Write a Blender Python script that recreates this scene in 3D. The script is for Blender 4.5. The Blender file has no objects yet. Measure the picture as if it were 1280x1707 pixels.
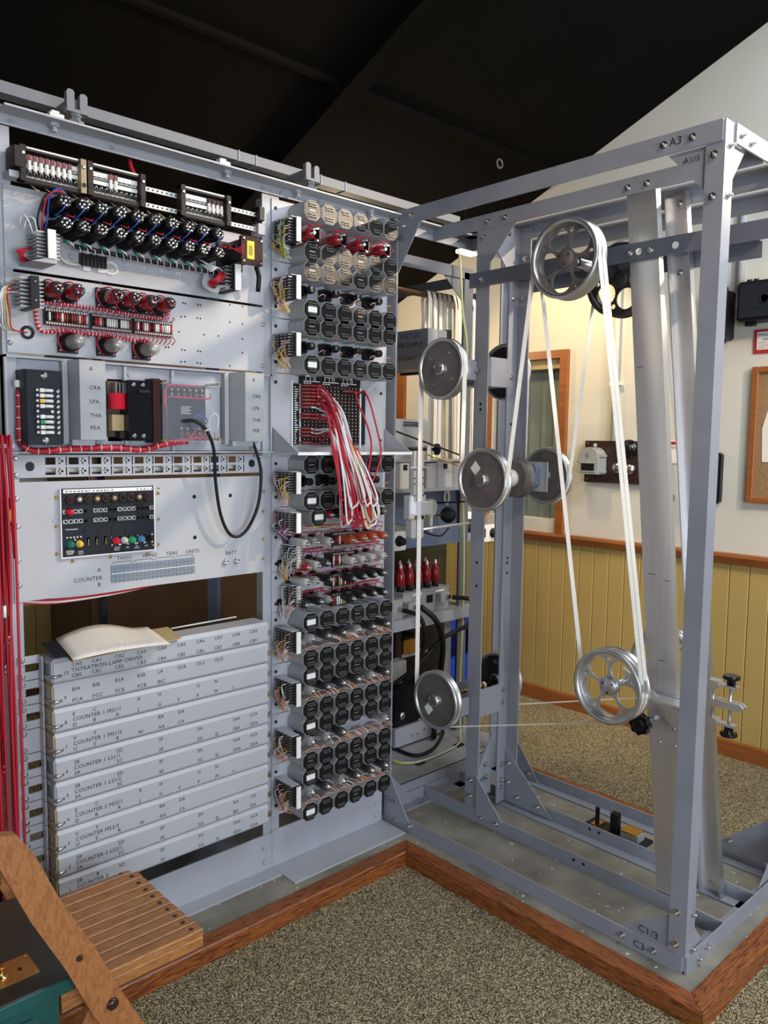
import bpy, bmesh, math, random
from mathutils import Vector, Matrix
random.seed(7)
PI = math.pi
V = Vector
sc = bpy.context.scene
COL = sc.collection

# ------------------------------------------------------------------ camera
CAM = V((-2.0623, -2.1803, 1.4861))
FPX, YAW, PIT, ROL = 1325.264, 0.7505, 0.0917, 0.0123
_f = V((math.sin(YAW)*math.cos(PIT), math.cos(YAW)*math.cos(PIT), -math.sin(PIT)))
_r0 = V((math.cos(YAW), -math.sin(YAW), 0)); _u0 = _r0.cross(_f)
_r = math.cos(ROL)*_r0 + math.sin(ROL)*_u0; _u = -math.sin(ROL)*_r0 + math.cos(ROL)*_u0
cd = bpy.data.cameras.new('camera'); cam = bpy.data.objects.new('camera', cd); COL.objects.link(cam)
cam.matrix_world = Matrix(((_r.x, _u.x, -_f.x, CAM.x), (_r.y, _u.y, -_f.y, CAM.y), (_r.z, _u.z, -_f.z, CAM.z), (0, 0, 0, 1)))
cd.sensor_fit = 'VERTICAL'; cd.sensor_height = 24.0; cd.lens = 24.0*FPX/1707.0; cd.clip_start = 0.02
sc.camera = cam

# ------------------------------------------------------------------ world, lights, exposure
sc.view_settings.view_transform = 'Standard'; sc.view_settings.look = 'None'
sc.view_settings.gamma = 1.0; sc.view_settings.use_curve_mapping = False
sc.view_settings.exposure = 0.0
w = bpy.data.worlds.new('world'); sc.world = w; w.use_nodes = True
w.node_tree.nodes['Background'].inputs[0].default_value = (0.66, 0.80, 1.0, 1)
w.node_tree.nodes['Background'].inputs[1].default_value = 0.24

def lamp(kind, name, loc, target, energy, color, size=0.1, **k):
    d = bpy.data.lights.new(name, kind); o = bpy.data.objects.new(name, d); COL.objects.link(o)
    o.location = loc; o.rotation_euler = (V(target)-V(loc)).to_track_quat('-Z', 'Y').to_euler()
    d.energy = energy; d.color = color
    if kind == 'AREA':
        d.size = size; d.shape = 'RECTANGLE'; d.size_y = k.get('sy', size)
    else:
        d.shadow_soft_size = size
    if kind == 'SPOT':
        d.spot_size = k.get('ang', 0.8); d.spot_blend = k.get('blend', 0.25)
    return o
# warm ceiling spot lamps behind the viewer: one at the right lights the upper racks through the frame, one at the left the lettered frame corner
lamp('SPOT', 'ceiling_spot_right', (1.45, -2.25, 2.95), (-0.50, 0.0, 2.20), 255, (1.0, 0.80, 0.60), 0.025, ang=0.74, blend=0.35)
lamp('SPOT', 'ceiling_spot_left', (-1.3, -3.0, 3.3), (-0.02, -1.15, 2.05), 120, (1.0, 0.80, 0.62), 0.02, ang=0.50, blend=0.5)
# daylight through the windows behind the viewer, then two added fills
lamp('AREA', 'window_daylight', (-1.5, -4.6, 1.15), (-0.5, 0.0, 0.45), 106, (0.78, 0.87, 1.0), 2.2, sy=1.5)
lamp('AREA', 'left_fill', (-4.3, -2.4, 1.1), (-0.3, -0.8, -0.8), 26, (0.78, 0.88, 1.0), 1.8, sy=1.2)  # added low fill from the left; that wall has no window
lamp('AREA', 'overhead_fill', (0.5, -2.0, 3.60), (-0.1, -1.2, 0.0), 88, (0.90, 0.95, 1.0), 2.2, sy=1.2)  # added soft fill for floor and upward faces; the ceiling has no opening
# warm lamps of the far part of the room, with one added spot
lamp('SPOT', 'wall_spot', (1.15, 0.30, 2.62), (1.79, 0.50, 1.80), 42, (1.0, 0.74, 0.36), 0.06, ang=1.5, blend=0.6)
lamp('SPOT', 'tape_fill_spot', (1.25, -0.75, 2.95), (0.85, 0.50, 1.75), 105, (1.0, 0.84, 0.58), 0.05, ang=0.70, blend=0.5)  # added only to brighten the hanging spare tapes
lamp('POINT', 'far_lamp', (0.95, 1.5, 2.15), (1, 1, 0), 24, (1.0, 0.78, 0.48), 0.1)
lamp('SPOT', 'right_spot', (0.75, -2.7, 2.70), (1.79, -0.15, 1.15), 175, (1.0, 0.83, 0.63), 0.08, ang=0.80, blend=0.45)

# ------------------------------------------------------------------ measuring helpers: a sight line of the photograph met with a plane of the room
def sight(a, b):
    return _f + _r*((a-640)/FPX) - _u*((b-853.5)/FPX)
def on_x(a, b, x):
    d = sight(a, b); return CAM + d*((x-CAM.x)/d.x)
def on_y(a, b, y):
    d = sight(a, b); return CAM + d*((y-CAM.y)/d.y)
def on_z(a, b, z):
    d = sight(a, b); return CAM + d*((z-CAM.z)/d.z)

# ------------------------------------------------------------------ materials
MT = {}
def mat(name, col, rough=0.5, metal=0.0, noise=0.0, scale=30.0, bump=0.0, emit=0.0, trans=0.0, col2=None, alpha=1.0, spec=None, stretch=None, coat=0.0, detail=4.0):
    m = bpy.data.materials.new(name); m.use_nodes = True; nt = m.node_tree; b = nt.nodes['Principled BSDF']
    c = (*col, 1)
    b.inputs['Base Color'].default_value = c; b.inputs['Roughness'].default_value = rough; b.inputs['Metallic'].default_value = metal
    if spec is not None: b.inputs['Specular IOR Level'].default_value = spec
    if trans: b.inputs['Transmission Weight'].default_value = trans
    if coat: b.inputs['Coat Weight'].default_value = coat
    if alpha < 1: b.inputs['Alpha'].default_value = alpha
    if emit:
        b.inputs['Emission Color'].default_value = c; b.inputs['Emission Strength'].default_value = emit
    if noise or bump:
        tc = nt.nodes.new('ShaderNodeTexCoord'); n = nt.nodes.new('ShaderNodeTexNoise'); n.inputs['Scale'].default_value = scale
        n.inputs['Detail'].default_value = detail
        if stretch:
            mp = nt.nodes.new('ShaderNodeMapping'); mp.inputs['Scale'].default_value = stretch
            nt.links.new(tc.outputs['Object'], mp.inputs[0]); nt.links.new(mp.outputs[0], n.inputs['Vector'])
        else:
            nt.links.new(tc.outputs['Object'], n.inputs['Vector'])
        if noise:
            r = nt.nodes.new('ShaderNodeValToRGB'); c2 = col2 or tuple(v*(1-noise) for v in col)
            r.color_ramp.elements[0].color = (*c2, 1); r.color_ramp.elements[1].color = c
            r.color_ramp.elements[0].position = 0.35; r.color_ramp.elements[1].position = 0.62
            nt.links.new(n.outputs['Fac'], r.inputs[0]); nt.links.new(r.outputs[0], b.inputs['Base Color'])
        if bump:
            bp = nt.nodes.new('ShaderNodeBump'); bp.inputs['Strength'].default_value = bump; bp.inputs['Distance'].default_value = 0.002
            nt.links.new(n.outputs['Fac'], bp.inputs['Height']); nt.links.new(bp.outputs[0], b.inputs['Normal'])
    MT[name] = m; return m
mat('paint', (0.42, 0.43, 0.465), 0.42, 0, 0.05, 9, 0.02)
mat('paint_panel', (0.468, 0.470, 0.492), 0.38, 0, 0.05, 7, 0.02)
mat('paint_frame', (0.285, 0.295, 0.335), 0.40, 0, 0.08, 10, 0.03)
mat('paint_dark', (0.12, 0.165, 0.26), 0.45)
mat('can_grey', (0.40, 0.405, 0.41), 0.45, 0, 0.10, 18, 0.03)
mat('black', (0.010, 0.010, 0.011), 0.42, spec=0.3)
mat('terminal_black', (0.010, 0.0095, 0.009), 0.34, spec=0.26)
mat('black_gloss', (0.008, 0.008, 0.009), 0.16, spec=0.3)
mat('black_panel', (0.016, 0.018, 0.024), 0.45, spec=0.22)
mat('paxolin', (0.035, 0.024, 0.020), 0.45, spec=0.2)
mat('brown_box', (0.045, 0.016, 0.012), 0.5, spec=0.15)
mat('bay_paint', (0.13, 0.138, 0.17), 0.45)
mat('bronze', (0.16, 0.10, 0.05), 0.35, 0.85)
mat('trunk_grey', (0.17, 0.175, 0.185), 0.5)
mat('bright_metal', (0.88, 0.88, 0.90), 0.48, 0.85)
mat('solder', (0.62, 0.60, 0.57), 0.35, 1.0)
mat('pin_tin', (0.42, 0.41, 0.38), 0.5, 0.8)
mat('steel', (0.62, 0.62, 0.62), 0.25, 1.0)
mat('bolt', (0.66, 0.65, 0.62), 0.22, 1.0)
mat('aluminium', (0.84, 0.84, 0.85), 0.38, 1.0, 0.06, 10, 0.0, stretch=(9, 9, 0.12))
mat('spun_aluminium', (0.70, 0.70, 0.71), 0.36, 1.0)
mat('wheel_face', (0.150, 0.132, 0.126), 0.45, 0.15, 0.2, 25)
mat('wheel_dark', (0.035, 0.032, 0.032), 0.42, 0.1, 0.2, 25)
mat('brass', (0.70, 0.47, 0.16), 0.25, 1.0)
mat('brass_plate', (0.62, 0.36, 0.10), 0.35, 0.9, 0.2, 14)
mat('red_wire', (0.50, 0.012, 0.03), 0.45)
mat('red_valve', (0.30, 0.010, 0.016), 0.22, coat=0.4)
mat('orange_valve', (0.48, 0.07, 0.03), 0.3, coat=0.3)
mat('plug_red', (0.20, 0.025, 0.018), 0.4)
mat('white_wire', (0.80, 0.78, 0.76), 0.5)
mat('grey_wire', (0.50, 0.49, 0.51), 0.5)
mat('pink_wire', (0.80, 0.40, 0.33), 0.5)
mat('orange_wire', (0.80, 0.30, 0.08), 0.5)
mat('yellow_wire', (0.85, 0.52, 0.03), 0.45)
mat('blue_wire', (0.02, 0.07, 0.36), 0.45)
mat('green_wire', (0.38, 0.50, 0.10), 0.5)
mat('cloth_white', (0.80, 0.78, 0.72), 0.8)
mat('paper', (0.82, 0.76, 0.66), 0.85, 0, 0.04, 5)
mat('manila', (0.55, 0.40, 0.20), 0.8, 0, 0.08, 9)
mat('tape', (0.86, 0.83, 0.76), 0.75)
mat('valve_grey', (0.50, 0.48, 0.45), 0.35)
mat('valve_black', (0.018, 0.017, 0.017), 0.30)
mat('valve_smoke', (0.05, 0.045, 0.04), 0.05, alpha=0.72, coat=0.5)
mat('valve_glass', (0.55, 0.52, 0.48), 0.04, alpha=0.42, coat=0.6)
mat('perspex', (0.75, 0.80, 0.86), 0.03, alpha=0.09, coat=0.5)
mat('glass', (0.35, 0.42, 0.40), 0.03, alpha=0.25, coat=0.5)
mat('label_white', (0.85, 0.84, 0.80), 0.6)
mat('ink', (0.02, 0.02, 0.025), 0.7)
mat('ink_red', (0.35, 0.03, 0.02), 0.7)
mat('yellow_label', (0.88, 0.62, 0.02), 0.5)
mat('gasket', (0.46, 0.35, 0.19), 0.7, 0, 0.2, 30)
mat('wall_cream', (0.68, 0.65, 0.57), 0.75, 0, 0.03, 3)
mat('wall_grey', (0.44, 0.47, 0.48), 0.8)
mat('dado', (0.50, 0.35, 0.115), 0.5, 0, 0.06, 4)
mat('trim_wood', (0.33, 0.105, 0.025), 0.35, 0, 0.25, 6, 0.02, stretch=(6, 1, 14))
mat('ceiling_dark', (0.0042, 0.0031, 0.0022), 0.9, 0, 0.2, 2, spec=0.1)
mat('cupboard', (0.10, 0.055, 0.03), 0.6, 0, 0.2, 4)
mat('blue_plastic', (0.01, 0.055, 0.48), 0.3)
mat('green_box', (0.012, 0.085, 0.075), 0.35, 0, 0.15, 8)
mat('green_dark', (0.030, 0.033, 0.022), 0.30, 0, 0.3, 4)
mat('cork', (0.34, 0.20, 0.09), 0.85, 0, 0.25, 90)
mat('sign_red', (0.45, 0.02, 0.03), 0.5)
mat('lamp_white', (1.0, 0.93, 0.80), 0.5, emit=6.0)
mat('bakelite', (0.035, 0.015, 0.010), 0.25)
mat('grey_cast', (0.34, 0.36, 0.35), 0.4)
mat('lamp_red', (0.65, 0.01, 0.03), 0.2); mat('lamp_green', (0.03, 0.35, 0.13), 0.2); mat('lamp_teal', (0.01, 0.16, 0.12), 0.2)
mat('lamp_yellow', (0.75, 0.50, 0.05), 0.2); mat('lamp_blue', (0.08, 0.22, 0.42), 0.2); mat('lamp_clear', (0.6, 0.56, 0.5), 0.2)
mat('counter_grey', (0.20, 0.235, 0.28), 0.5)
mat('curtain', (0.32, 0.40, 0.40), 0.8)

def wood(name, c1, c2, scale, stretch, rough=0.38):
    m = mat(name, c1, rough); nt = m.node_tree; b = nt.nodes['Principled BSDF']
    tc = nt.nodes.new('ShaderNodeTexCoord'); mp = nt.nodes.new('ShaderNodeMapping'); mp.inputs['Scale'].default_value = stretch
    n = nt.nodes.new('ShaderNodeTexNoise'); n.inputs['Scale'].default_value = scale; n.inputs['Detail'].default_value = 6; n.inputs['Distortion'].default_value = 1.6
    r = nt.nodes.new('ShaderNodeValToRGB'); e = r.color_ramp.elements
    e[0].color = (*c2, 1); e[0].position = 0.38; e[1].color = (*c1, 1); e[1].position = 0.60
    x = e.new(0.72); x.color = (*[(a+b_)/2 for a, b_ in zip(c1, c2)], 1)
    nt.links.new(tc.outputs['Object'], mp.inputs[0]); nt.links.new(mp.outputs[0], n.inputs['Vector']); nt.links.new(n.outputs['Fac'], r.inputs[0]); nt.links.new(r.outputs[0], b.inputs['Base Color'])
    bp = nt.nodes.new('ShaderNodeBump'); bp.inputs['Strength'].default_value = 0.15; bp.inputs['Distance'].default_value = 0.002
    nt.links.new(n.outputs['Fac'], bp.inputs['Height']); nt.links.new(bp.outputs[0], b.inputs['Normal'])
wood('edge_wood_x', (0.38, 0.115, 0.028), (0.085, 0.019, 0.006), 9, (1.5, 26, 26))
wood('edge_wood_y', (0.38, 0.115, 0.028), (0.085, 0.019, 0.006), 9, (26, 1.5, 26))
wood('chair_wood', (0.43, 0.182, 0.052), (0.29, 0.105, 0.027), 6, (3, 20, 20), 0.45)
wood('chair_wood_side', (0.40, 0.158, 0.052), (0.285, 0.102, 0.03), 6, (14, 3, 5), 0.42)

def speckle(name):
    m = mat(name, (0.2, 0.17, 0.1), 0.95); nt = m.node_tree; b = nt.nodes['Principled BSDF']
    tc = nt.nodes.new('ShaderNodeTexCoord'); n = nt.nodes.new('ShaderNodeTexNoise'); n.inputs['Scale'].default_value = 290; n.inputs['Detail'].default_value = 2
    r = nt.nodes.new('ShaderNodeValToRGB'); e = r.color_ramp.elements
    e[0].color = (0.030, 0.025, 0.013, 1); e[0].position = 0.40; e[1].color = (0.76, 0.63, 0.37, 1); e[1].position = 0.64
    x = e.new(0.50); x.color = (0.19, 0.145, 0.068, 1)
    n2 = nt.nodes.new('ShaderNodeTexNoise'); n2.inputs['Scale'].default_value = 2.2
    mx = nt.nodes.new('ShaderNodeMix'); mx.data_type = 'RGBA'; mx.blend_type = 'MULTIPLY'; mx.inputs[0].default_value = 0.30
    nt.links.new(tc.outputs['Object'], n.inputs['Vector']); nt.links.new(tc.outputs['Object'], n2.inputs['Vector'])
    nt.links.new(n.outputs['Fac'], r.inputs[0]); nt.links.new(r.outputs[0], mx.inputs[6]); nt.links.new(n2.outputs['Fac'], mx.inputs[7])
    nt.links.new(mx.outputs[2], b.inputs['Base Color'])
    bp = nt.nodes.new('ShaderNodeBump'); bp.inputs['Strength'].default_value = 0.7; bp.inputs['Distance'].default_value = 0.004
    nt.links.new(n.outputs['Fac'], bp.inputs['Height']); nt.links.new(bp.outputs[0], b.inputs['Normal'])
speckle('carpet')
def concrete(name):
    m = mat(name, (0.2, 0.2, 0.18), 0.75); nt = m.node_tree; b = nt.nodes['Principled BSDF']
    tc = nt.nodes.new('ShaderNodeTexCoord'); n = nt.nodes.new('ShaderNodeTexNoise'); n.inputs['Scale'].default_value = 7; n.inputs['Detail'].default_value = 9
    r = nt.nodes.new('ShaderNodeValToRGB'); e = r.color_ramp.elements
    e[0].color = (0.165, 0.150, 0.120, 1); e[0].position = 0.3; e[1].color = (0.33, 0.30, 0.24, 1); e[1].position = 0.7
    v = nt.nodes.new('ShaderNodeTexNoise'); v.inputs['Scale'].default_value = 55; v.inputs['Detail'].default_value = 1
    r2 = nt.nodes.new('ShaderNodeValToRGB'); r2.color_ramp.elements[0].position = 0.735; r2.color_ramp.elements[1].position = 0.75
    mx = nt.nodes.new('ShaderNodeMix'); mx.data_type = 'RGBA'; mx.inputs[7].default_value = (0.75, 0.74, 0.66, 1)
    for q in (n, v): nt.links.new(tc.outputs['Object'], q.inputs['Vector'])
    nt.links.new(n.outputs['Fac'], r.inputs[0]); nt.links.new(v.outputs['Fac'], r2.inputs[0]); nt.links.new(r2.outputs[0], mx.inputs[0])
    nt.links.new(r.outputs[0], mx.inputs[6]); nt.links.new(mx.outputs[2], b.inputs['Base Color'])
    bp = nt.nodes.new('ShaderNodeBump'); bp.inputs['Strength'].default_value = 0.25; bp.inputs['Distance'].default_value = 0.003
    nt.links.new(n.outputs['Fac'], bp.inputs['Height']); nt.links.new(bp.outputs[0], b.inputs['Normal'])
concrete('concrete')

# ------------------------------------------------------------------ mesh helpers
def catmull(pts, k=6):
    P = [V(p) for p in pts]
    if len(P) < 3: return P
    Q = [P[0]*2-P[1]] + P + [P[-1]*2-P[-2]]; out = []
    for i in range(1, len(Q)-2):
        a, b, c, d = Q[i-1], Q[i], Q[i+1], Q[i+2]
        for j in range(k):
            t = j/k
            out.append(0.5*((2*b)+(c-a)*t+(2*a-5*b+4*c-d)*t*t+(3*b-a-3*c+d)*t**3))
    out.append(P[-1]); return out
class MB:
    def __init__(s): s.v = []; s.f = []; s.s = []
    def add(s, vs, fs, sm=False):
        n = len(s.v); s.v += [V(p) for p in vs]; s.f += [[i+n for i in f] for f in fs]; s.s += [sm]*len(fs) if isinstance(sm, bool) else sm
        return s
    def box(s, x0, x1, y0, y1, z0, z1):
        p = [(x, y, z) for x in (x0, x1) for y in (y0, y1) for z in (z0, z1)]
        return s.add(p, [(0, 1, 3, 2), (4, 6, 7, 5), (0, 4, 5, 1), (2, 3, 7, 6), (0, 2, 6, 4), (1, 5, 7, 3)])
    def bbox(s, x0, x1, y0, y1, z0, z1, b, ax='y'):
        """box with the four edges along axis ax chamfered"""
        if ax == 'y': a0, a1, c0, c1, d0, d1 = x0, x1, z0, z1, y0, y1
        elif ax == 'x': a0, a1, c0, c1, d0, d1 = y0, y1, z0, z1, x0, x1
        else: a0, a1, c0, c1, d0, d1 = x0, x1, y0, y1, z0, z1
        pr = [(a0+b, c0), (a1-b, c0), (a1, c0+b), (a1, c1-b), (a1-b, c1), (a0+b, c1), (a0, c1-b), (a0, c0+b)]
        return s.prism(pr, ax, d0, d1)
    def prism(s, pr, ax, d0, d1):
        m = {'y': lambda a, c, d: (a, d, c), 'x': lambda a, c, d: (d, a, c), 'z': lambda a, c, d: (a, c, d)}[ax]
        n = len(pr); vs = [m(a, c, d0) for a, c in pr]+[m(a, c, d1) for a, c in pr]
        return s.add(vs, [list(range(n))[::-1], list(range(n, 2*n))]+[(i, (i+1) % n, n+(i+1) % n, n+i) for i in range(n)])
    def rings(s, cs, n, caps=True, smooth=True, ph=0.0):
        """list of (centre, u, v, radius)"""
        vs = []
        for c, u, v, r in cs:
            for i in range(n):
                a = 2*PI*i/n+ph; vs.append(c+u*(r*math.cos(a))+v*(r*math.sin(a)))
        fs = []; sm = []
        for k in range(len(cs)-1):
            for i in range(n):
                j = (i+1) % n; fs.append((k*n+i, k*n+j, (k+1)*n+j, (k+1)*n+i)); sm.append(smooth)
        if caps:
            fs.append(tuple(range(n))[::-1]); fs.append(tuple(range((len(cs)-1)*n, len(cs)*n))); sm += [False, False]
        return s.add(vs, fs, sm)
    def lathe(s, p0, axis, prof, n=16, smooth=True, caps=True, ph=0.0):
        """prof: (distance along axis, radius)"""
        ax = V(axis).normalized(); t = V((0, 0, 1)) if abs(ax.z) < 0.9 else V((1, 0, 0)); u = t.cross(ax).normalized(); v = ax.cross(u)
        return s.rings([(V(p0)+ax*d, u, v, r) for d, r in prof], n, caps, smooth, ph)
    def cyl(s, p0, p1, r, n=12, r1=None, smooth=True, ph=0.0):
        d = V(p1)-V(p0); return s.lathe(p0, d, [(0, r), (d.length, r if r1 is None else r1)], n, smooth, True, ph)
    def tube(s, pts, r, n=6, sm=0):
        P = catmull(pts, sm) if sm else [V(p) for p in pts]
        cs = []; u = None
        for i, p in enumerate(P):
            t = (P[min(i+1, len(P)-1)]-P[max(i-1, 0)])
            t = t.normalized() if t.length > 1e-9 else V((0, 0, 1))
            if u is None:
                a = V((0, 0, 1)) if abs(t.z) < 0.9 else V((1, 0, 0)); u = a.cross(t).normalized()
            else:
                u = (u-t*u.dot(t)); u = u.normalized() if u.length > 1e-6 else V((1, 0, 0))
            cs.append((p, u, t.cross(u), r))
        return s.rings(cs, n)
    def ribbon(s, pts, wdir, w, t):
        """flat band of width w along wdir, thickness t"""
        P = [V(p) for p in pts]; wv = V(wdir).normalized()*(w/2); vs = []; fs = []
        for i, p in enumerate(P):
            d = (P[min(i+1, len(P)-1)]-P[max(i-1, 0)]).normalized(); n = d.cross(wv).normalized()*(t/2)
            vs += [p+wv+n, p-wv+n, p-wv-n, p+wv-n]
        m = len(P)
        for i in range(m-1):
            for k in range(4): fs.append((i*4+k, i*4+(k+1) % 4, i*4+4+(k+1) % 4, i*4+4+k))
        fs += [(3, 2, 1, 0), (m*4-4, m*4-3, m*4-2, m*4-1)]
        return s.add(vs, fs)
    def angle(s, ax, a0, a1, c1, c2, s1, s2, w=0.051, t=0.005):
        """angle iron along axis ax, corner at (c1,c2), legs towards s1*w and s2*w"""
        pr = [(c1, c2), (c1+s1*w, c2), (c1+s1*w, c2+s2*t), (c1+s1*t, c2+s2*t), (c1+s1*t, c2+s2*w), (c1, c2+s2*w)]
        return s.prism(pr, ax, a0, a1)
    def bb(s):
        return [(min(p[i] for p in s.v), max(p[i] for p in s.v)) for i in range(3)]
    def mesh(s, name, off=V((0, 0, 0))):
        me = bpy.data.meshes.new(name); me.from_pydata([p-off for p in s.v], [], s.f)
        me.polygons.foreach_set('use_smooth', s.s); me.update()
        b = bmesh.new(); b.from_mesh(me); bmesh.ops.recalc_face_normals(b, faces=b.faces); b.to_mesh(me); b.free()
        return me
ROOT = {}
def put(o, parent=None):
    COL.objects.link(o)
    if parent: o.parent = parent
    return o
def thing(name, label, cat, loc, group=None):
    o = bpy.data.objects.new(name, None); o.location = loc; o['label'] = label; o['category'] = cat; o.empty_display_size = 0.05
    if group: o['group'] = group
    ROOT[o.name] = V(loc); return put(o)
def off_of(p):
    while p.parent: p = p.parent
    return ROOT[p.name]
def part(name, mb, m, parent, label=None, stuff=False):
    me = mb.mesh(name, off_of(parent)); me.materials.append(MT[m]); o = bpy.data.objects.new(name, me)
    if label: o['label'] = label
    if stuff: o['kind'] = 'stuff'
    return put(o, parent)
def solo(name, mb, m, label=None, cat=None, group=None, kind=None):
    b = mb.bb(); c = V(((b[0][0]+b[0][1])/2, (b[1][0]+b[1][1])/2, b[2][0]))
    me = mb.mesh(name, c); me.materials.append(MT[m]); o = bpy.data.objects.new(name, me); o.location = c
    if label: o['label'] = label
    if cat: o['category'] = cat
    if group: o['group'] = group
    if kind: o['kind'] = kind
    ROOT[o.name] = c; return put(o)
def again(o, d, parent, label=None):
    """copy of a part (and its own parts) shifted by d under parent"""
    c = o.copy(); c.parent = parent; COL.objects.link(c); c.location = o.location+V(d)
    if label: c['label'] = label
    for ch in list(o.children):
        e = ch.copy(); e.parent = c; COL.objects.link(e)
    return c
_fonts = {}
def text_mesh(s):
    """outlines of a string at size 1: (vertices, faces), kept for reuse"""
    if s not in _fonts:
        cu = bpy.data.curves.new('lettering', 'FONT'); cu.body = s; cu.size = 1.0; cu.extrude = 0.0; cu.resolution_u = 2; cu.space_character = 1.08
        o = bpy.data.objects.new('lettering', cu); me = o.to_mesh()
        _fonts[s] = ([v.co.copy() for v in me.vertices], [list(p.vertices) for p in me.polygons])
        o.to_mesh_clear(); bpy.data.objects.remove(o); bpy.data.curves.remove(cu)
    return _fonts[s]
RY = Matrix.Rotation(PI/2, 4, 'X')                                   # reads on a face that looks to -Y
RX = Matrix.Rotation(-PI/2, 4, 'Z') @ Matrix.Rotation(PI/2, 4, 'X')   # reads on a face that looks to -X
def letters(items, parent, m='ink', face='y', name='lettering', rot=0.0):
    """items: (string, location of left base, size); joined into one mesh"""
    vs, fs = [], []
    off = off_of(parent)
    for s_, loc, size in items:
        tv, tf = text_mesh(s_); R = Matrix.Translation(V(loc)-off) @ (RY if face == 'y' else RX) @ Matrix.Rotation(rot, 4, 'Z') @ Matrix.Scale(size, 4)
        n = len(vs); vs += [R @ v for v in tv]; fs += [[i+n for i in p] for p in tf]
    me = bpy.data.meshes.new(name); me.from_pydata(vs, [], fs); me.materials.append(MT[m]); o = bpy.data.objects.new(name, me)
    return put(o, parent)
def disc_with_holes(name, outer, holes, thick, m, parent, origin, face='x'):
    """flat disc with round holes, centred at origin, facing -X"""
    cu = bpy.data.curves.new(name, 'CURVE'); cu.dimensions = '2D'; cu.fill_mode = 'BOTH'; cu.extrude = thick/2
    for (cx, cy, r, n) in [(0, 0, outer, 40)]+[(h[0], h[1], h[2], 18) for h in holes]:
        sp = cu.splines.new('POLY'); sp.points.add(n-1); sp.use_cyclic_u = True
        for i in range(n): sp.points[i].co = (cx+r*math.cos(2*PI*i/n), cy+r*math.sin(2*PI*i/n), 0, 1)
    o = bpy.data.objects.new(name, cu); COL.objects.link(o); bpy.context.view_layer.update()
    me = bpy.data.meshes.new_from_object(o.evaluated_get(bpy.context.evaluated_depsgraph_get())); bpy.data.objects.remove(o); bpy.data.curves.remove(cu)
    me.transform(Matrix.Translation(V(origin)-off_of(parent)) @ RX); me.name = name; me.materials.append(MT[m])
    return put(bpy.data.objects.new(name, me), parent)
def hexbolt(mb, p, n, r=0.007, h=0.006, thread=0.006):
    p = V(p); n = V(n).normalized()
    mb.lathe(p, n, [(0, r*1.45), (0.0018, r*1.45)], 12, False); mb.lathe(p+n*0.0018, n, [(0, r), (h, r)], 6, False)
    if thread: mb.lathe(p+n*(h+0.0018), n, [(0, r*0.5), (thread, r*0.5)], 8)

# ================================================================== SETTING
WX = 1.79; FZ = -0.05; WY = 2.7
def cz(y): return 2.879+0.41*(0.691-y)
solo('floor', MB().box(-4.5, WX+0.1, -5.0, WY+0.1, FZ-0.05, FZ), 'carpet', kind='structure')
# gable wall on the right, with an opening for the window
wr = MB()
for y0, y1, z0, z1 in ((0.455, 1.03, FZ, 0.99), ):
    wr.box(WX, WX+0.1, y0, y1, z0, z1)
wr.add([(x, y, z) for x in (WX, WX+0.1) for y, z in ((-5.0, FZ), (0.455, FZ), (0.455, cz(0.455)), (-5.0, cz(-5.0)))], [(0, 1, 2, 3), (7, 6, 5, 4), (0, 4, 5, 1), (1, 5, 6, 2), (2, 6, 7, 3), (3, 7, 4, 0)])
wr.add([(x, y, z) for x in (WX, WX+0.1) for y, z in ((1.03, FZ), (WY, FZ), (WY, cz(WY)), (1.03, cz(1.03)))], [(0, 1, 2, 3), (7, 6, 5, 4), (0, 4, 5, 1), (1, 5, 6, 2), (2, 6, 7, 3), (3, 7, 4, 0)])
wr.add([(x, y, z) for x in (WX, WX+0.1) for y, z in ((0.455, 1.97), (1.03, 1.97), (1.03, cz(1.03)), (0.455, cz(0.455)))], [(0, 1, 2, 3), (7, 6, 5, 4), (0, 4, 5, 1), (1, 5, 6, 2), (2, 6, 7, 3), (3, 7, 4, 0)])
wall_r = solo('wall_right', wr, 'wall_cream', kind='structure')
solo('wall_back', MB().box(-4.5, WX+0.1, WY, WY+0.1, FZ, 4.0), 'wall_cream', kind='structure')
solo('wall_left', MB().box(-4.6, -4.5, -5.0, WY, FZ, 5.6), 'wall_cream', kind='structure')
# tongue and groove dado boards below the chair rail
y = 2.68; k = 0
while y > -2.9:
    solo('trim_1', MB().bbox(WX-0.014, WX, y-0.0915, y, FZ, 0.93, 0.003, 'z'), 'dado', kind='structure'); y -= 0.0945
x = -3.4
while x < WX-0.1:
    solo('trim_1', MB().bbox(x, x+0.0915, WY-0.014, WY, FZ, 0.93, 0.003, 'z'), 'dado', kind='structure'); x += 0.0945
cr = MB().prism([(WX-0.034, 0.905), (WX, 0.895), (WX, 0.955), (WX-0.04, 0.955), (WX-0.046, 0.94)], 'y', -3.0, WY)
solo('trim_2', cr, 'trim_wood', kind='structure')
solo('trim_2', MB().box(-3.4, WX-0.05, WY-0.035, WY, 0.905, 0.955), 'trim_wood', kind='structure')
solo('baseboard_right', MB().prism([(WX-0.026, FZ), (WX-0.014, FZ), (WX-0.014, 0.035), (WX-0.02, 0.035), (WX-0.026, 0.025)], 'y', -3.0, WY), 'trim_wood', kind='structure')
solo('baseboard_back', MB().box(-3.4, WX-0.03, WY-0.026, WY-0.014, FZ, 0.035), 'trim_wood', kind='structure')
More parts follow.
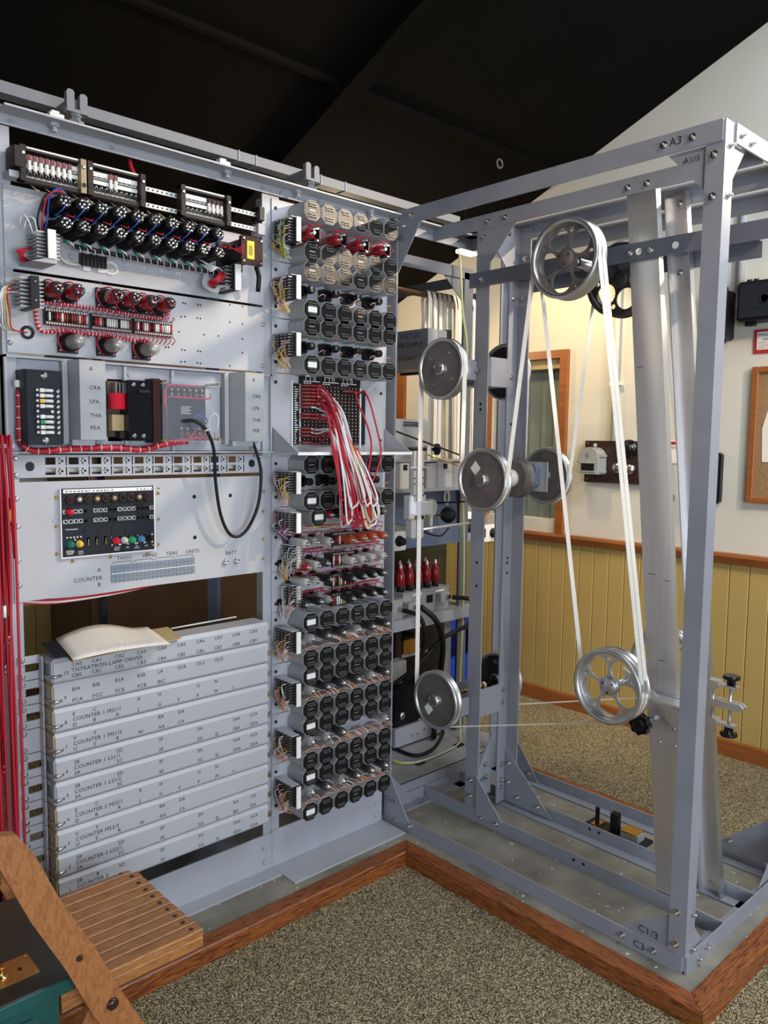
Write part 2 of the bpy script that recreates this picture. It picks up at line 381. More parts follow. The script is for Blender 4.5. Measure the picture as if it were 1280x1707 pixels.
# window in the gable wall: frame, pane, the curtains behind it
wn = solo('window_1', MB().box(WX-0.03, WX+0.02, 0.43, 0.478, 0.955, 2.0).box(WX-0.03, WX+0.02, 1.0, 1.05, 0.955, 2.0).box(WX-0.03, WX+0.02, 0.478, 1.0, 1.955, 2.0), 'trim_wood', kind='structure')
part('sill', MB().box(WX-0.012, WX+0.09, 0.478, 1.0, 0.955, 1.03), 'wall_cream', wn)
part('head_lining', MB().box(WX+0.0, WX+0.09, 0.478, 1.0, 1.90, 1.955), 'gasket', wn)
part('pane', MB().box(WX+0.055, WX+0.061, 0.478, 1.0, 1.03, 1.90), 'glass', wn)
cu = solo('curtain', MB(), 'curtain') if False else None
ct = thing('curtain', 'pale green grey pleated curtain behind the orange framed window', 'curtain', (WX+0.3, 0.75, 1.0))
part('rod', MB().box(WX+0.06, WX+0.30, 0.34, 0.36, 2.035, 2.05).cyl((WX+0.29, 0.3, 2.06), (WX+0.29, 1.2, 2.06), 0.012, 8), 'trim_wood', ct)
for i in range(9):
    yy = 0.30+i*0.09
    part('pleat', MB().prism([(WX+0.30, yy), (WX+0.26, yy+0.02), (WX+0.26, yy+0.05), (WX+0.30, yy+0.075), (WX+0.31, yy+0.05), (WX+0.31, yy+0.02)], 'z', 0.95, 2.05), 'curtain' if i % 3 else 'wall_grey', ct)
solo('wall_outer', MB().box(WX+0.5, WX+0.55, 0.0, 1.6, 0.5, 2.4), 'green_dark', kind='structure')
# sloping dark ceiling, one big rafter and two cross joints
def slab(x0, x1, y0, y1, o0, o1):
    return MB().add([(x, y, cz(y)+o) for x in (x0, x1) for y in (y0, y1) for o in (o0, o1)], [(0, 1, 3, 2), (4, 6, 7, 5), (0, 4, 5, 1), (2, 3, 7, 6), (0, 2, 6, 4), (1, 5, 7, 3)])
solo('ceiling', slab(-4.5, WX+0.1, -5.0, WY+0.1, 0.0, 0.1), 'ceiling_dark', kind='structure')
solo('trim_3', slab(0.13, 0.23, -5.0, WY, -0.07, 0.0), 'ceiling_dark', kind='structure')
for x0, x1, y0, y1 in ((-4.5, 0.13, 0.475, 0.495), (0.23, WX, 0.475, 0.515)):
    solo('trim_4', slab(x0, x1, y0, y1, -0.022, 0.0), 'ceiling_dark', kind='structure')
p = on_y(820, 268, 0.5)
hk = thing('ceiling_hook', 'small dark metal ring hook hanging from the ceiling joint', 'hook', (1.25, 0.53, 2.93))
pc = V((1.25, 0.53, 2.905))
part('ring', MB().tube([pc+V((0.022*math.cos(a*PI/6), 0, 0.022*math.sin(a*PI/6))) for a in range(13)], 0.005, 6), 'trunk_grey', hk)
part('cord', MB().tube([pc-V((0, 0, 0.02)), pc-V((0, 0, 0.16))], 0.0012, 5), 'black', hk)
# raised concrete plinth with its stained wooden edging
pl = MB().add([(x, y, z) for z in (FZ, 0.0) for x, y in ((-4.4, 0.9), (-4.4, -0.178), (-0.06, -0.178), (-0.06, -1.275), (0.78, -1.275), (0.78, 0.9))], [(0, 1, 2, 3, 4, 5), (11, 10, 9, 8, 7, 6)]+[(i, (i+1) % 6, 6+(i+1) % 6, 6+i) for i in range(6)])
solo('floor_plinth', pl, 'concrete', kind='structure')
def edging(a, b, c, d, m):      # mitred board: inner a-b, outer c-d on top, outer top edge chamfered
    mb = MB(); e = 0.07; mix = lambda p, q: (p[0]+(q[0]-p[0])*e, p[1]+(q[1]-p[1])*e)
    c2, d2 = mix(c, a), mix(d, b); lo = FZ; hi = 0.004; mid = 0.0
    mb.add([(*a, lo), (*b, lo), (*d, lo), (*c, lo), (*a, hi), (*b, hi), (*d2, hi), (*c2, hi), (*d, mid), (*c, mid)], [(3, 2, 1, 0), (4, 5, 6, 7), (7, 6, 8, 9), (9, 8, 2, 3), (0, 1, 5, 4), (1, 2, 8, 6, 5), (3, 0, 4, 7, 9)])
    return solo('trim_5', mb, m, kind='structure')
edging((-0.788, -0.178), (-0.061, -0.178), (-0.788, -0.236), (-0.119, -0.236), 'edge_wood_x')
edging((-4.4, -0.178), (-0.789, -0.178), (-4.4, -0.236), (-0.789, -0.236), 'edge_wood_x')
edging((-0.06, -0.179), (-0.06, -1.275), (-0.118, -0.237), (-0.118, -1.335), 'edge_wood_y')
edging((-0.059, -1.276), (0.78, -1.276), (-0.117, -1.336), (0.84, -1.336), 'edge_wood_x')
edging((0.781, -1.275), (0.781, 0.9), (0.841, -1.335), (0.841, 0.9), 'edge_wood_y')

# ================================================================== TAPE FRAME ("bedstead")
L = 1.2268; H = 2.309; W5 = 0.051; T = 0.006
X1, X2, X3 = 0.25, 0.47, 0.715
YR = 0.03
bed = thing('bedstead', 'tall grey-blue angle iron frame with lettered corners that carries the tape wheels', 'frame', (0.36, -0.6, 0.0))
FR = 'paint_frame'
def fr(name, mb): return part(name, mb, FR, bed)
# uprights
fr('post', MB().angle('z', 0.0, H, 0.0, -L, 1, 1, W5, T))
fr('post', MB().angle('z', 0.0, H, 0.0, YR, 1, -1, W5, T))
fr('post', MB().angle('z', 0.0, H, X3, -L, -1, 1, W5, T))
fr('post', MB().angle('z', 0.0, H, X3, YR, -1, -1, W5, T))
fr('post', MB().angle('z', 0.012, 2.30, X1, -0.19, 1, -1, 0.064, T))
fr('post', MB().angle('z', 0.012, 2.30, X2, -0.215, -1, -1, 0.060, T))
# long rails, top and bottom
fr('top_beam', MB().angle('y', -L+T, YR, 0.0-T, H, 1, -1, 0.054, T))
fr('top_beam', MB().angle('y', -L+T, YR, X1-T, H, 1, -1, 0.052, T))
fr('top_beam', MB().angle('y', -L+T, YR, X2+T, H, -1, -1, 0.052, T))
fr('top_beam', MB().angle('y', -L+T, YR, X3+T, H, -1, -1, 0.052, T))
fr('bottom_rail', MB().angle('y', -L+T, YR, -T, 0.0, 1, 1, 0.050, T))
fr('bottom_rail', MB().angle('y', -L+T, YR, X1-T, 0.0, 1, 1, 0.050, T))
fr('bottom_rail', MB().angle('y', -L+T, YR, X2+T, 0.0, -1, 1, 0.050, T))
fr('bottom_rail', MB().angle('y', -L+T, YR, X3+T, 0.0, -1, 1, 0.050, T))
# cross members
for z, s_ in ((0.0, 1), (H, -1)):
    fr('cross_member', MB().angle('x', 0.0 if s_ > 0 else W5, X3, -L-T, z, 1, s_, 0.050, T))
    fr('cross_member', MB().angle('x', 0.0, X3, YR+T, z, -1, s_, 0.050, T))
# corner gussets (triangles in the plane of the beams)
def tri(ax, a, b, c, d0, t=0.004): return MB().prism([a, b, c], ax, d0, d0+t)
g = 0.165
fr('gusset', tri('x', (-L+0.004, H-0.054), (-L+0.158, H-0.054), (-L+0.004, H-0.054-g), T))
fr('gusset', tri('x', (-L+0.004, 0.05), (-L+0.004+g*1.2, 0.05), (-L+0.004, 0.05+g*0.8), T))
fr('gusset', tri('y', (0.004, H-0.05), (0.13, H-0.05), (0.004, H-0.05-g), -L+T))
fr('gusset', tri('y', (0.004, 0.045), (0.12, 0.045), (0.004, 0.045+g*0.8), -L+T))
fr('gusset', tri('x', (YR-0.004, H-0.054), (YR-0.004-g*0.95, H-0.054), (YR-0.004, H-0.054-0.23), T))
fr('gusset', tri('x', (YR-0.03, 0.02), (-0.148, 0.02), (YR-0.03, 0.232), -T-0.004))
fr('gusset', tri('y', (0.004, H-0.05), (0.13, H-0.05), (0.004, H-0.05-g), YR-T-0.004))
fr('gusset', tri('y', (0.004, 0.045), (0.15, 0.045), (0.004, 0.20), YR-T-0.004))
fr('gusset', tri('x', (-0.195, H-0.05), (-0.375, H-0.05), (-0.195, H-0.05-0.19), X1-0.0045))
fr('gusset', tri('x', (-0.255, 0.02), (-0.385, 0.045), (-0.255, 0.185), X1-T-0.004))
fr('gusset', tri('x', (-0.225, 0.012), (-0.455, 0.012), (-0.225, 0.232), X2-0.01))
fr('gusset', tri('x', (-0.065, 0.012), (-0.215, 0.012), (-0.065, 0.205), X3-0.012))
fr('gusset', tri('x', (YR, 0.02), (0.03-0.16, 0.02), (YR, 0.23), X3-0.012))
fr('gusset', tri('y', (X3, H-0.05), (X3-0.13, H-0.05), (X3, H-0.05-g), -L+T))
fr('gusset', tri('y', (X3, 0.045), (X3-0.19, 0.045), (X3, 0.20), -L+T))
fr('gusset', tri('x', (-L+T, 0.03), (-L+0.26, 0.03), (-L+T, 0.24), X3-0.012))
fr('gusset', tri('y', (X2-0.05, 2.26), (X1+0.01, 2.26), (X2-0.05, 2.11), -0.222))
fr('gusset', tri('y', (X1+0.01, 0.05), (X2-0.06, 0.05), (X2-0.06, 0.30), -0.19))
# cross bars that carry the upper wheels
part('cross_bar', MB().angle('y', -1.42, -0.166, X1-0.012, 2.104, 1, -1, 0.054, 0.005), 'bay_paint', bed)
part('cross_bar', MB().angle('y', -1.14, -0.19, X2+0.005, 2.104, -1, -1, 0.052, 0.005), 'bay_paint', bed)
# bracket boxes of the lower and upper solid wheels, between the middle posts
for z0, z1 in ((0.40, 0.51), (1.69, 1.80)):
    m_ = MB().box(X1+0.006, X2-0.05, -0.222, -0.216, z0, z1).box(X1-0.10, X1-0.004, -0.205, -0.199, z0+0.02, z1-0.02).box(X1+0.006, X2-0.05, -0.10, -0.094, z0, z1).box(X1+0.006, X2-0.05, -0.216, -0.10, z0, z0+0.006)
    fr('wheel_bracket', m_)
# bolts
BN = []
for y, z in ((-L+0.085, H-0.027), (-L+0.165, H-0.027), (-L+0.085-0.06, H-0.085), (-L+0.025, H-0.19)): BN.append(((-T, y, z), (-1, 0, 0)))
for y, z in ((-L+0.09, 0.027), (-L+0.19, 0.027), (-L+0.028, 0.075), (-L+0.028, 0.17)): BN.append(((-T if z < 0.06 else 0, y, z), (-1, 0, 0)))
for x, z in ((0.05+0.03, H-0.025), (0.14, H-0.03), (0.03, H-0.06), (0.028, H-0.185)): BN.append(((x, -L-T if z > H-0.05 else -L, z), (0, -1, 0)))
for x, z in ((0.07, 0.02), (0.115, 0.035), (0.036, 0.062), (0.033, 0.165)): BN.append(((x, -L-T if z < 0.05 else -L, z), (0, -1, 0)))
for y, z in ((-0.03, H-0.03), (-0.10, H-0.027), (-0.075, 0.027), (-0.145, 0.027)): BN.append(((-T, y, z), (-1, 0, 0)))
for y, z in ((-0.01, 0.09),): BN.append(((0, y, z), (-1, 0, 0)))
for y, z in ((-0.245, H-0.028), (-0.325, H-0.028), (-0.225, H-0.08), (-0.228, 2.075), (-0.215, 1.745), (-0.222, 0.095), (-0.225, 0.16), (-0.285, 0.03), (-0.355, 0.03), (-1.12, 0.03)): BN.append(((X1-(0.013 if z == 2.075 else T), y, z), (-1, 0, 0)))
for y in (-0.81, -0.875): BN.append(((X1-T, y, H-0.03), (-1, 0, 0)))
for y in (-0.83, -0.86, -0.90): BN.append(((X1-0.012, y, 2.075), (-1, 0, 0)))
for z in (0.435, 0.485, 1.30, 1.73, 2.03, 0.17, 0.075, 0.105): BN.append(((X2-0.035, -0.221, z), (0, -1, 0)))
for y, z in ((-0.245, 0.175), (-0.245, 0.095), (-0.29, 0.045), (-0.39, 0.04), (-0.255, 2.18), (-0.235, 2.12), (-0.25, 2.03)): BN.append(((X2-0.012, y, z), (-1, 0, 0)))
for y, z in ((-0.10, 0.12), (-0.17, 0.04), (-L+0.18, 0.075), (-L+0.05, 0.04)): BN.append(((X3-0.014, y, z), (-1, 0, 0)))
for x, z in ((0.33, 0.08), (0.37, 0.18), (0.37, 0.13), (0.34, 0.05), (0.09, 0.03), (0.06, H-0.03), (0.06, H-0.09)): BN.append(((x, -0.194 if 0.3 < x else YR-T-0.004, z), (0, -1, 0)))
for p_, n_ in BN:
    m_ = MB(); hexbolt(m_, p_, n_); part('bolt', m_, 'bolt', bed)
mk = 'ink'
for it_ in ([('A3', (-T-0.0008, -L+0.150, H-0.035), 0.030), ('A1/3', (T-0.0008-0.004, -L+0.112, H-0.088), 0.022), ('C3', (-T-0.0008, -L+0.155, 0.012), 0.030), ('C1/3', (T-0.005, -L+0.145, 0.060), 0.030), ('EV3', (-0.0008, -0.005, H-0.105), 0.028), ('E3', (-T-0.0008, 0.02, H-0.035), 0.024), ('G1/3', (-T-0.0048, -0.005, 0.085), 0.026), ('G3', (-T-0.0008, 0.025, 0.018), 0.024), ('G2', (X1-T-0.0008, YR+0.01, 0.018), 0.020)]): letters([it_], bed, mk, 'x')
for it_ in ([('G2', (0.165, YR-0.0515, 0.014), 0.022), ('G1/2', (0.02, YR-T-0.0048, 0.09), 0.024), ('H1/2', (0.335, -0.1948, 0.115), 0.024)]): letters([it_], bed, mk, 'y')

for x, y, z, n_ in [(X1, -0.225, z, 'x') for z in (1.62, 1.60, 1.02, 0.93)]+[(X2-0.03, -0.215-0.006, z, 'y') for z in (1.02, 1.00, 0.96, 1.55, 1.40)]+[(0.246-0.009, -0.98, 2.075, 'w')]+[(X1-T, y, 0.03, 'x') for y in (-0.70, -0.74)]+[(X2+T-0.006-0.0, y, 0.035, 'x') for y in (-0.62, -0.66)]:
    part('bolt_hole', MB().lathe((x, y, z), (-1, 0, 0) if n_ != 'y' else (0, -1, 0), [(0, 0.0055 if n_ != 'w' else 0.011), (0.0008, 0.0055 if n_ != 'w' else 0.011)], 10), 'black' if n_ != 'w' else 'label_white', bed)

# ================================================================== EQUIPMENT RACKS
XL, XM, XR = -1.372, -0.542, -0.026      # left edge, joint of the two racks, right edge; the panels lie in the plane y = 0
ZF, ZT = 2.2615, 2.29
ZFA = 2.2615-0.0
def rack(name, label, x0, x1, foot, fz):
    r = thing(name, label, 'rack', ((x0+x1)/2, 0.1, 0.0))
    P = lambda n, mb, m='paint': part(n, mb, m, r)
    P('upright', MB().prism([(x0, 0.001), (x0+0.032, 0.001), (x0+0.032, 0.006), (x0+0.006, 0.006), (x0+0.006, 0.075), (x0, 0.075)], 'z', 0.0, ZF-0.002))
    P('upright', MB().prism([(x1, 0.001), (x1-0.032, 0.001), (x1-0.032, 0.006), (x1-0.006, 0.006), (x1-0.006, 0.075), (x1, 0.075)], 'z', 0.0, ZF-0.002))
    P('top_angle', MB().prism([(-0.005, ZFA), (0.0, ZFA), (0.0, ZT), (-0.07, ZT), (-0.07, ZT-0.005), (-0.010, ZT-0.005), (-0.005, ZT-0.010)], 'x', x0, x1))
    P('base_angle', MB().prism([(-0.004, 0.006), (-0.004, fz), (0.001, fz), (0.001, 0.0), (-foot, 0.0), (-foot, 0.006)], 'x', x0, x1))
    P('rear_frame', MB().box(x0+0.01, x1-0.01, 0.38, 0.40, 2.16, 2.21).box(x0, x0+0.006, 0.33, 0.40, 0.0, 2.2).box(x1-0.006, x1, 0.33, 0.40, 0.0, 2.2).box(x0, x1, 0.076, 0.40, 0.0, 0.05), 'paint_dark')
    for bx in (x0+0.035, x0+(x1-x0)*0.36, x1-0.035):
        m_ = MB(); hexbolt(m_, (bx, -0.005, ZF+0.011), (0, -1, 0), 0.006); P('bolt', m_, 'paint')
    for k in range(2):
        bx = x0+(x1-x0)*(0.16+0.62*k)
        m_ = MB(); m_.lathe((bx, -0.035, ZT-0.026), (0, 0, 1), [(0, 0.006), (0.012, 0.006), (0.012, 0.013), (0.022, 0.013)], 6, False); P('stud', m_, 'paint')
    for bx in (x1-0.03,):
        for z in (0.035, 0.085):
            m_ = MB(); m_.lathe((bx, -0.004, z), (0, -1, 0), [(0, 0.009), (0.004, 0.008), (0.006, 0.005)], 10); P('rivet', m_, 'paint')
    return r
rkL = rack('equipment_rack', 'wider left-hand grey-blue rack frame holding counter panel and ten long covers', XL, XM-0.001, 0.063, 0.13)
rkR = rack('equipment_rack', 'narrower grey-blue rack frame on the right holding rows of octagonal cans', XM, XR, 0.136, 0.135)
for z in (0.99, 1.01, 1.03): pass

# overhead cable trunking behind the top angle, with its clamps
tk = thing('cable_trunking', 'long grey cable trunking running along the top of both racks', 'trunking', (-0.7, 0.06, ZT))
tb = [on_y(0, 152, 0.07), on_y(780, 366, 0.07)]
part('trunk', MB().box(-1.45, 0.42, 0.05, 0.095, 2.358, 2.388), 'trunk_grey', tk)
for i in range(9):
    x = -1.15+i*0.17
    part('cover_screw', MB().lathe((x, 0.07, 2.388), (0, 0, 1), [(0, 0.012), (0.004, 0.010), (0.007, 0.004)], 10), 'steel', tk)
for u in (398, 427, 535, 576):
    q = on_y(u, 300, 0.05); part('tie_band', MB().box(q.x-0.0015, q.x+0.0015, 0.047, 0.098, 2.356, 2.390), 'can_grey', tk)
part('cable', MB().tube([(-1.45, 0.03, 2.315), (-1.0, 0.035, 2.312), (-0.5, 0.03, 2.316), (0.0, 0.035, 2.31), (0.3, 0.04, 2.30)], 0.006, 6, 4), 'manila', tk)
part('cable', MB().tube([(-1.45, 0.042, 2.325), (-0.9, 0.04, 2.322), (-0.4, 0.043, 2.325), (0.1, 0.045, 2.32), (0.35, 0.05, 2.31)], 0.005, 6, 4), 'black', tk)
for u, lab in ((118, 'grey clamp with two upright lugs on top of the left rack'), (508, 'grey clamp with one square eye on top of the right rack')):
    x = on_y(u, 200, -0.02).x
    c = thing('trunking_clamp', lab, 'clamp', (x, 0.0, ZT))
    part('arm', MB().bbox(x-0.022, x+0.022, -0.045, 0.055, ZT+0.034, ZT+0.066, 0.008, 'y'), 'trunk_grey', c)
    part('lug', MB().bbox(x-0.026, x-0.006, -0.062, -0.045, ZT+0.033, ZT+0.082, 0.005, 'y'), 'trunk_grey', c)
    part('lug', MB().bbox(x+0.008, x+0.028, -0.062, -0.045, ZT+0.033, ZT+0.078, 0.005, 'y'), 'trunk_grey', c)
    part('saddle', MB().bbox(x-0.03, x+0.03, -0.066, -0.04, ZT+0.026, ZT+0.034, 0.003, 'z'), 'trunk_grey', c)
    part('stud', MB().lathe((x, -0.05, ZT), (0, 0, 1), [(0, 0.022), (0.008, 0.022), (0.008, 0.013), (0.018, 0.013), (0.018, 0.016), (0.027, 0.016)], 6, False), 'trunk_grey', c)
for u, lab in ((88, 'small cream block beside the left trunking clamp'), (366, 'small cream block on the top angle between the two clamps')):
    x = on_y(u, 200, -0.03).x
    t = thing('spacer_block', lab, 'block', (x, -0.03, ZT)); part('block', MB().bbox(x-0.018, x+0.018, -0.06, -0.02, ZT, ZT+0.014, 0.003, 'x'), 'cloth_white', t); part('pad', MB().box(x-0.01, x+0.01, -0.05, -0.025, ZT+0.014, ZT+0.022), 'cloth_white', t)

# ------------------------------------------------------------------ right rack: panels of octagonal cans and valves
def zpx(v, u=452.5): return on_y(u, v, 0.0).z
def rpanel(label, v0, v1, right=True):
    z1, z0 = zpx(v0), zpx(v1)
    p = thing('valve_chassis', label, 'panel', (-0.29, 0.0, z0))
    part('plate', MB().box(XM+0.001, -0.042, -0.003, 0.001, z0+0.0015, z1-0.0015), 'paint_panel', p)
    for z in (z0+(z1-z0)*0.2, z0+(z1-z0)*0.85):
        part('screw', MB().lathe((XM+0.016, -0.003, z), (0, -1, 0), [(0, 0.0055), (0.002, 0.0055), (0.003, 0.003)], 10), 'black', p)
    return p
CD = 0.092; CX0 = -0.445; CPX = 0.0692
_can = {}
def can_at(parent, x, z, tag=0, white=False, D=CD):
    """octagonal relay can: grey body, black terminal face, rows of solder tags"""
    h, wd, b = 0.031, 0.0325, 0.017
    oc = lambda k: [(x-wd*k+b*k, z-h*k), (x+wd*k-b*k, z-h*k), (x+wd*k, z-h*k+b*k), (x+wd*k, z+h*k-b*k), (x+wd*k-b*k, z+h*k), (x-wd*k+b*k, z+h*k), (x-wd*k, z+h*k-b*k), (x-wd*k, z-h*k+b*k)]
    c = part('relay_can', MB().prism(oc(1.0), 'y', -D, -0.003), 'can_grey', parent)
    part('terminal_face', MB().prism(oc(0.955), 'y', -D-0.0012, -D+0.001), 'terminal_black', c)
    m_ = MB(); rr = random.Random(tag)
    for r_, zz in enumerate((0.020, 0.0125, -0.0125, -0.020)):
        for q in range(5):
            xx = x-0.0135+q*0.0068+(0.0012 if r_ % 2 else -0.0012)
            m_.box(xx-0.0012, xx+0.0012, -D-0.006, -D, z+zz-0.0015, z+zz+0.0015)
    if tag % 3 == 1: m_.box(x-0.012, x+0.010, -D-0.002, -D, z-0.0016, z+0.0014)
    if tag % 4 == 2: m_.box(x+0.020, x+0.023, -D-0.002, -D, z-0.006, z+0.006)
    if tag % 4 == 0: m_.box(x-0.023, x-0.020, -D-0.002, -D, z-0.007, z+0.005)
    part('solder_tags', m_, 'pin_tin', c, stuff=True)
    if white: part('paper_label', MB().box(x-0.018, x+0.018, -D-0.0035, -D-0.001, z-0.009, z+0.009), 'label_white', c)
    return c
ncan = [0]
def can_row(parent, u, v, white=False, n=6, skip=()):
    z = on_y(u, v, -CD).z
    for i in range(n):
        if i in skip: continue
        ncan[0] += 1; k = ncan[0]
        can_at(parent, CX0+CPX*i, z, k*7+i, white and i == 0)
    return z
def valve(parent, x, z, m, Lg=0.085, r=0.0135, base=True, tilt=0.0, y0=-0.003, tip='steel', socket=None, name='valve'):
    """valve pointing out of the panel: bulb with domed end and metal top cap, black socket"""
    ax = V((0, -1, tilt)).normalized(); p0 = V((x, y0, z))
    sl = 0.030
    v = part(name, MB().lathe(p0+ax*sl*0.8, ax, [(0, r*0.86), (0.006, r), (Lg-sl-r*0.9, r), (Lg-sl-r*0.4, r*0.86), (Lg-sl, r*0.45)], 14), m, parent)
    part('top_cap', MB().lathe(p0+ax*(Lg-0.004-0.2*sl), ax, [(0, r*0.55), (0.004, r*0.55), (0.005, r*0.3), (0.013, r*0.28)], 10), tip, v)
    if base:
        part('socket', MB().lathe(p0, ax, [(0, r*1.25), (0.010, r*1.25), (0.012, r*0.95), (sl, r*0.95)], 12), 'black', v)
    return v
def wires(name, parent, paths, m, r=0.0012, n=4, sm=4):
    mb = MB()
    for p_ in paths: mb.tube(p_, r, n, sm)
    return part(name, mb, m, parent, stuff=len(paths) > 3)
def connector(parent, v0, v1, u=497, D=0.115, hole=None, cols=('white_wire', 'yellow_wire', 'pink_wire')):
    """tag strip standing out of the panel: black board, white front edge, rows of tags with wires to a grommet"""
    q = on_y(u, (v0+v1)/2, -D); zt, zb = on_y(u, v0, -D).z, on_y(u, v1, -D).z; x = q.x
    b = part('tag_strip', MB().box(x-0.006, x+0.006, -D, -0.003, zb, zt), 'black', parent)
    part('front_edge', MB().box(x-0.0085, x+0.0085, -D-0.004, -D, zb-0.001, zt+0.001), 'label_white', b)
    part('support', MB().box(x-0.020, x+0.012, -D+0.01, -0.003, zt+0.001, zt+0.004), 'paint', b)
    m_ = MB(); nr = 8
    for i in range(nr):
        z = zb+(i+0.5)*(zt-zb)/nr
        for k in range(5):
            y = -0.016-k*0.020
            m_.box(x-0.024, x-0.006, y-0.0035, y+0.0035, z-0.0014, z+0.0014)
            if k % 2: m_.box(x+0.006, x+0.016, y-0.003, y+0.003, z-0.0014, z+0.0014)
    part('tags', m_, 'solder', b, stuff=True)
    hx, hz = XM+0.030, zb+0.010
    g = part('grommet', MB().lathe((hx, -0.003, hz), (0, -1, 0), [(0, 0.012), (0.004, 0.012), (0.004, 0.007), (0.001, 0.007)], 14), 'black', b)
    rr = random.Random(int(v0))
    for ci, cm in enumerate(cols):
        ps = []
        for k in range(4):
            z = zb+(rr.random())*(zt-zb); y = -0.02-rr.random()*0.08
            dx = rr.uniform(-0.012, 0.012); dz = -rr.uniform(0.025, 0.055)
            ps.append([(x-0.022, y, z), (x-0.034, y*0.9, z-0.012), (hx-0.004+dx, -0.045+rr.uniform(-0.02, 0.012), hz+dz), (hx-0.006+dx*0.6, -0.022, hz+dz*0.5), (hx, -0.004, hz)])
        wires('wire_bundle', b, ps, cm, 0.0013)
    return b
def knob_row(parent, us, v0, slope_z=None):
    z = on_y(us[0], v0, -0.07).z
    for i, u in enumerate(us):
        x = on_y(u, v0, -0.075).x
        k = part('relay', MB().bbox(x-0.020, x+0.020, -0.028, -0.003, z-0.020, z+0.020, 0.006, 'y'), 'black', parent)
        part('barrel', MB().lathe((x, -0.028, z), (0, -1, 0), [(0, 0.015), (0.008, 0.015), (0.010, 0.010), (0.030, 0.010), (0.030, 0.013), (0.052, 0.013), (0.053, 0.011), (0.0525, 0.0)], 14), 'black_gloss', k)
        part('lugs', MB().box(x-0.024, x-0.016, -0.020, -0.008, z+0.008, z+0.018).box(x+0.014, x+0.024, -0.018, -0.006, z-0.018, z-0.009).box(x-0.022, x-0.017, -0.032, -0.02, z-0.014, z-0.010), 'paxolin', k)
    return z
def loop(p0, p1, h, dy):
    a, b = V(p0), V(p1); return [a, a.lerp(b, 0.25)+V((0, dy, h)), a.lerp(b, 0.75)+V((0, dy, h)), b]

# P1: two rows of cans with four dark red valves between
p1 = rpanel('grey panel with four dark red valves between two rows of cans at the top', 330, 434)
zr1 = can_row(p1, 518.9, 350.5); zr3 = can_row(p1, 519.8, 419.3)
zv = on_y(517, 391, -0.10).z
for i, u in enumerate((517, 562, 600, 636)):
    x = on_y(u-1, 391, -0.105).x
    valve(p1, x, zv, 'red_valve', 0.125, 0.0175)
    tb_ = part('tag_board', MB().box(x+0.028, x+0.034, -0.12, -0.03, zv-0.020, zv+0.020), 'black', p1)
    m_ = MB()
    for k in range(9):
        y = -0.04-k*0.0095; m_.box(x+0.020, x+0.029, y-0.002, y+0.002, zv+0.016, zv+0.021); m_.box(x+0.020, x+0.029, y-0.002, y+0.002, zv-0.021, zv-0.016)
    part('tags', m_, 'solder', tb_, stuff=True)
    wires('wire', p1, [loop((x+0.01, -0.06, zv+0.02), (x+0.05, -0.095, zv+0.028), 0.010, -0.02), loop((x-0.015, -0.07, zv+0.022), (x+0.02, -0.098, zv+0.022), 0.008, -0.015), loop((x, -0.08, zv-0.02), (x+0.045, -0.1, zv-0.024), 0.010, -0.014), loop((x+0.03, -0.05, zv+0.023), (x+0.06, -0.10, zv-0.01), 0.01, -0.02)], 'red_wire', 0.0017)
connector(p1, 362, 402, cols=('white_wire', 'yellow_wire', 'green_wire', 'grey_wire'))
# P2, P3: cans / relays / cans
for (va, vb, va_c, kn, vk, vb_c, cv, lab, wt) in ((434, 529, 451.2, (519, 560, 597, 632), 483.8, 516, (459, 498), 'grey panel of two can rows under the red valve panel', False), (529, 621, 544.3, (519, 560, 597, 632), 577.4, 608, (555, 593), 'grey panel of two can rows directly above the patch panel', False)):
    p = rpanel(lab, va, vb); can_row(p, 520.3, va_c); zk = knob_row(p, kn, vk); can_row(p, 519.8, vb_c, True)
    connector(p, *cv)
    wires('wire', p, [loop((-0.46+i*0.08, -0.05, zk+0.030), (-0.40+i*0.08, -0.075, zk+0.026), 0.006, -0.012) for i in range(5)], 'orange_wire', 0.0013)
    wires('wire', p, [loop((-0.42+i*0.075, -0.095, zk-0.022), (-0.37+i*0.075, -0.06, zk-0.020), 0.008, -0.012) for i in range(5)], 'pink_wire', 0.0013)
# P4 below the patch panel
p = rpanel('grey panel of cans and black relays under the shelf of the patch panel', 760, 846)
can_row(p, 519.8, 775); zk = knob_row(p, (516, 555, 592, 627), 803); can_row(p, 519.8, 835, True); connector(p, 788, 823)
wires('wire', p, [loop((-0.42+i*0.075, -0.095, zk-0.018), (-0.37+i*0.075, -0.06, zk-0.018), 0.008, -0.012) for i in range(5)], 'orange_wire', 0.0013)
# P5
p = rpanel('narrow grey panel with one labelled can and small red valves behind the patch cords', 846, 886)
z5 = on_y(531, 862, -CD).z
can_at(p, on_y(531, 862, -CD).x, z5, 3, True)
for u, m_, L5 in ((552, 'red_valve', 0.10), (567, 'valve_black', 0.10), (590, 'valve_black', 0.09), (604, 'valve_black', 0.09), (620, 'red_valve', 0.10), (638, 'valve_black', 0.10)):
    valve(p, on_y(u, 858, -0.09).x, on_y(552, 858, -0.09).z, m_, L5, 0.0145)
connector(p, 856, 888, cols=('white_wire', 'blue_wire', 'red_wire'))
wires('wire', p, [loop((-0.45+i*0.03, -0.04-0.01*(i % 3), z5-0.035), (-0.40+i*0.03, -0.07, z5-0.040), 0.004, -0.01) for i in range(11)], 'red_wire', 0.0016)
wires('wire', p, [loop((-0.44+i*0.05, -0.06, z5-0.037), (-0.40+i*0.05, -0.08, z5-0.042), 0.005, -0.012) for i in range(6)], 'yellow_wire', 0.0013)
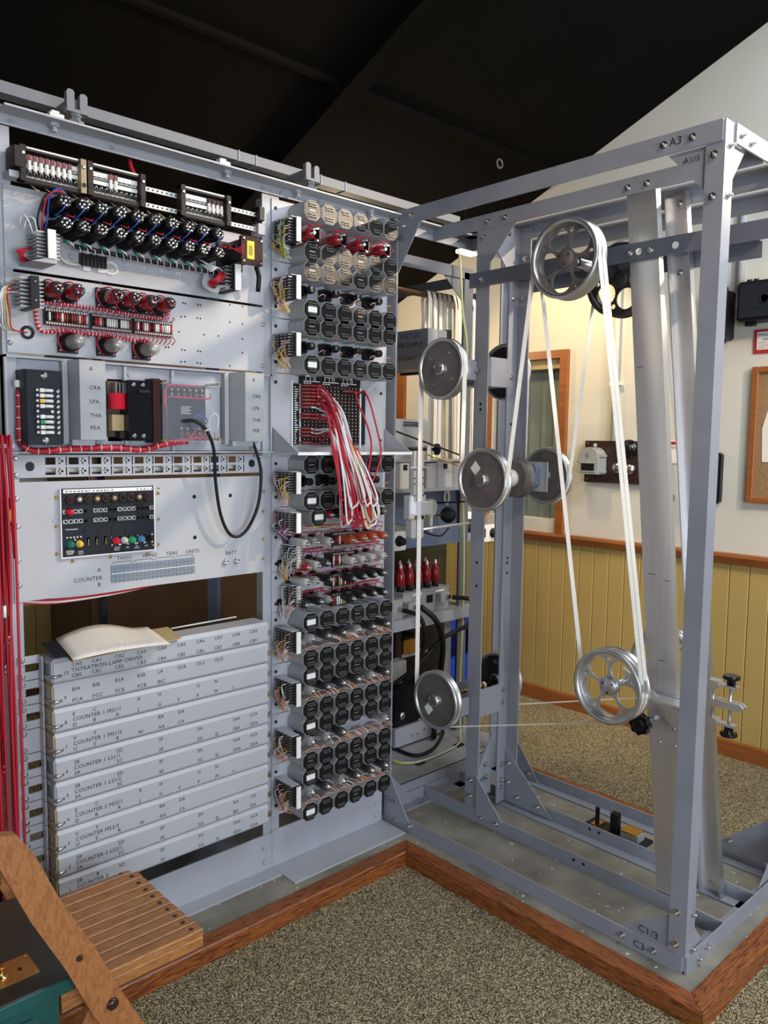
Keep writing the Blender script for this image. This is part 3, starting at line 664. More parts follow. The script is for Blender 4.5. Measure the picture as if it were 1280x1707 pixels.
# P6, P7: two panels of plain valves with resistor boards in the middle
def valve_rows(p, rows):
    for (vl, left, vr, right) in rows:
        zl = None
        for u, v, m_ in left:
            D = 0.115; q = on_y(u, v, -D); valve(p, q.x, q.z, m_, 0.12, 0.0145)
        for u, v, m_ in right:
            D = 0.115; q = on_y(u, v, -D); valve(p, q.x, q.z, m_, 0.12, 0.0145)
        q = on_y(575, vr, -0.06); z = q.z
        bd = part('resistor_board', MB().box(-0.325, -0.225, -0.055, -0.050, z-0.026, z+0.026), 'paxolin', p)
        part('stand', MB().box(-0.32, -0.31, -0.05, -0.003, z-0.02, z+0.02), 'paxolin', bd); part('stand', MB().box(-0.24, -0.23, -0.05, -0.003, z-0.02, z+0.02), 'paxolin', bd)
        t1, t2 = MB(), MB(); rr = random.Random(int(vr))
        cols = {}
        for k in range(11):
            x = -0.320+k*0.009; cm = rr.choice(['red_valve', 'black', 'grey_wire', 'manila', 'label_white', 'red_valve'])
            cols.setdefault(cm, MB()).cyl((x, -0.058, z-0.015), (x, -0.058, z+0.015), 0.0027, 6)
            t1.box(x-0.0025, x+0.0025, -0.060, -0.055, z+0.019, z+0.024); t1.box(x-0.0025, x+0.0025, -0.060, -0.055, z-0.024, z-0.019)
        for cm, mb in cols.items(): part('resistors', mb, cm, bd, stuff=True)
        part('tags', t1, 'solder', bd, stuff=True)
        ps = []
        for k in range(14):
            x = -0.49+k*0.031+rr.uniform(-0.008, 0.008)
            ps.append([(x, -0.012, z+0.030+rr.uniform(-.006, .006)), (x+0.012, -0.03-rr.random()*0.02, z+0.034), (x+0.025, -0.03, z+0.030), (x+0.030, -0.012, z+0.010+rr.uniform(-.01, .01))])
        wires('wire', p, ps, 'red_wire', 0.0016)
        wires('loom', p, [[(-0.48, -0.010, z-0.034), (-0.38, -0.012, z-0.030), (-0.33, -0.012, z-0.028)], [(-0.20, -0.010, z-0.030), (-0.10, -0.010, z-0.028), (-0.06, -0.010, z-0.030)]], 'red_wire', 0.0035)
        wires('lacing', p, [[(x, -0.005, z-0.0365), (x+0.0015, -0.0155, z-0.033), (x+0.001, -0.007, z-0.027)] for x in [-0.47+0.012*i for i in range(12)]+[-0.195+0.012*i for i in range(12)]], 'white_wire', 0.0009)
G = 'valve_grey'; B = 'valve_black'; S = 'valve_glass'; R = 'orange_valve'
p = rpanel('grey panel with four orange-red and four grey valves on its right side', 886, 954)
valve_rows(p, [(902, [(512, 907, G), (528, 904, S), (552, 903, G)], 899, [(590, 900, R), (609, 897, R), (626, 895, R), (643, 893, R)]),
               (938, [(515, 946, 'red_valve'), (531, 943, G), (547, 939, 'valve_smoke')], 932, [(591, 936, G), (608, 933, G), (625, 930, G), (642, 927, G)])])
connector(p, 911, 947, D=0.075, cols=('white_wire', 'yellow_wire', 'grey_wire'))
p = rpanel('grey panel with eight black valves on its right side', 954, 1021)
valve_rows(p, [(968, [(514, 972, G), (530, 969, S), (553, 966, B)], 967, [(591, 965, B), (609, 961, B), (626, 958, B), (641, 955, B)]),
               (1005, [(512, 1009, B), (536, 1003, B), (550, 1000, S)], 999, [(590, 998, B), (607, 993, B), (625, 989, B), (642, 987, B)])])
connector(p, 978, 1013, D=0.075, cols=('white_wire', 'pink_wire', 'grey_wire'))
# four like panels: cans / glass valves / cans
for i, (v0, v1, ra, rt, rb, cv, tubes, lab) in enumerate((
    (1021, 1108, 1037, 1066, 1098, (1054, 1089), (0, 1, 2, 3, 4, 5), 'topmost of the four lower panels with clear glass valves between cans'),
    (1108, 1192, 1126.5, 1153, 1182, (1140, 1177), (0, 1, 2, 3, 4, 5), 'second from the top of the four lower panels with glass valves'),
    (1192, 1275, 1210, 1238, 1268, (1229, 1263), (0, 1, 2, 5), 'lower panel whose row of glass valves has two places empty'),
    (1275, 1362, 1294.5, 1322, 1353, (1312, 1347), (0, 1, 2, 3, 4, 5), 'lowest panel of cans and glass valves just above the rack foot'))):
    p = rpanel(lab, v0, v1); can_row(p, 518, ra, True); zb_ = can_row(p, 517, rb, i == 3)
    z = on_y(520.6, rt, -0.10).z
    for k in tubes:
        valve(p, CX0+CPX*k+0.004, z, 'valve_smoke' if (k*3+i) % 4 in (0, 2, 3) and k > 0 else 'valve_glass', 0.105, 0.0165)
        if k: part('getter', MB().lathe((CX0+CPX*k+0.004, -0.03, z), (0, -1, 0), [(0, 0.008), (0.035, 0.010), (0.045, 0.006)], 10), 'black', p)
    rr = random.Random(i)
    for cm, cn in (('pink_wire', 7), ('orange_wire', 7), ('white_wire', 4)):
        ps = []
        for k in range(cn):
            x = CX0-0.01+rr.random()*0.36; dx = rr.uniform(0.02, 0.05)
            ps.append([(x, -0.07, z-0.017), (x+dx*0.4, -0.085, z-0.010), (x+dx*0.8, -0.098, z-0.020), (x+dx, -0.097, z-0.030)])
        wires('wire', p, ps, cm, 0.0013)
    for cm, o in (('orange_wire', 0.0), ('pink_wire', 0.004)):
        wires('wire', p, [[(CX0-0.03+CPX*k+o*3, -0.086-o, zb_+0.0325), (CX0-0.005+CPX*k, -0.090, zb_+0.036+rr.uniform(-.002, .005)), (CX0+0.015+CPX*k, -0.084, zb_+0.034+rr.uniform(0, .006)), (CX0+0.038+CPX*k-o, -0.088, zb_+0.0325)] for k in range(6)], cm, 0.0011)
    connector(p, *cv, cols=('white_wire', 'pink_wire', 'orange_wire'))

# ------------------------------------------------------------------ patch panel with its shelf and cords
zt, zb = zpx(621), zpx(760)
pp = thing('patchbay', 'light grey patch panel with a dark board of jack holes and a sloping shelf below', 'panel', (-0.29, 0.0, zb))
part('plate', MB().box(XM+0.001, -0.042, -0.003, 0.001, zb, zt-0.002), 'paint_panel', pp)
def Yp(u, v, y=-0.006): return on_y(u, v, y)
a, b_ = Yp(500, 650), Yp(597, 738); hd = (Yp(500, 629), Yp(597, 645))
x0, x1 = a.x, b_.x; zt_ = Yp(560, 644).z; zb_ = Yp(500, 741).z
part('header', MB().box(x0-0.004, x1+0.004, -0.010, -0.003, zt_, zt_+0.045), 'black', pp)
part('side_scale', MB().box(x0-0.032, x0-0.006, -0.010, -0.003, zb_, zt_), 'black', pp)
part('edge_strip', MB().box(x0-0.0055, x0-0.0015, -0.012, -0.003, zb_, zt_).box(x1+0.002, x1+0.008, -0.012, -0.003, zb_-0.01, zt_).box(x0-0.037, x0-0.0325, -0.011, -0.003, zb_-0.01, zt_+0.012), 'label_white', pp)
part('right_scale', MB().box(x1+0.0085, x1+0.030, -0.009, -0.003, zb_, zt_-0.01), 'black_panel', pp)
bd = part('jack_board', MB().box(x0, x1, -0.010, -0.003, zb_, zt_), 'paxolin', pp)
st, jk, hl = MB(), MB(), MB()
NR, NC = 17, 16
for r_ in range(NR):
    z = zb_+(r_+0.5)*(zt_-zb_)/NR
    if r_ % 2 == 0: st.box(x0+0.06, x1-0.002, -0.0115, -0.010, z-0.0055, z+0.0055)
    for c in range(NC):
        x = x0+(c+0.5)*(x1-x0)/NC
        jk.lathe((x, -0.010, z), (0, -1, 0), [(0, 0.0048), (0.0035, 0.0048), (0.0035, 0.0028), (0.001, 0.0028)], 6)
        hl.box(x+0.0055, x+0.0085, -0.013, -0.010, z-0.0015, z+0.0015)
part('wood_strips', st, 'brown_box', bd, stuff=True); part('jacks', jk, 'black', bd, stuff=True); part('eyelets', hl, 'cloth_white', bd, stuff=True)
m_ = MB()
for k in range(3):
    xx = x0+0.012+k*(x1-x0-0.02)*0.34; w_ = 0.050
    m_.box(xx, xx+w_+0.02, -0.011, -0.0099, zt_+0.009, zt_+0.0115)
    m_.box(xx+0.008, xx+0.0095, -0.011, -0.0099, zt_+0.009, zt_+0.026); m_.box(xx+w_*0.55, xx+w_*0.55+0.0015, -0.011, -0.0099, zt_+0.009, zt_+0.026); m_.box(xx+w_*0.85, xx+w_*0.85+0.0015, -0.011, -0.0099, zt_+0.009, zt_+0.026); m_.box(xx+w_, xx+w_+0.0015, -0.011, -0.0099, zt_+0.009, zt_+0.026)
    m_.box(xx+0.008, xx+w_, -0.011, -0.0099, zt_+0.0255, zt_+0.030); m_.box(xx+w_*0.5, xx+w_*0.5+0.0015, -0.011, -0.0099, zt_+0.030, zt_+0.036)
    for q in range(3): m_.box(xx+q*0.012, xx+q*0.012+0.007, -0.011, -0.0099, zt_+0.002, zt_+0.006)
part('header_marks', m_, 'label_white', pp, stuff=True)
m_ = MB(); rr = random.Random(4)
for k in range(26):
    z = zb_+0.004+k*(zt_-zb_-0.01)/26; m_.box(x0-0.026, x0-0.026+rr.uniform(0.005, 0.016), -0.011, -0.0099, z, z+0.003)
part('scale_marks', m_, 'label_white', pp, stuff=True)
for x, z in ((XM+0.016, zt-0.03), (XM+0.016, zb+0.03), (-0.055, zt-0.045), (-0.055, zb+0.055)):
    part('screw', MB().lathe((x, -0.003, z), (0, -1, 0), [(0, 0.0055), (0.002, 0.0055), (0.003, 0.003)], 10), 'black', pp)
SD = 0.145
sz = on_y(470, 757, -SD).z
part('shelf', MB().box(XM+0.001, -0.030, -SD, -0.003, sz-0.003, sz), 'paint_panel', pp)
part('shelf_lip', MB().box(XM+0.001, -0.030, -SD-0.002, -SD, sz-0.004, sz+0.006), 'label_white', pp)
for x in (XM+0.001, -0.034):
    part('cheek', MB().prism([(-0.003, sz+0.001), (-SD, sz+0.001), (-SD, sz+0.005), (-0.003, sz+0.088)], 'x', x, x+0.003), 'paint', pp)
# patch cords: plug in a jack, hang over the shelf edge and return
ORD = ['first', 'second', 'third', 'fourth', 'fifth', 'sixth', 'seventh', 'eighth', 'ninth', 'tenth', 'eleventh', 'twelfth', 'thirteenth', 'fourteenth', 'fifteenth', 'sixteenth', 'seventeenth']
used_rows = {}
def cord(row, us, u1, v1, m, y1, lift, back_u):
    col_ = used_rows.get(row, 0); used_rows[row] = col_+1
    z0 = zb_+(NR-row-0.5)*(zt_-zb_)/NR
    x = on_y(502+7*col_, 690, -0.02).x
    pl_ = V((x, -0.014-0.006*col_, z0)); k = V((x+0.032, -0.030-0.006*col_, z0))
    sh = on_y(us, 756, -SD-0.012); sh.z = sz+0.012+lift
    e1 = on_y(u1, v1, y1); back = on_y(u1+back_u, v1-12, y1+0.012)
    mid = k.lerp(sh, 0.5)+V((0.006, -0.022, 0.030))
    lab = {'red_wire': 'red', 'white_wire': 'white', 'grey_wire': 'grey', 'yellow_wire': 'yellow'}[m]+' patch cord, '+ORD[col_]+' plug in the '+ORD[row]+' jack row of the patch board'
    c = thing('patch_cable', lab, 'cable', (x, -0.014, z0), 'patch cords hanging from the patch panel over its shelf')
    part('plug', MB().lathe(pl_, (1, -0.5, 0), [(0, 0.003), (0.004, 0.005), (0.034, 0.005), (0.038, 0.003)], 8), 'plug_red', c)
    up = sh+V((0.020, 0.006, -0.004))
    part('cord', MB().tube([k, k+V((0.020, -0.014, -0.004)), mid, sh, sh.lerp(e1, 0.5)+V((0.0, -0.006, -0.004)), e1, e1.lerp(back, 0.5)-V((0, 0, 0.014)), back, back.lerp(up, 0.55)+V((0.006, 0, 0)), up], 0.0034, 6, 5), m, c)
    return c
rr = random.Random(11)
spec = [('red_wire', r_) for r_ in (0, 1, 2, 3, 4, 5, 8, 9, 14)]+[('white_wire', r_) for r_ in (1, 3, 6, 8, 12, 13)]+[('grey_wire', r_) for r_ in (2, 9, 12)]+[('red_wire', 0), ('white_wire', 5), ('red_wire', 4), ('white_wire', 2), ('red_wire', 16), ('white_wire', 9), ('grey_wire', 8), ('red_wire', 13), ('white_wire', 4)]
for i, (m_, r_) in enumerate(spec):
    t_ = rr.random(); u1 = 566+t_*62+rr.uniform(-4, 4); v1 = 828+rr.random()*48
    cord(r_, 556+t_*36+rr.uniform(-3, 3), u1, v1, m_, -0.165+rr.uniform(-0.03, 0.02), rr.uniform(0, 0.012), rr.uniform(6, 18))
cord(12, 588, 611, 872, 'yellow_wire', -0.17, 0.004, 10)
for (u, v, path, lab) in ((570, 652, [(592, 655), (600, 680), (613, 712), (619, 745), (613, 790), (606, 830)], 'red patch cord plugged in at the top right, falling left of its twin'), (583, 654, [(607, 653), (616, 670), (627, 710), (635, 752), (628, 785), (614, 815)], 'red patch cord plugged in at the top right, rightmost of all')):
    q = on_y(u, v, -0.02); c = thing('patch_cable', lab, 'cable', q, 'patch cords hanging from the patch panel over its shelf')
    part('plug', MB().lathe(q, (1, -0.35, 0), [(0, 0.003), (0.004, 0.005), (0.040, 0.005), (0.045, 0.003)], 8), 'plug_red', c)
    part('cord', MB().tube([q+V((0.044, -0.015, 0))]+[on_y(a_, b__, -0.05-0.11*min(1, i/3)) for i, (a_, b__) in enumerate(path)], 0.0034, 6, 5), 'red_wire', c)

# ------------------------------------------------------------------ left rack, from the top
PX0, PX1 = -1.361, -0.574
def plate(name, label, cat, z0, z1, x0=PX0, x1=PX1, m='paint_panel'):
    t = thing(name, label, cat, ((x0+x1)/2, 0.0, z0))
    part('plate', MB().box(x0, x1, -0.004, 0.0005, z0, z1), m, t); return t
def slotscrew(parent, x, z, y=-0.004, r=0.007, m='steel'):
    m_ = MB(); m_.lathe((x, y, z), (0, -1, 0), [(0, r), (0.002, r*0.95), (0.004, r*0.6)], 12); return part('screw', m_, m, parent)
# fuse bay
fb = thing('fuse_bay', 'dark frames of red tipped fuses on pierced rails at the rack top', 'fuse holder', (-0.96, -0.02, 2.13))
part('rail', MB().box(-1.345, -0.600, -0.030, -0.026, 2.172, 2.184), 'cloth_white', fb)
part('rail', MB().box(-1.345, -0.600, -0.030, -0.026, 2.128, 2.140), 'cloth_white', fb)
m_ = MB()
for k in range(52):
    x = -1.335+k*0.0142
    for z in (2.178, 2.134): m_.lathe((x, -0.0302, z), (0, -1, 0), [(0, 0.0028), (0.0006, 0.0028)], 8)
part('rail_holes', m_, 'black', fb, stuff=True)
for fi, (u0, u1) in enumerate(((31, 141), (143, 239), (298, 381))):
    x0, x1 = on_y(u0, 270, -0.045).x, on_y(u1, 300, -0.045).x; z0, z1 = 2.120, 2.206
    f = part('fuse_frame', MB().box(x0, x1, -0.05, -0.032, z1-0.010, z1).box(x0, x1, -0.05, -0.032, z0, z0+0.010), 'paxolin', fb)
    for xa, m_ in ((x0, 'paxolin'), (x1-0.014, 'gasket' if fi == 0 else 'paxolin')):
        part('end_block', MB().box(xa, xa+0.014, -0.058, -0.030, z0, z1), m_, f)
        part('hole', MB().lathe((xa+0.007, -0.0582, z0+0.02), (0, -1, 0), [(0, 0.006), (0.001, 0.006)], 10), 'black', f)
        slotscrew(f, xa+0.007, z1-0.02, -0.058, 0.0055, 'solder')
    part('backing', MB().box(x0, x1, -0.029, -0.027, z0, z1), 'black', f)
    part('scale_strip', MB().box(x0+0.018, x1-0.018, -0.051, -0.050, z1-0.005, z1-0.001), 'cloth_white', f)
    part('bus_strip', MB().box(x0+0.016, x1-0.016, -0.040, -0.036, z1-0.030, z1-0.018).box(x0+0.016, x1-0.016, -0.040, -0.036, z0+0.036, z0+0.046), 'cloth_white', f)
    red, cl, hk_ = MB(), MB(), MB()
    n = 9; fused = range(8) if fi == 0 else ((3, 4) if fi == 1 else (5, 6, 7, 8))
    for k in range(n):
        x = x0+0.026+k*(x1-x0-0.050)/(n-1)
        cl.lathe((x, -0.036, z1-0.024), (0, -1, 0), [(0, 0.004), (0.005, 0.003)], 6)
        hk_.tube([(x-0.003, -0.042, z0+0.014), (x-0.0035, -0.048, z0+0.024), (x, -0.050, z0+0.028), (x+0.0035, -0.048, z0+0.024), (x+0.003, -0.042, z0+0.014)], 0.0013, 4)
        if k in fused:
            red.box(x-0.0045, x+0.0045, -0.047, -0.036, z1-0.031, z1-0.018)
            part('fuse', MB().bbox(x-0.0042, x+0.0042, -0.047, -0.038, z0+0.030, z1-0.032, 0.002, 'z'), 'cloth_white', f)
    part('contacts', cl, 'solder', f, stuff=True); part('clips', hk_, 'solder', f, stuff=True)
    if fused: part('fuse_caps', red, 'plug_red' if fi < 2 else 'brown_box', f, stuff=True)
part('mount', MB().bbox(-1.352, -1.322, -0.060, -0.004, 2.150, 2.200, 0.004, 'z'), 'paxolin', fb)
part('mount', MB().bbox(-0.622, -0.598, -0.050, -0.004, 2.160, 2.200, 0.004, 'z'), 'black', fb)
part('lower_clip', MB().box(-1.358, -1.318, -0.045, -0.004, 2.126, 2.142), 'can_grey', fb); part('lower_clip', MB().box(-0.62, -0.592, -0.045, -0.004, 2.118, 2.150), 'can_grey', fb)
wires('wire', fb, [[(-1.30+i*0.035, -0.03, 2.118), (-1.29+i*0.035, -0.045, 2.105), (-1.28+i*0.035, -0.03, 2.11)] for i in range(14)], 'pink_wire', 0.0013)
rw = on_y(226, 285, -0.01); part('riser', MB().tube([(rw.x, -0.02, 2.20), (rw.x-0.006, 0.0, 2.23), (rw.x-0.004, 0.02, 2.262)], 0.006, 6, 3), 'red_wire', fb)

# panel of twenty black capacitors
d2 = plate('capacitor_chassis', 'grey panel with two crowded rows of black cylinders and blue wires', 'panel', 1.909, 2.116)
rows = ([(110, 335), (141, 340), (172, 346), (202, 354), (232, 359.5), (261, 366), (289.5, 372), (317, 378), (341, 383.5), (367, 389.5)],
        [(112, 368), (142, 376), (171, 382), (203, 389), (233, 394), (261, 400), (289, 405), (317, 411), (342, 416), (367.5, 422)])
rr = random.Random(3); zz = []
for ri, row in enumerate(rows):
    z = sum(on_y(u, v, -0.115).z for u, v in row)/10; zz.append(z)
    for u, v in row:
        x = on_y(u, v, -0.115).x
        c = part('capacitor', MB().lathe((x, -0.004, z), (0, -1, 0), [(0, 0.024), (0.02, 0.024), (0.022, 0.0195), (0.100, 0.0195), (0.104, 0.017)], 16), 'black_gloss', d2)
        m_ = MB()
        for k in range(8):
            a = k*PI/4; m_.lathe((x+0.011*math.cos(a), -0.108, z+0.011*math.sin(a)), (rr.uniform(-.3, .3), -1, rr.uniform(-.3, .3)), [(0, 0.0042), (0.004, 0.0036), (0.009, 0.002)], 5)
        m_.lathe((x, -0.108, z), (0, -1, 0), [(0, 0.005), (0.007, 0.003)], 6)
        part('solder_tags', m_, 'solder', c, stuff=True)
for (u, v) in rows[0]:
    x = on_y(u, v, -0.115).x
    wires('wire', d2, [[(x, -0.118, zz[0]-0.008), (x-0.012, -0.122, zz[0]-0.026), (x-0.022, -0.105, zz[0]-0.038)]], 'blue_wire', 0.0019)
    wires('wire', d2, [[(x-0.024+0.008*k, -0.098+0.006*k, zz[0]-0.036-0.003*k), (x-0.005+0.008*k, -0.10, zz[0]-0.042-0.003*k)] for k in range(4)], 'blue_wire', 0.0015)
    wires('wire', d2, [[(x+0.018, -0.06, zz[1]-0.030), (x+0.022, -0.08, zz[1]-0.040), (x+0.034, -0.07, zz[1]-0.044)], [(x+0.03, -0.05, zz[1]-0.028), (x+0.035, -0.066, zz[1]-0.04), (x+0.045, -0.05, zz[1]-0.045)]], 'white_wire', 0.0012)
    wires('wire', d2, [[(x+0.004, -0.10, zz[0]-0.03), (x+0.02, -0.11, zz[0]-0.036), (x+0.03, -0.095, zz[0]-0.026)]], 'red_wire', 0.0014)
    part('stud', MB().cyl((x+0.012, -0.06, zz[1]-0.034), (x+0.028, -0.062, zz[1]-0.040), 0.004, 8), 'lamp_teal', d2)
lz = zz[1]-0.046
part('loom', MB().tube([(-1.20, -0.05, lz+0.005), (-1.0, -0.05, lz), (-0.85, -0.05, lz), (-0.70, -0.05, lz-0.002)], 0.006, 7, 4), 'black', d2)
wires('lacing', d2, [[(x, -0.043, lz+0.007), (x, -0.057, lz+0.004), (x+0.003, -0.056, lz-0.006), (x+0.003, -0.045, lz-0.008)] for x in [-1.19+0.02*i for i in range(25)]], 'white_wire', 0.0011)
def tagblock(parent, u, v0, v1, D, rows_n=8, tags_left=True, edge='label_white', ln=5, wcols=()):
    zt, zb = on_y(u, v0, -D).z, on_y(u, v1, -D).z; x = on_y(u, (v0+v1)/2, -D).x
    b = part('tag_strip', MB().box(x-0.007, x+0.007, -D, -0.004, zb, zt), 'black', parent)
    part('front_edge', MB().box(x-0.010, x+0.010, -D-0.004, -D, zb, zt), edge, b)
    m_ = MB()
    for i in range(rows_n):
        z = zb+(i+0.5)*(zt-zb)/rows_n
        for k in range(ln):
            y = -0.014-k*(D-0.02)/ln
            m_.box(x-0.030, x-0.007, y-0.0035, y+0.0035, z-0.0016, z+0.0016)
            m_.box(x+0.007, x+0.028, y-0.003, y+0.003, z-0.0016, z+0.0016)
    part('tags', m_, 'solder', b, stuff=True)
    return b, x, zb, zt
b, x, zb, zt = tagblock(d2, 86, 383, 431, 0.10)
part('foot', MB().prism([(x-0.05, zb-0.012), (x+0.012, zb-0.012), (x+0.012, zb), (x-0.012, zb)], 'y', -0.10, -0.004), 'can_grey', b)
wires('wire', d2, [[(x-0.03, -0.05, zb+0.03), (x-0.05-0.004*k, -0.06, zb+0.016), (x-0.06, -0.05, zb-0.006+0.003*k), (x-0.03, -0.03, zb)] for k in range(6)], 'red_wire', 0.0018)
wires('wire', d2, [[(x-0.03, -0.06, zt-0.01), (x-0.045, -0.07, zt+0.02), (x-0.055, -0.06, zt+0.035), (x-0.06, -0.05, zt+0.012)], [(x-0.02, -0.06, zt-0.005), (x-0.03, -0.07, zt+0.025), (x-0.043, -0.06, zt+0.03), (x-0.05, -0.05, zt)]], 'white_wire', 0.0018)
for cm, o in (('red_wire', 0.0), ('blue_wire', 0.006), ('black', -0.006)):
    part('lead', MB().tube([(x-0.005+o, -0.05, zt), (x-0.01+o*2, -0.07, zt+0.03), (x+o, -0.08, zt+0.085), (x+0.03, -0.08, zz[0]+0.03+o), (x+0.06, -0.07, zz[0]+0.02)], 0.0024, 6, 5), cm, d2)
b, x, zb, zt = tagblock(d2, 396, 441, 484, 0.10, 7)
wires('wire', d2, [[(x-0.03, -0.04-0.008*k, zt-0.006*k), (x-0.055, -0.08, zb+0.035-0.003*k), (x-0.075+0.004*k, -0.06, zb+0.02), (x-0.05, -0.05, zb+0.003*k)] for k in range(7)], 'red_wire', 0.002)
wires('wire', d2, [[(x-0.028, -0.03-0.01*k, zb+0.02-0.002*k), (x-0.05, -0.07, zb-0.010+0.003*k), (x-0.085+0.005*k, -0.05, zb+0.006), (x-0.075, -0.03, zb+0.045+0.004*k)] for k in range(8)], 'grey_wire', 0.0018)
wires('wire', d2, [[(x-0.09+0.004*k, -0.03, zt+0.012), (x-0.07, -0.06, zt-0.005-0.004*k), (x-0.05, -0.07, zt-0.012), (x-0.03, -0.05, zt-0.01)] for k in range(6)], 'white_wire', 0.0017)
bq0, bq1 = on_y(402, 392, -0.13), on_y(438, 440, -0.13); zc0, zc1 = on_y(402, 438, -0.13).z, on_y(402, 391, -0.13).z
tr = part('transformer', MB().bbox(bq0.x, bq1.x, -0.13, -0.118, zc0, zc1, 0.003, 'y'), 'brown_box', d2)
part('winding', MB().bbox(bq0.x-0.012, bq1.x-0.01, -0.118, -0.02, zc0+0.008, zc1-0.008, 0.02, 'y'), 'black', tr)
part('mount_plate', MB().box(bq0.x-0.01, bq1.x, -0.02, -0.004, zc0, zc1), 'paxolin', tr)
part('yellow_label', MB().box(bq0.x+0.020, bq0.x+0.045, -0.131, -0.130, zc0+0.016, zc1-0.013), 'yellow_label', tr)
m_ = MB()
for k in range(4): m_.box(bq0.x+0.026+k*0.0035, bq0.x+0.0275+k*0.0035, -0.1315, -0.131, zc0+0.026, zc1-0.024-0.004*(k % 2))
part('label_print', m_, 'ink', tr, stuff=True)
for xx in (bq0.x+0.008, bq1.x-0.007):
    for z in (zc0+0.008, zc1-0.008): slotscrew(tr, xx, z, -0.13, 0.0045)
wires('wire', tr, [[(bq0.x-0.03, -0.10, (zc0+zc1)/2+0.004*k), (bq0.x-0.01, -0.125, (zc0+zc1)/2-0.003*k), (bq0.x+0.006, -0.134, (zc0+zc1)/2+0.012-0.008*k)] for k in range(4)], 'red_wire', 0.0016)
q = on_y(427, 445, -0.05); part('tail_cable', MB().tube([q, q+V((0.003, -0.01, -0.03)), q+V((0.006, 0, -0.075))], 0.0075, 8, 3), 'black', d2)
q0, q1 = on_y(135, 424, -0.02), on_y(178, 446, -0.02); tz = (on_y(135, 424, -0.02).z+on_y(135, 439, -0.02).z)/2
tb2 = part('terminal_block', MB().box(q0.x, q1.x, -0.022, -0.004, tz-0.016, tz+0.016), 'black', d2)
m_ = MB()
for k in range(7): m_.box(q0.x+0.003+k*0.0105, q0.x+0.0045+k*0.0105, -0.026, -0.022, tz-0.016, tz+0.016)
part('barriers', m_, 'paxolin', tb2, stuff=True)
for k in (0.02, 0.06):
    for s_ in (-1, 1): part('tab', MB().box(q0.x+k-0.010, q0.x+k+0.010, -0.010, -0.004, tz+s_*0.016, tz+s_*0.026), 'cloth_white', tb2)
q = on_y(184, 447, -0.005); part('ring_grommet', MB().tube([q+V((0.020*math.cos(a*PI/8), 0, 0.016*math.sin(a*PI/8))) for a in range(17)], 0.004, 6), 'cloth_white', d2)
q = on_y(98, 415, -0.01); part('white_cable', MB().tube([q, on_y(100, 428, -0.012), on_y(112, 439, -0.012), on_y(135, 442, -0.012)], 0.004, 7, 4), 'valve_grey', d2)
for (u, v) in ((46, 368), (47, 398), (206, 435), (281, 447), (118, 428)):
    q = on_y(u, v, 0); part('stud', MB().lathe((q.x, -0.004, q.z), (0, -1, 0), [(0, 0.008), (0.004, 0.007), (0.005, 0.003)], 10), 'paint', d2)

# panel with six dark red valves, strips of resistors and three clear valves
d3 = plate('valve_chassis', 'grey panel with six dark red valves above and three clear valves below', 'panel', 1.697, 1.901)
def squat_valve(parent, u, v, m, Lg, r, glass=False):
    D = Lg; q = on_y(u, v, -D); x, z = q.x, q.z
    s_ = part('valve_base', MB().box(x-0.027, x+0.027, -0.012, -0.004, z-0.027, z+0.027), 'black', parent)
    part('holder', MB().lathe((x, -0.012, z), (0, -1, 0), [(0, 0.024), (0.006, 0.024), (0.010, 0.019), (0.022, 0.019)], 16), 'black', s_)
    for dx in (-0.021, 0.021): 
        for dz in (-0.021, 0.021): part('screw', MB().lathe((x+dx, -0.012, z+dz), (0, -1, 0), [(0, 0.004), (0.002, 0.003)], 8), 'steel', s_)
    b = part('bulb', MB().lathe((x, -0.030, z), (0, -1, 0), [(0, r*0.9), (0.012, r), (Lg-0.050, r), (Lg-0.040, r*0.8), (Lg-0.036, r*0.4)], 16), m, s_)
    m_ = MB(); rr = random.Random(u)
    if glass: m_.lathe((x, -Lg+0.02, z), (0, -1, 0), [(0, r*0.66), (0.008, r*0.62), (0.010, r*0.3)], 12)
    else:
        for k in range(6): m_.lathe((x+0.008*math.cos(k*PI/3), -Lg+0.006, z+0.008*math.sin(k*PI/3)), (rr.uniform(-.4, .4), -1, rr.uniform(-.4, .4)), [(0, 0.0034), (0.008, 0.002)], 5)
        part('end_disc', MB().lathe((x, -Lg+0.008, z), (0, -1, 0), [(0, r*0.85), (0.002, r*0.8)], 14), 'black', s_)
    part('pins', m_, 'solder', s_, stuff=True)
    if glass: part('inner', MB().lathe((x, -0.032, z), (0, -1, 0), [(0, 0.012), (Lg-0.062, 0.012)], 10), 'paxolin', s_)
    wires('wire', parent, [[(x-0.026, -0.015, z+0.02), (x-0.034, -0.03, z), (x-0.022, -0.03, z-0.022), (x-0.01, -0.02, z-0.024)], [(x-0.02, -0.02, z+0.022), (x-0.004, -0.045, z+0.026), (x+0.02, -0.03, z+0.02)], [(x+0.018, -0.02, z-0.02), (x+0.024, -0.04, z-0.008), (x+0.012, -0.06, z+0.012)]], 'red_wire', 0.0019)
    return s_
for u, v in ((99, 479), (134, 483), (200, 491), (228, 496), (257, 501), (287, 505)): squat_valve(d3, u, v, 'red_valve', 0.10, 0.019)
for u, v in ((137, 567), (202, 573), (262, 580)): squat_valve(d3, u, v, 'valve_glass', 0.105, 0.019, True)
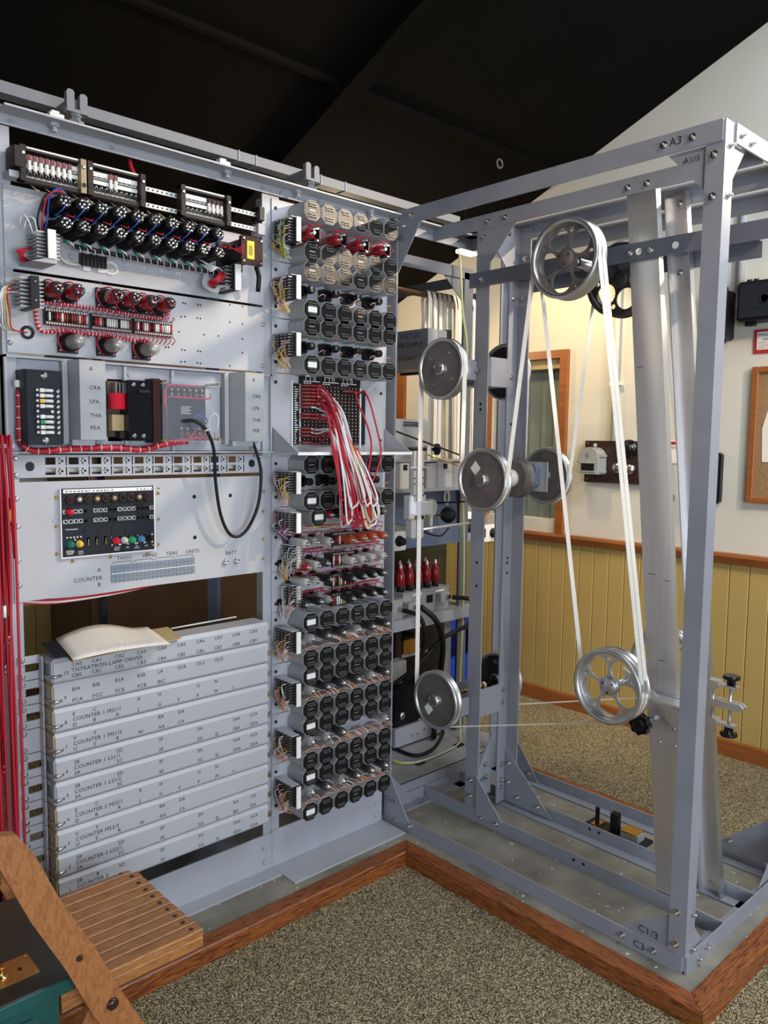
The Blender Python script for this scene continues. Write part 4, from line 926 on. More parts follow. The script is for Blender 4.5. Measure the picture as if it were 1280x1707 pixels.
for (u0, v0, u1, v1) in ((75, 528, 149, 528), (153, 538, 221, 538), (224, 546, 289, 546)):
    x0, x1 = on_y(u0, v0, -0.02).x, on_y(u1, v0, -0.02).x; z = on_y(u0, v0, -0.02).z; z = 1.797
    s_ = part('resistor_strip', MB().box(x0, x1, -0.014, -0.004, z-0.022, z+0.022), 'paxolin', d3)
    n = 17; pk = {}; tg = MB(); rr = random.Random(u0)
    for k in range(n):
        x = x0+0.006+k*(x1-x0-0.012)/(n-1)
        for dz in (-0.017, 0.017): tg.box(x-0.0021, x+0.0021, -0.0170, -0.014, z+dz-0.0028, z+dz+0.0028)
        pk.setdefault(rr.choice(['red_wire', 'cloth_white', 'grey_wire', 'black', 'cloth_white', 'plug_red']), MB()).cyl((x, -0.018, z-0.011), (x, -0.018, z+0.011), 0.0030, 6)
    part('tags', tg, 'pin_tin', s_, stuff=True)
    for cm, mb in pk.items(): part('resistors', mb, cm, s_, stuff=True)
    wires('wire', s_, [[(x0+0.01+k*(x1-x0)/9, -0.016, z-0.02), (x0+0.016+k*(x1-x0)/9, -0.025, z-0.032), (x0+0.012+k*(x1-x0)/9, -0.012, z-0.044)] for k in range(9)]+[[(x0+0.01+k*(x1-x0)/7, -0.016, z+0.02), (x0+0.018+k*(x1-x0)/7, -0.025, z+0.03), (x0+0.02+k*(x1-x0)/7, -0.012, z+0.036)] for k in range(7)], 'red_wire', 0.0014)
def loom(parent, path, r, m='red_wire', lace=16, y=-0.012, lm='white_wire'):
    P = [on_y(u, v, y) for u, v in path]
    o = part('loom', MB().tube(P, r, 8, 6), m, parent)
    C_ = catmull(P, 8); Ls = [0]
    for a, b in zip(C_, C_[1:]): Ls.append(Ls[-1]+(b-a).length)
    m_ = MB()
    for k in range(lace):
        t = (k+0.5)/lace*Ls[-1]; i = max(j for j in range(len(Ls)) if Ls[j] <= t); i = min(i, len(C_)-2)
        d = (C_[i+1]-C_[i]).normalized(); c = C_[i].lerp(C_[i+1], (t-Ls[i])/max(1e-6, Ls[i+1]-Ls[i]))
        m_.lathe(c-d*0.0012, d, [(0, r*1.10), (0.0024, r*1.10)], 8)
    part('lacing', m_, lm, o, stuff=True); return o
loom(d3, [(64, 504), (100, 507), (150, 513), (200, 521), (240, 529), (268, 531), (280, 527), (283, 515)], 0.0042, lace=44)
loom(d3, [(60, 514), (61, 530), (65, 546), (75, 553), (110, 552), (140, 556), (180, 560), (215, 566), (248, 569)], 0.0052, lace=36)
b, x, zb, zt = tagblock(d3, 58, 460, 513, 0.09, 8, edge='black')
for z in (zb+0.018, zt-0.014): slotscrew(b, x, z, -0.094, 0.004)
q = on_y(46, 554, -0.006); part('grommet', MB().tube([q+V((0.014*math.cos(a*PI/8), 0, 0.014*math.sin(a*PI/8))) for a in range(17)], 0.004, 6), 'black', d3)
for cm, dd in (('white_wire', 0), ('grey_wire', 0.006), ('yellow_wire', 0.012), ('cloth_white', -0.006), ('red_wire', 0.018)):
    wires('wire', d3, [[(x-0.025, -0.03-0.012*k, zt-0.015-0.012*k), (x-0.062+dd*0.5, -0.05, zt-0.035-0.006*k), (x-0.066+dd, -0.05, zb-0.01-0.004*k), (x-0.055+dd, -0.03, zb-0.05), (q.x, -0.006, q.z)] for k in range(3)], cm, 0.0016)
for u, v in ((13, 482), (16, 571), (437, 541), (436, 610)): q = on_y(u, v, 0); slotscrew(d3, q.x, q.z)
m_ = MB()
for (u, v) in ((305, 505), (309, 506), (330, 508), (334, 509), (302, 528), (308, 528), (329, 530), (334, 531), (276, 579), (281, 579), (303, 583), (308, 584), (330, 585), (334, 586), (302, 603), (308, 603), (329, 605), (334, 606), (383, 508), (404, 511), (383, 537), (404, 540), (364, 560), (404, 565), (340, 558), (383, 610), (404, 588), (298, 553)):
    q = on_y(u, v, -0.004); m_.lathe((q.x, -0.0040, q.z), (0, -1, 0), [(0, 0.0028), (0.0004, 0.0028)], 8)
part('holes', m_, 'black', d3, stuff=True)

# relay bay with the two covers A and B
z0, z1 = 1.437, 1.690
d4 = thing('relay_bay', 'shallow grey tray with black fuse plate, relays, transformer and red laced cable loom', 'relay bay', (-0.957, 0.0, z0))
part('tray', MB().box(-1.372, -0.544, 0.020, 0.024, z0, z1), 'paint', d4)
part('tray_edge', MB().box(-1.372, -0.544, -0.010, 0.020, z1-0.006, z1).box(-1.372, -0.544, -0.020, 0.020, z0, z0+0.004).box(-1.372, -1.366, -0.010, 0.020, z0, z1).box(-0.550, -0.544, -0.01, 0.02, z0, z1), 'paint_panel', d4)
part('chassis_strip', MB().box(-1.36, -0.55, 0.010, 0.020, z0+0.006, z0+0.045).box(-1.36, -0.55, 0.010, 0.020, z1-0.05, z1-0.008), 'paint', d4)
for u in (208, 287): x = on_y(u, 625, 0).x; part('divider', MB().box(x-0.004, x+0.004, -0.004, 0.012, z0+0.006, z1-0.008), 'paint_panel', d4)
for u, v in ((23, 638), (24, 681), (27, 725), (288, 740), (217, 624), (165, 738), (206, 738), (403, 738), (357, 738)): q = on_y(u, v, 0.0); slotscrew(d4, q.x, q.z, 0.010, 0.006, 'paint')
# black fuse plate
xa, xb = -1.342, -1.246; za, zb = 1.459, 1.652
fp = part('fuse_plate', MB().bbox(xa, xb, -0.062, 0.008, za, zb, 0.006, 'z'), 'black_panel', d4)
for z in (zb-0.014, za+0.012): part('mount_screw', MB().lathe(((xa+xb)/2+0.002, -0.062, z), (0, -1, 0), [(0, 0.010), (0.003, 0.010), (0.003, 0.006), (0.005, 0.005)], 12), 'steel', fp)
tops = ['cloth_white', 'cloth_white', 'yellow_wire', 'cloth_white', None, 'label_white', 'lamp_green', 'cloth_white', 'cloth_white']
for k in range(9):
    z = zb-0.052-k*0.0135
    part('pin', MB().lathe((xa+0.028, -0.062, z), (0, -1, 0), [(0, 0.0042), (0.010, 0.0042), (0.011, 0.003)], 8).lathe((xa+0.066, -0.062, z), (0, -1, 0), [(0, 0.0042), (0.008, 0.0042)], 8), 'solder', fp)
    part('screw', MB().lathe((xb-0.012, -0.062, z-0.001), (0, -1, 0), [(0, 0.005), (0.003, 0.005), (0.003, 0.0025)], 10), 'steel', fp)
    if tops[k]:
        part('tag', MB().box(xa+0.036, xa+0.047, -0.070, -0.062, z-0.0048, z+0.0048), tops[k], fp)
        part('fuse_tube', MB().cyl((xa+0.047, -0.067, z), (xa+0.067, -0.067, z), 0.0042, 8), 'cloth_white', fp)
def relay_cover(name, label, u0, u1, u2, txt, us):
    D = 0.062
    xs, xf, xe = on_y(u0, 690, 0.0).x, on_y(u1, 690, -D).x, on_y(u2, 690, -D).x
    c = thing(name, label, 'cover', ((xs+xe)/2, 0.0, 1.470))
    part('shell', MB().prism([(xs, 0.008), (xf, -D), (xe, -D), (xe+0.028, 0.008)], 'z', 1.474, 1.687), 'can_grey', c)
    part('side_flange', MB().box(xs-0.012, xs+0.002, -0.012, 0.010, 1.462, 1.687), 'can_grey', c)
    part('foot', MB().box(xs+0.004, xe-0.02, -0.03, 0.012, 1.458, 1.4735), 'paint', c)
    letters([(t, (on_y(us, 690, -D).x, -D-0.0006, z-0.005), 0.0150) for t, z in zip(txt, (1.664, 1.614, 1.577, 1.540, 1.507))], c, 'ink', 'y')
    return c
relay_cover('relay_cover', 'grey folded metal cover lettered A, CRA, LPA, THA and REA', 110, 134, 177, ('A', 'CRA', 'LPA', 'THA', 'REA'), 150)
relay_cover('relay_cover', 'grey folded metal cover lettered B, CRB, LPB, THB and PEB', 377, 409, 440, ('B', 'CRB', 'LPB', 'THB', 'PEB'), 421)
# relays in the gap beside cover A
xa = on_y(186, 690, 0.01).x; xb = on_y(207, 690, 0.01).x
part('relay_recess', MB().box(xa-0.012, xb-0.002, 0.010, 0.019, 1.47, 1.645), 'cupboard', d4)
part('relay_springs', MB().box(xa, xa+0.004, -0.02, 0.012, 1.56, 1.635).box(xa+0.010, xa+0.014, -0.02, 0.012, 1.56, 1.635).box(xa+0.020, xa+0.024, -0.02, 0.012, 1.56, 1.635), 'steel', d4, stuff=True)
part('relay_coil', MB().bbox(xb-0.052, xb-0.008, -0.030, 0.008, 1.56, 1.605, 0.008, 'z'), 'lamp_red', d4)
part('relay_base', MB().box(xa-0.01, xb-0.008, -0.015, 0.012, 1.500, 1.545), 'manila', d4)
part('relay_foot', MB().box(xa+0.010, xb-0.012, -0.02, 0.010, 1.478, 1.498), 'paxolin', d4)
# brown-black transformer box
xa, xb = on_y(213, 690, -0.04).x, on_y(253, 690, -0.04).x
bx = part('transformer_box', MB().bbox(xa, xb, -0.045, 0.012, 1.472, 1.642, 0.003, 'y'), 'black_gloss', d4)
part('flange', MB().box(xb, xb+0.022, -0.050, 0.0, 1.466, 1.650), 'brown_box', bx)
for xx in (xa+0.016, xa+0.044):
    for z in (1.486, 1.630): slotscrew(bx, xx, z, -0.045, 0.007)
part('fold', MB().box(xa+0.03, xb-0.01, -0.050, -0.045, 1.608, 1.616), 'paxolin', bx)
# perspex covered terminal plate
xa, xb = on_y(268, 690, -0.05).x, on_y(364, 690, -0.05).x
tpl = part('terminal_plate', MB().box(xa+0.006, xb-0.022, -0.012, 0.010, 1.474, 1.640), 'black_panel', d4)
part('perspex_sheet', MB().box(xa, xb, -0.062, -0.059, 1.470, 1.652), 'perspex', tpl)
for xx in (xa+0.008, xb-0.008):
    for z in (1.478, 1.644): part('brass_pillar', MB().cyl((xx, -0.066, z), (xx, 0.012, z), 0.004, 8), 'brass', tpl)
for rowz in (1.624, 1.610, 1.510, 1.495, 1.480):
    m_, b2 = MB(), MB()
    for k in range(6):
        x = xa+0.048+k*0.020+(0.030 if rowz < 1.55 else 0)
        if x > xb-0.02: continue
        m_.lathe((x, -0.024, rowz), (0, -1, 0), [(0, 0.0046), (0.005, 0.0036)], 6); b2.box(x-0.008, x+0.008, -0.024, -0.012, rowz-0.006, rowz+0.006)
    part('terminals', m_, 'solder', tpl, stuff=True); part('terminal_strip', b2, 'black', tpl, stuff=True)
wires('wire', tpl, [[(xa+0.03, -0.03, 1.49), (xa+0.028, -0.032, 1.56), (xa+0.03, -0.03, 1.60), (xa+0.06+0.02*k, -0.034, 1.600), (xa+0.066+0.022*k, -0.03, 1.615)] for k in range(6)], 'red_wire', 0.0022)
wires('wire', tpl, [[(xa+0.028, -0.028, 1.56), (xa+0.030, -0.030, 1.63), (xa+0.05+0.02*k, -0.034, 1.635), (xa+0.056+0.022*k, -0.03, 1.626)] for k in range(5)], 'red_wire', 0.0022)
wires('wire', tpl, [[(xa+0.035, -0.024, 1.472), (xa+0.05+0.02*k, -0.03, 1.472+0.003*k), (xa+0.075+0.022*k, -0.034, 1.478), (xa+0.078+0.022*k, -0.03, 1.50)] for k in range(6)], 'red_wire', 0.0022)
wires('wire', tpl, [[(xa+0.13, -0.03, 1.505), (xa+0.115, -0.036, 1.54), (xa+0.14, -0.04, 1.553), (xa+0.165, -0.036, 1.53)], [(xa+0.12, -0.03, 1.50), (xa+0.105, -0.036, 1.53), (xa+0.13, -0.04, 1.548), (xa+0.158, -0.036, 1.525)]], 'blue_wire', 0.0022)
wires('wire', tpl, [[(xa+0.165, -0.045, 1.50), (xa+0.158, -0.048, 1.53), (xa+0.175, -0.05, 1.556), (xa+0.190, -0.05, 1.545), (xa+0.186, -0.046, 1.50)]], 'white_wire', 0.0028)
m_ = MB()
for k in range(5): m_.box(xa+0.085, xa+0.118-0.006*(k % 2), -0.0135, -0.012, 1.574-k*0.005, 1.5755-k*0.005)
part('plate_print', m_, 'label_white', tpl, stuff=True)
loom(d4, [(32, 650), (33, 690), (33, 728), (40, 744), (60, 752), (100, 750), (150, 747), (200, 747), (235, 750), (262, 744), (285, 738), (312, 736)], 0.0085, lace=22, y=-0.018)
wires('wire', d4, [[on_y(265+5*k, 744-k, -0.02), on_y(300+4*k, 740-3*k, -0.03), on_y(318+3*k, 728-4*k, -0.034), on_y(326+3*k, 716-3*k, -0.03)] for k in range(4)], 'red_wire', 0.0022)
q = on_y(32, 643, -0.02); part('loom_tag', MB().box(q.x-0.012, q.x+0.008, -0.028, -0.012, q.z-0.004, q.z+0.014), 'label_white', d4)
# the black cable hanging in a loop in front of the counter panel
P = [on_y(300, 702, -0.055), on_y(325, 702, -0.075), on_y(343, 716, -0.085), on_y(356, 748, -0.08), on_y(359, 800, -0.06), on_y(367, 855, -0.05), on_y(381, 888, -0.045), on_y(398, 894, -0.045), on_y(416, 876, -0.045), on_y(431, 838, -0.045), on_y(435, 790, -0.045), on_y(429, 758, -0.03), on_y(421, 738, -0.015)]
bc = thing('black_cable', 'thick black cable hanging in a long loop in front of the counter panel', 'cable', P[6]); part('cable', MB().tube(P, 0.0052, 8, 6), 'black', bc)
part('tie', MB().lathe(P[2], P[3]-P[2], [(0, 0.0065), (0.004, 0.0065)], 8), 'cloth_white', bc)

# pierced jack strip
z0, z1 = 1.372, 1.432; xs = [PX0]; 
d5 = thing('jack_strip', 'light blue-grey pierced strip with two rows of square holes', 'strip', (-0.967, 0.0, z0))
cells = []
x_h = [on_y(u, 767, 0).x for u in (83, 122, 160, 196, 231, 264, 296, 328, 357, 386)]
wdt = 0.014; hz = ((z0+0.0065, z0+0.026), (z0+0.034, z0+0.0535)); m_ = MB(); e0 = PX0
for x in x_h:
    m_.box(e0, x-wdt, -0.004, 0.0, z0, z1)
    m_.box(x-wdt, x+wdt, -0.004, 0.0, z0, hz[0][0]).box(x-wdt, x+wdt, -0.004, 0.0, hz[0][1], hz[1][0]).box(x-wdt, x+wdt, -0.004, 0.0, hz[1][1], z1); e0 = x+wdt
m_.box(e0, PX1, -0.004, 0.0, z0, z1)
part('strip', m_, 'paint', d5, stuff=True)
m_ = MB()
for x in x_h:
    for (a, b) in hz:
        zc = (a+b)/2
        for dz in (-0.006, 0.006): m_.lathe((x+0.024, -0.0042, zc+dz), (0, -1, 0), [(0, 0.0026), (0.0004, 0.0026)], 8)
        m_.lathe((x+0.031, -0.0042, zc), (0, -1, 0), [(0, 0.0036), (0.0004, 0.0036)], 8); m_.lathe((x+0.021, -0.0042, zc), (0, -1, 0), [(0, 0.002), (0.0004, 0.002)], 6)
        m_.box(x+0.041, x+0.044, -0.0046, -0.004, a-0.002, b+0.002)
part('holes', m_, 'black', d5, stuff=True)
part('bundle', MB().tube([(-1.36, 0.03, z0+0.02), (-1.0, 0.035, z0+0.016), (-0.6, 0.03, z0+0.02)], 0.008, 6, 4), 'cloth_white', d5)
for x in (PX0+0.02, PX1-0.02):
    for z in (z0+0.008, z1-0.008): slotscrew(d5, x-0.008 if x < -1 else x+0.008, z)
part('end_slot', MB().bbox(PX0+0.036, PX0+0.058, -0.0046, -0.004, z0+0.018, z1-0.018, 0.006, 'y').bbox(PX1-0.058, PX1-0.036, -0.0046, -0.004, z0+0.018, z1-0.018, 0.006, 'y'), 'black', d5, stuff=True)

# counter panel
d6 = plate('counter_panel', 'large light grey panel lettered COUNTER A B with a black switch unit', 'panel', 1.043, 1.361)
for u, v in ((27, 831), (29, 877), (30, 934), (32, 976), (438, 819), (437, 852), (437, 898), (437, 931), (93, 829), (93, 877), (94, 923), (262, 822), (263, 865), (262, 907), (120, 935), (183, 928), (244, 923)):
    q = on_y(u, v, 0); slotscrew(d6, q.x, q.z, -0.004, 0.0075 if u < 50 else 0.005, 'steel' if u < 50 else 'brass')
for u, v in ((324, 828), (384, 826), (325, 896)): q = on_y(u, v, -0.005); part('hole', MB().lathe((q.x, -0.004, q.z), (0, -1, 0), [(0, 0.0062), (0.0006, 0.0062)], 12), 'black', d6)
xa, xb = on_y(101, 870, -0.006).x, on_y(255, 870, -0.006).x; zb, zt = on_y(104, 929, -0.006).z, on_y(101, 815, -0.006).z
cu = part('switch_unit', MB().box(xa, xb, -0.012, -0.004, zb, zt), 'black_panel', d6)
part('frame_edge', MB().box(xa-0.003, xa, -0.014, -0.004, zb, zt).box(xb, xb+0.003, -0.014, -0.004, zb-0.003, zt+0.003).box(xa-0.003, xb, -0.014, -0.004, zb-0.003, zb), 'label_white', cu)
H6 = zt-zb; Wd = xb-xa
part('title_strip', MB().box(xa+0.006, xb-0.004, -0.0132, -0.012, zt-0.012, zt-0.002), 'label_white', cu)
m_ = MB(); rr = random.Random(5)
for k in range(26): 
    x = xa+0.012+k*0.0108
    if 12 < k < 19: continue
    m_.box(x, x+rr.uniform(0.003, 0.008), -0.0138, -0.0132, zt-0.009, zt-0.0065)
part('title_print', m_, 'ink', cu, stuff=True)
for k in range(10):
    x = xa+0.024+k*(Wd-0.046)/9; z = zt-0.030
    lm = part('lamp_holder', MB().lathe((x, -0.012, z), (0, -1, 0), [(0, 0.0125), (0.006, 0.0125), (0.008, 0.010), (0.008, 0.007), (0.004, 0.006)], 14), 'paxolin', cu)
    part('lens', MB().lathe((x, -0.016, z), (0, -1, 0), [(0, 0.007), (0.004, 0.006), (0.006, 0.003)], 10), ['brown_box', 'lamp_clear', 'brown_box', 'manila', 'brown_box', 'gasket', 'black_gloss', 'black_gloss', 'manila', 'brown_box'][k], lm)
for rz in (zt-0.063, zt-0.090):
    for k in range(19):
        x = xa+0.010+k*(Wd-0.018)/18
        if k in (5,): continue
        part('jack', MB().box(x-0.0065, x+0.0065, -0.0145, -0.012, rz-0.006, rz+0.006).lathe((x, -0.0145, rz), (0, -1, 0), [(0, 0.0045), (0.002, 0.0045), (0.002, 0.0035), (0.0, 0.0035)], 10), 'steel' if k not in (4, 9, 10, 15, 16, 17) else 'black', cu)
        if k in (1, 8, 9, 15, 16): part('jack_hole', MB().lathe((x, -0.012, rz+0.0135), (0, -1, 0), [(0, 0.006), (0.0012, 0.006), (0.0012, 0.004)], 10), 'black', cu)
part('red_plug', MB().lathe((xa+0.016, -0.012, zt-0.063), (0.2, -1, 0), [(0, 0.009), (0.022, 0.008), (0.026, 0.004)], 10), 'lamp_red', cu)
part('seams', MB().box(xa+0.004, xb-0.004, -0.0128, -0.012, zt-0.104, zt-0.102).box(xa+0.004, xb-0.004, -0.0128, -0.012, zt-0.164, zt-0.162).box(xa+0.004, xb-0.004, -0.0128, -0.012, zt-0.046, zt-0.045), 'black', cu, stuff=True)
for k in range(5):
    x = xa+0.060+k*(Wd-0.072)/5; part('display_window', MB().box(x+0.0008, x+(Wd-0.072)/5-0.0008, -0.0135, -0.012, zt-0.152, zt-0.112), 'counter_grey' if False else 'black_panel', cu)
m_ = MB()
for k in range(5): m_.lathe((xa+0.014+k*0.0095, -0.012, zt-0.134), (0, -1, 0), [(0, 0.0026), (0.002, 0.002)], 8)
m_.lathe((xa+0.036, -0.012, zt-0.141), (0, -1, 0), [(0, 0.0026), (0.002, 0.002)], 8)
part('small_lamps', m_, 'label_white', cu, stuff=True)
letters([('TOTALISING', (xa+0.010, -0.0124, zt-0.114), 0.0058), ('SEND', (xa+0.012, -0.0124, zt-0.174), 0.0068), ('RESET', (xa+0.012, -0.0124, zt-0.181), 0.0068), ('MOTOR', (xa+0.010, -0.0124, zb+0.012), 0.0062), ('STOP', (xa+0.013, -0.0124, zb+0.006), 0.0062), ('UNIT', (xa+0.043, -0.0124, zb+0.010), 0.0062), ('OUT', (xa+0.045, -0.0124, zb+0.004), 0.0062), ('AUTO', (xa+0.148, -0.0124, zb+0.013), 0.006), ('RESET', (xa+0.147, -0.0124, zb+0.007), 0.006), ('ABS', (xa+0.182, -0.0124, zb+0.011), 0.006), ('RE', (xa+0.212, -0.0124, zb+0.013), 0.006), ('START', (xa+0.207, -0.0124, zb+0.007), 0.006), ('SET', (xa+0.240, -0.0124, zb+0.011), 0.006), ('LAMPS', (xa+0.264, -0.0124, zb+0.011), 0.006)], cu, 'label_white')
for u, m_ in ((119, 'lamp_teal'), (134, 'lamp_yellow'), (195, 'lamp_red'), (209, 'lamp_clear'), (222, 'lamp_green'), (237, 'lamp_blue'), (250, 'black_gloss')):
    x = on_y(u, 905, -0.02).x; z = zb+0.034
    kb = part('push_button', MB().lathe((x, -0.012, z), (0, -1, 0), [(0, 0.010), (0.003, 0.010), (0.003, 0.0075), (0.014, 0.0075), (0.016, 0.005)], 12), m_, cu)
    if u > 180:
        m2 = MB()
        for dx in (-0.011, 0.011):
            for dz in (-0.011, 0.011): m2.lathe((x+dx, -0.012, z+dz), (0, -1, 0), [(0, 0.003), (0.0015, 0.002)], 8)
        part('rivets', m2, 'label_white', cu, stuff=True)
for u in (146, 160, 175):
    x = on_y(u, 907, -0.01).x; part('switch_slot', MB().box(x-0.004, x+0.004, -0.0135, -0.012, zb+0.024, zb+0.050), 'paxolin', cu); part('contact', MB().box(x-0.001, x+0.002, -0.016, -0.0135, zb+0.028, zb+0.046), 'brass', cu)
xa, xb = on_y(185, 955, -0.004).x, on_y(324, 950, -0.004).x; zb, zt = on_y(185, 971, -0.004).z, on_y(185, 943, -0.004).z
cd_ = part('digit_plate', MB().box(xa, xb, -0.0065, -0.004, zb, zt), 'counter_grey', d6)
part('dividers', MB().box(xa, xb, -0.008, -0.0065, (zb+zt)/2-0.0007, (zb+zt)/2+0.0012), 'label_white', cd_)
it = []
for r_ in range(4):
    for k in range(20):
        it.append((str((9, 8, 9, 8)[r_]-2*(k % 5)), (xa+0.010+k*(xb-xa-0.010)/20, -0.0068, zt-0.0135-r_*(zt-zb)/4), 0.0085))
letters(it, cd_, 'ink')['kind'] = 'stuff'
zt2 = zt+0.012
letters([('THOU', (xa+0.018, -0.0045, zt+0.014), 0.0155), ('HUND', (xa+0.096, -0.0045, zt+0.014), 0.0155), ('TENS', (xa+0.172, -0.0045, zt+0.014), 0.0155), ('UNITS', (xa+0.238, -0.0045, zt+0.014), 0.0155), ('A', (xa-0.040, -0.0045, zt-0.014), 0.0165), ('COUNTER', (xa-0.108, -0.0045, zt-0.037), 0.0165), ('B', (xa-0.040, -0.0045, zt-0.056), 0.0165), ('BATT', (on_y(376, 925, -0.004).x, -0.0045, on_y(376, 925, -0.004).z), 0.0165)], d6)
m_ = MB()
for k in range(4):
    a, b = xa+0.002+k*(xb-xa)/4, xa-0.002+(k+1)*(xb-xa)/4
    m_.tube([(a, -0.0046, zt+0.004), (a+0.006, -0.0046, zt+0.009), ((a+b)/2, -0.0046, zt+0.009), (b-0.006, -0.0046, zt+0.009), (b, -0.0046, zt+0.004)], 0.0006, 4)
part('bracket_lines', m_, 'ink', d6, stuff=True)
for u, v in ((376, 937), (394, 935)): q = on_y(u, v, -0.006); part('battery_jack', MB().lathe((q.x, -0.004, q.z), (0, -1, 0), [(0, 0.010), (0.004, 0.010), (0.009, 0.008), (0.009, 0.004), (0.004, 0.004)], 12), 'steel', d6)
P = [(-1.36, 0.03, 1.040), (-1.25, 0.02, 1.030), (-1.1, 0.02, 1.034), (-0.96, 0.02, 1.046), (-0.85, 0.05, 1.06)]
wb = thing('wire_loom', 'red and white laced wire bundle sagging under the counter panel', 'wires', (-1.15, 0.02, 1.03))
for i, cm in enumerate(('red_wire', 'white_wire', 'red_wire', 'white_wire', 'red_wire', 'pink_wire', 'red_wire')):
    part('wire', MB().tube([V(p_)+V((0, 0.007*math.cos(i*0.9+k*0.8), 0.007*math.sin(i*0.9+k*0.8))) for k, p_ in enumerate(P)], 0.0035, 5, 5), cm, wb)
# what stands behind the opening: a dark cupboard and a black cable duct
cb = thing('cupboard', 'dark brown cupboard seen through the opening behind the left rack', 'cupboard', (0.3, 2.3, FZ))
part('body', MB().box(-0.30, 1.2, 2.10, 2.66, FZ, 1.95), 'cupboard', cb); part('door', MB().box(-0.29, 0.44, 2.085, 2.10, FZ+0.08, 1.93), 'cupboard', cb); part('door', MB().box(0.455, 1.19, 2.085, 2.10, FZ+0.08, 1.93), 'cupboard', cb)
q = on_y(172, 1030, 0.30)
du = thing('cable_duct', 'black upright cable duct behind the opening of the left rack', 'duct', (q.x, 0.30, 0.05)); part('duct', MB().bbox(q.x-0.012, q.x+0.012, 0.29, 0.315, 0.05, 2.1, 0.003, 'z'), 'black', du)
part('clip', MB().box(q.x-0.014, q.x+0.014, 0.285, 0.29, 0.985, 0.99), 'cloth_white', du)
part('lead', MB().tube([(q.x-0.01, 0.28, 0.96), (q.x, 0.27, 0.972), (q.x+0.04, 0.28, 1.0), (q.x+0.06, 0.28, 1.06)], 0.003, 6, 4), 'black', du)

# ten long lettered dust covers with their slotted brackets
CT, CP, CDp = 0.893, 0.0678, 0.085
XE0, XE1 = -1.297, -0.613
cov = ['CA0 CA1 CA2 CA3 CA4 CA5 CA6 CA7 CA8 CA9|THYRATRON LAMP DRIVER|CB0 CB1 CB2 CB3 CB4 CB5 CB6 CB7 CB8 CB9',
       'BIA BIB RSA RSB LA OLB OLC OLD  ||PCA PCC PCB PCB BIC     ', 'E C  K H  G N  |COUNTER 1 MS1/1|D B A J G F P M L ',
       'V T   BA DA    |COUNTER 1 MS1/2|U S R W AA CA    ', '2B  2D  2F  2H  2AA 2CA|COUNTER 1 LS1/1|2A  2C  2E  2G 2J 2BA 2DA',
       '3B  3D  3F  3H  3AA 3CA|COUNTER 1 LS1/2|3A  3C  3E  3G 3J 3DA 3DA', 'E C  K H  O N  |COUNTER 2 MS2/1|D B A J G F P M L ',
       'V T   BA DA    |COUNTER MS2/2|U S R W AA CA    ', '2B  2D  2F  2H  AA CA|COUNTER 2 LS2/1|2A  2C  2E  2G 2J BA DA', '3B B 3D  3F  3H  3AA 3CA|COUNTER 2|3A  3C  3E  3G 3J 3DA 3DA']
names_ = ['lettered THYRATRON LAMP DRIVER, topmost of the ten, with papers on it', 'lettered BIA and PCA, second from the top', 'lettered COUNTER 1 MS1/1, third from the top', 'lettered COUNTER 1 MS1/2, fourth from the top', 'lettered COUNTER 1 LS1/1, fifth from the top', 'lettered COUNTER 1 LS1/2, sixth from the top', 'lettered COUNTER 2 MS2/1, seventh from the top', 'lettered COUNTER MS2/2, eighth from the top', 'lettered COUNTER 2 LS2/1, ninth from the top', 'lowest of the ten, partly behind the wooden seat']
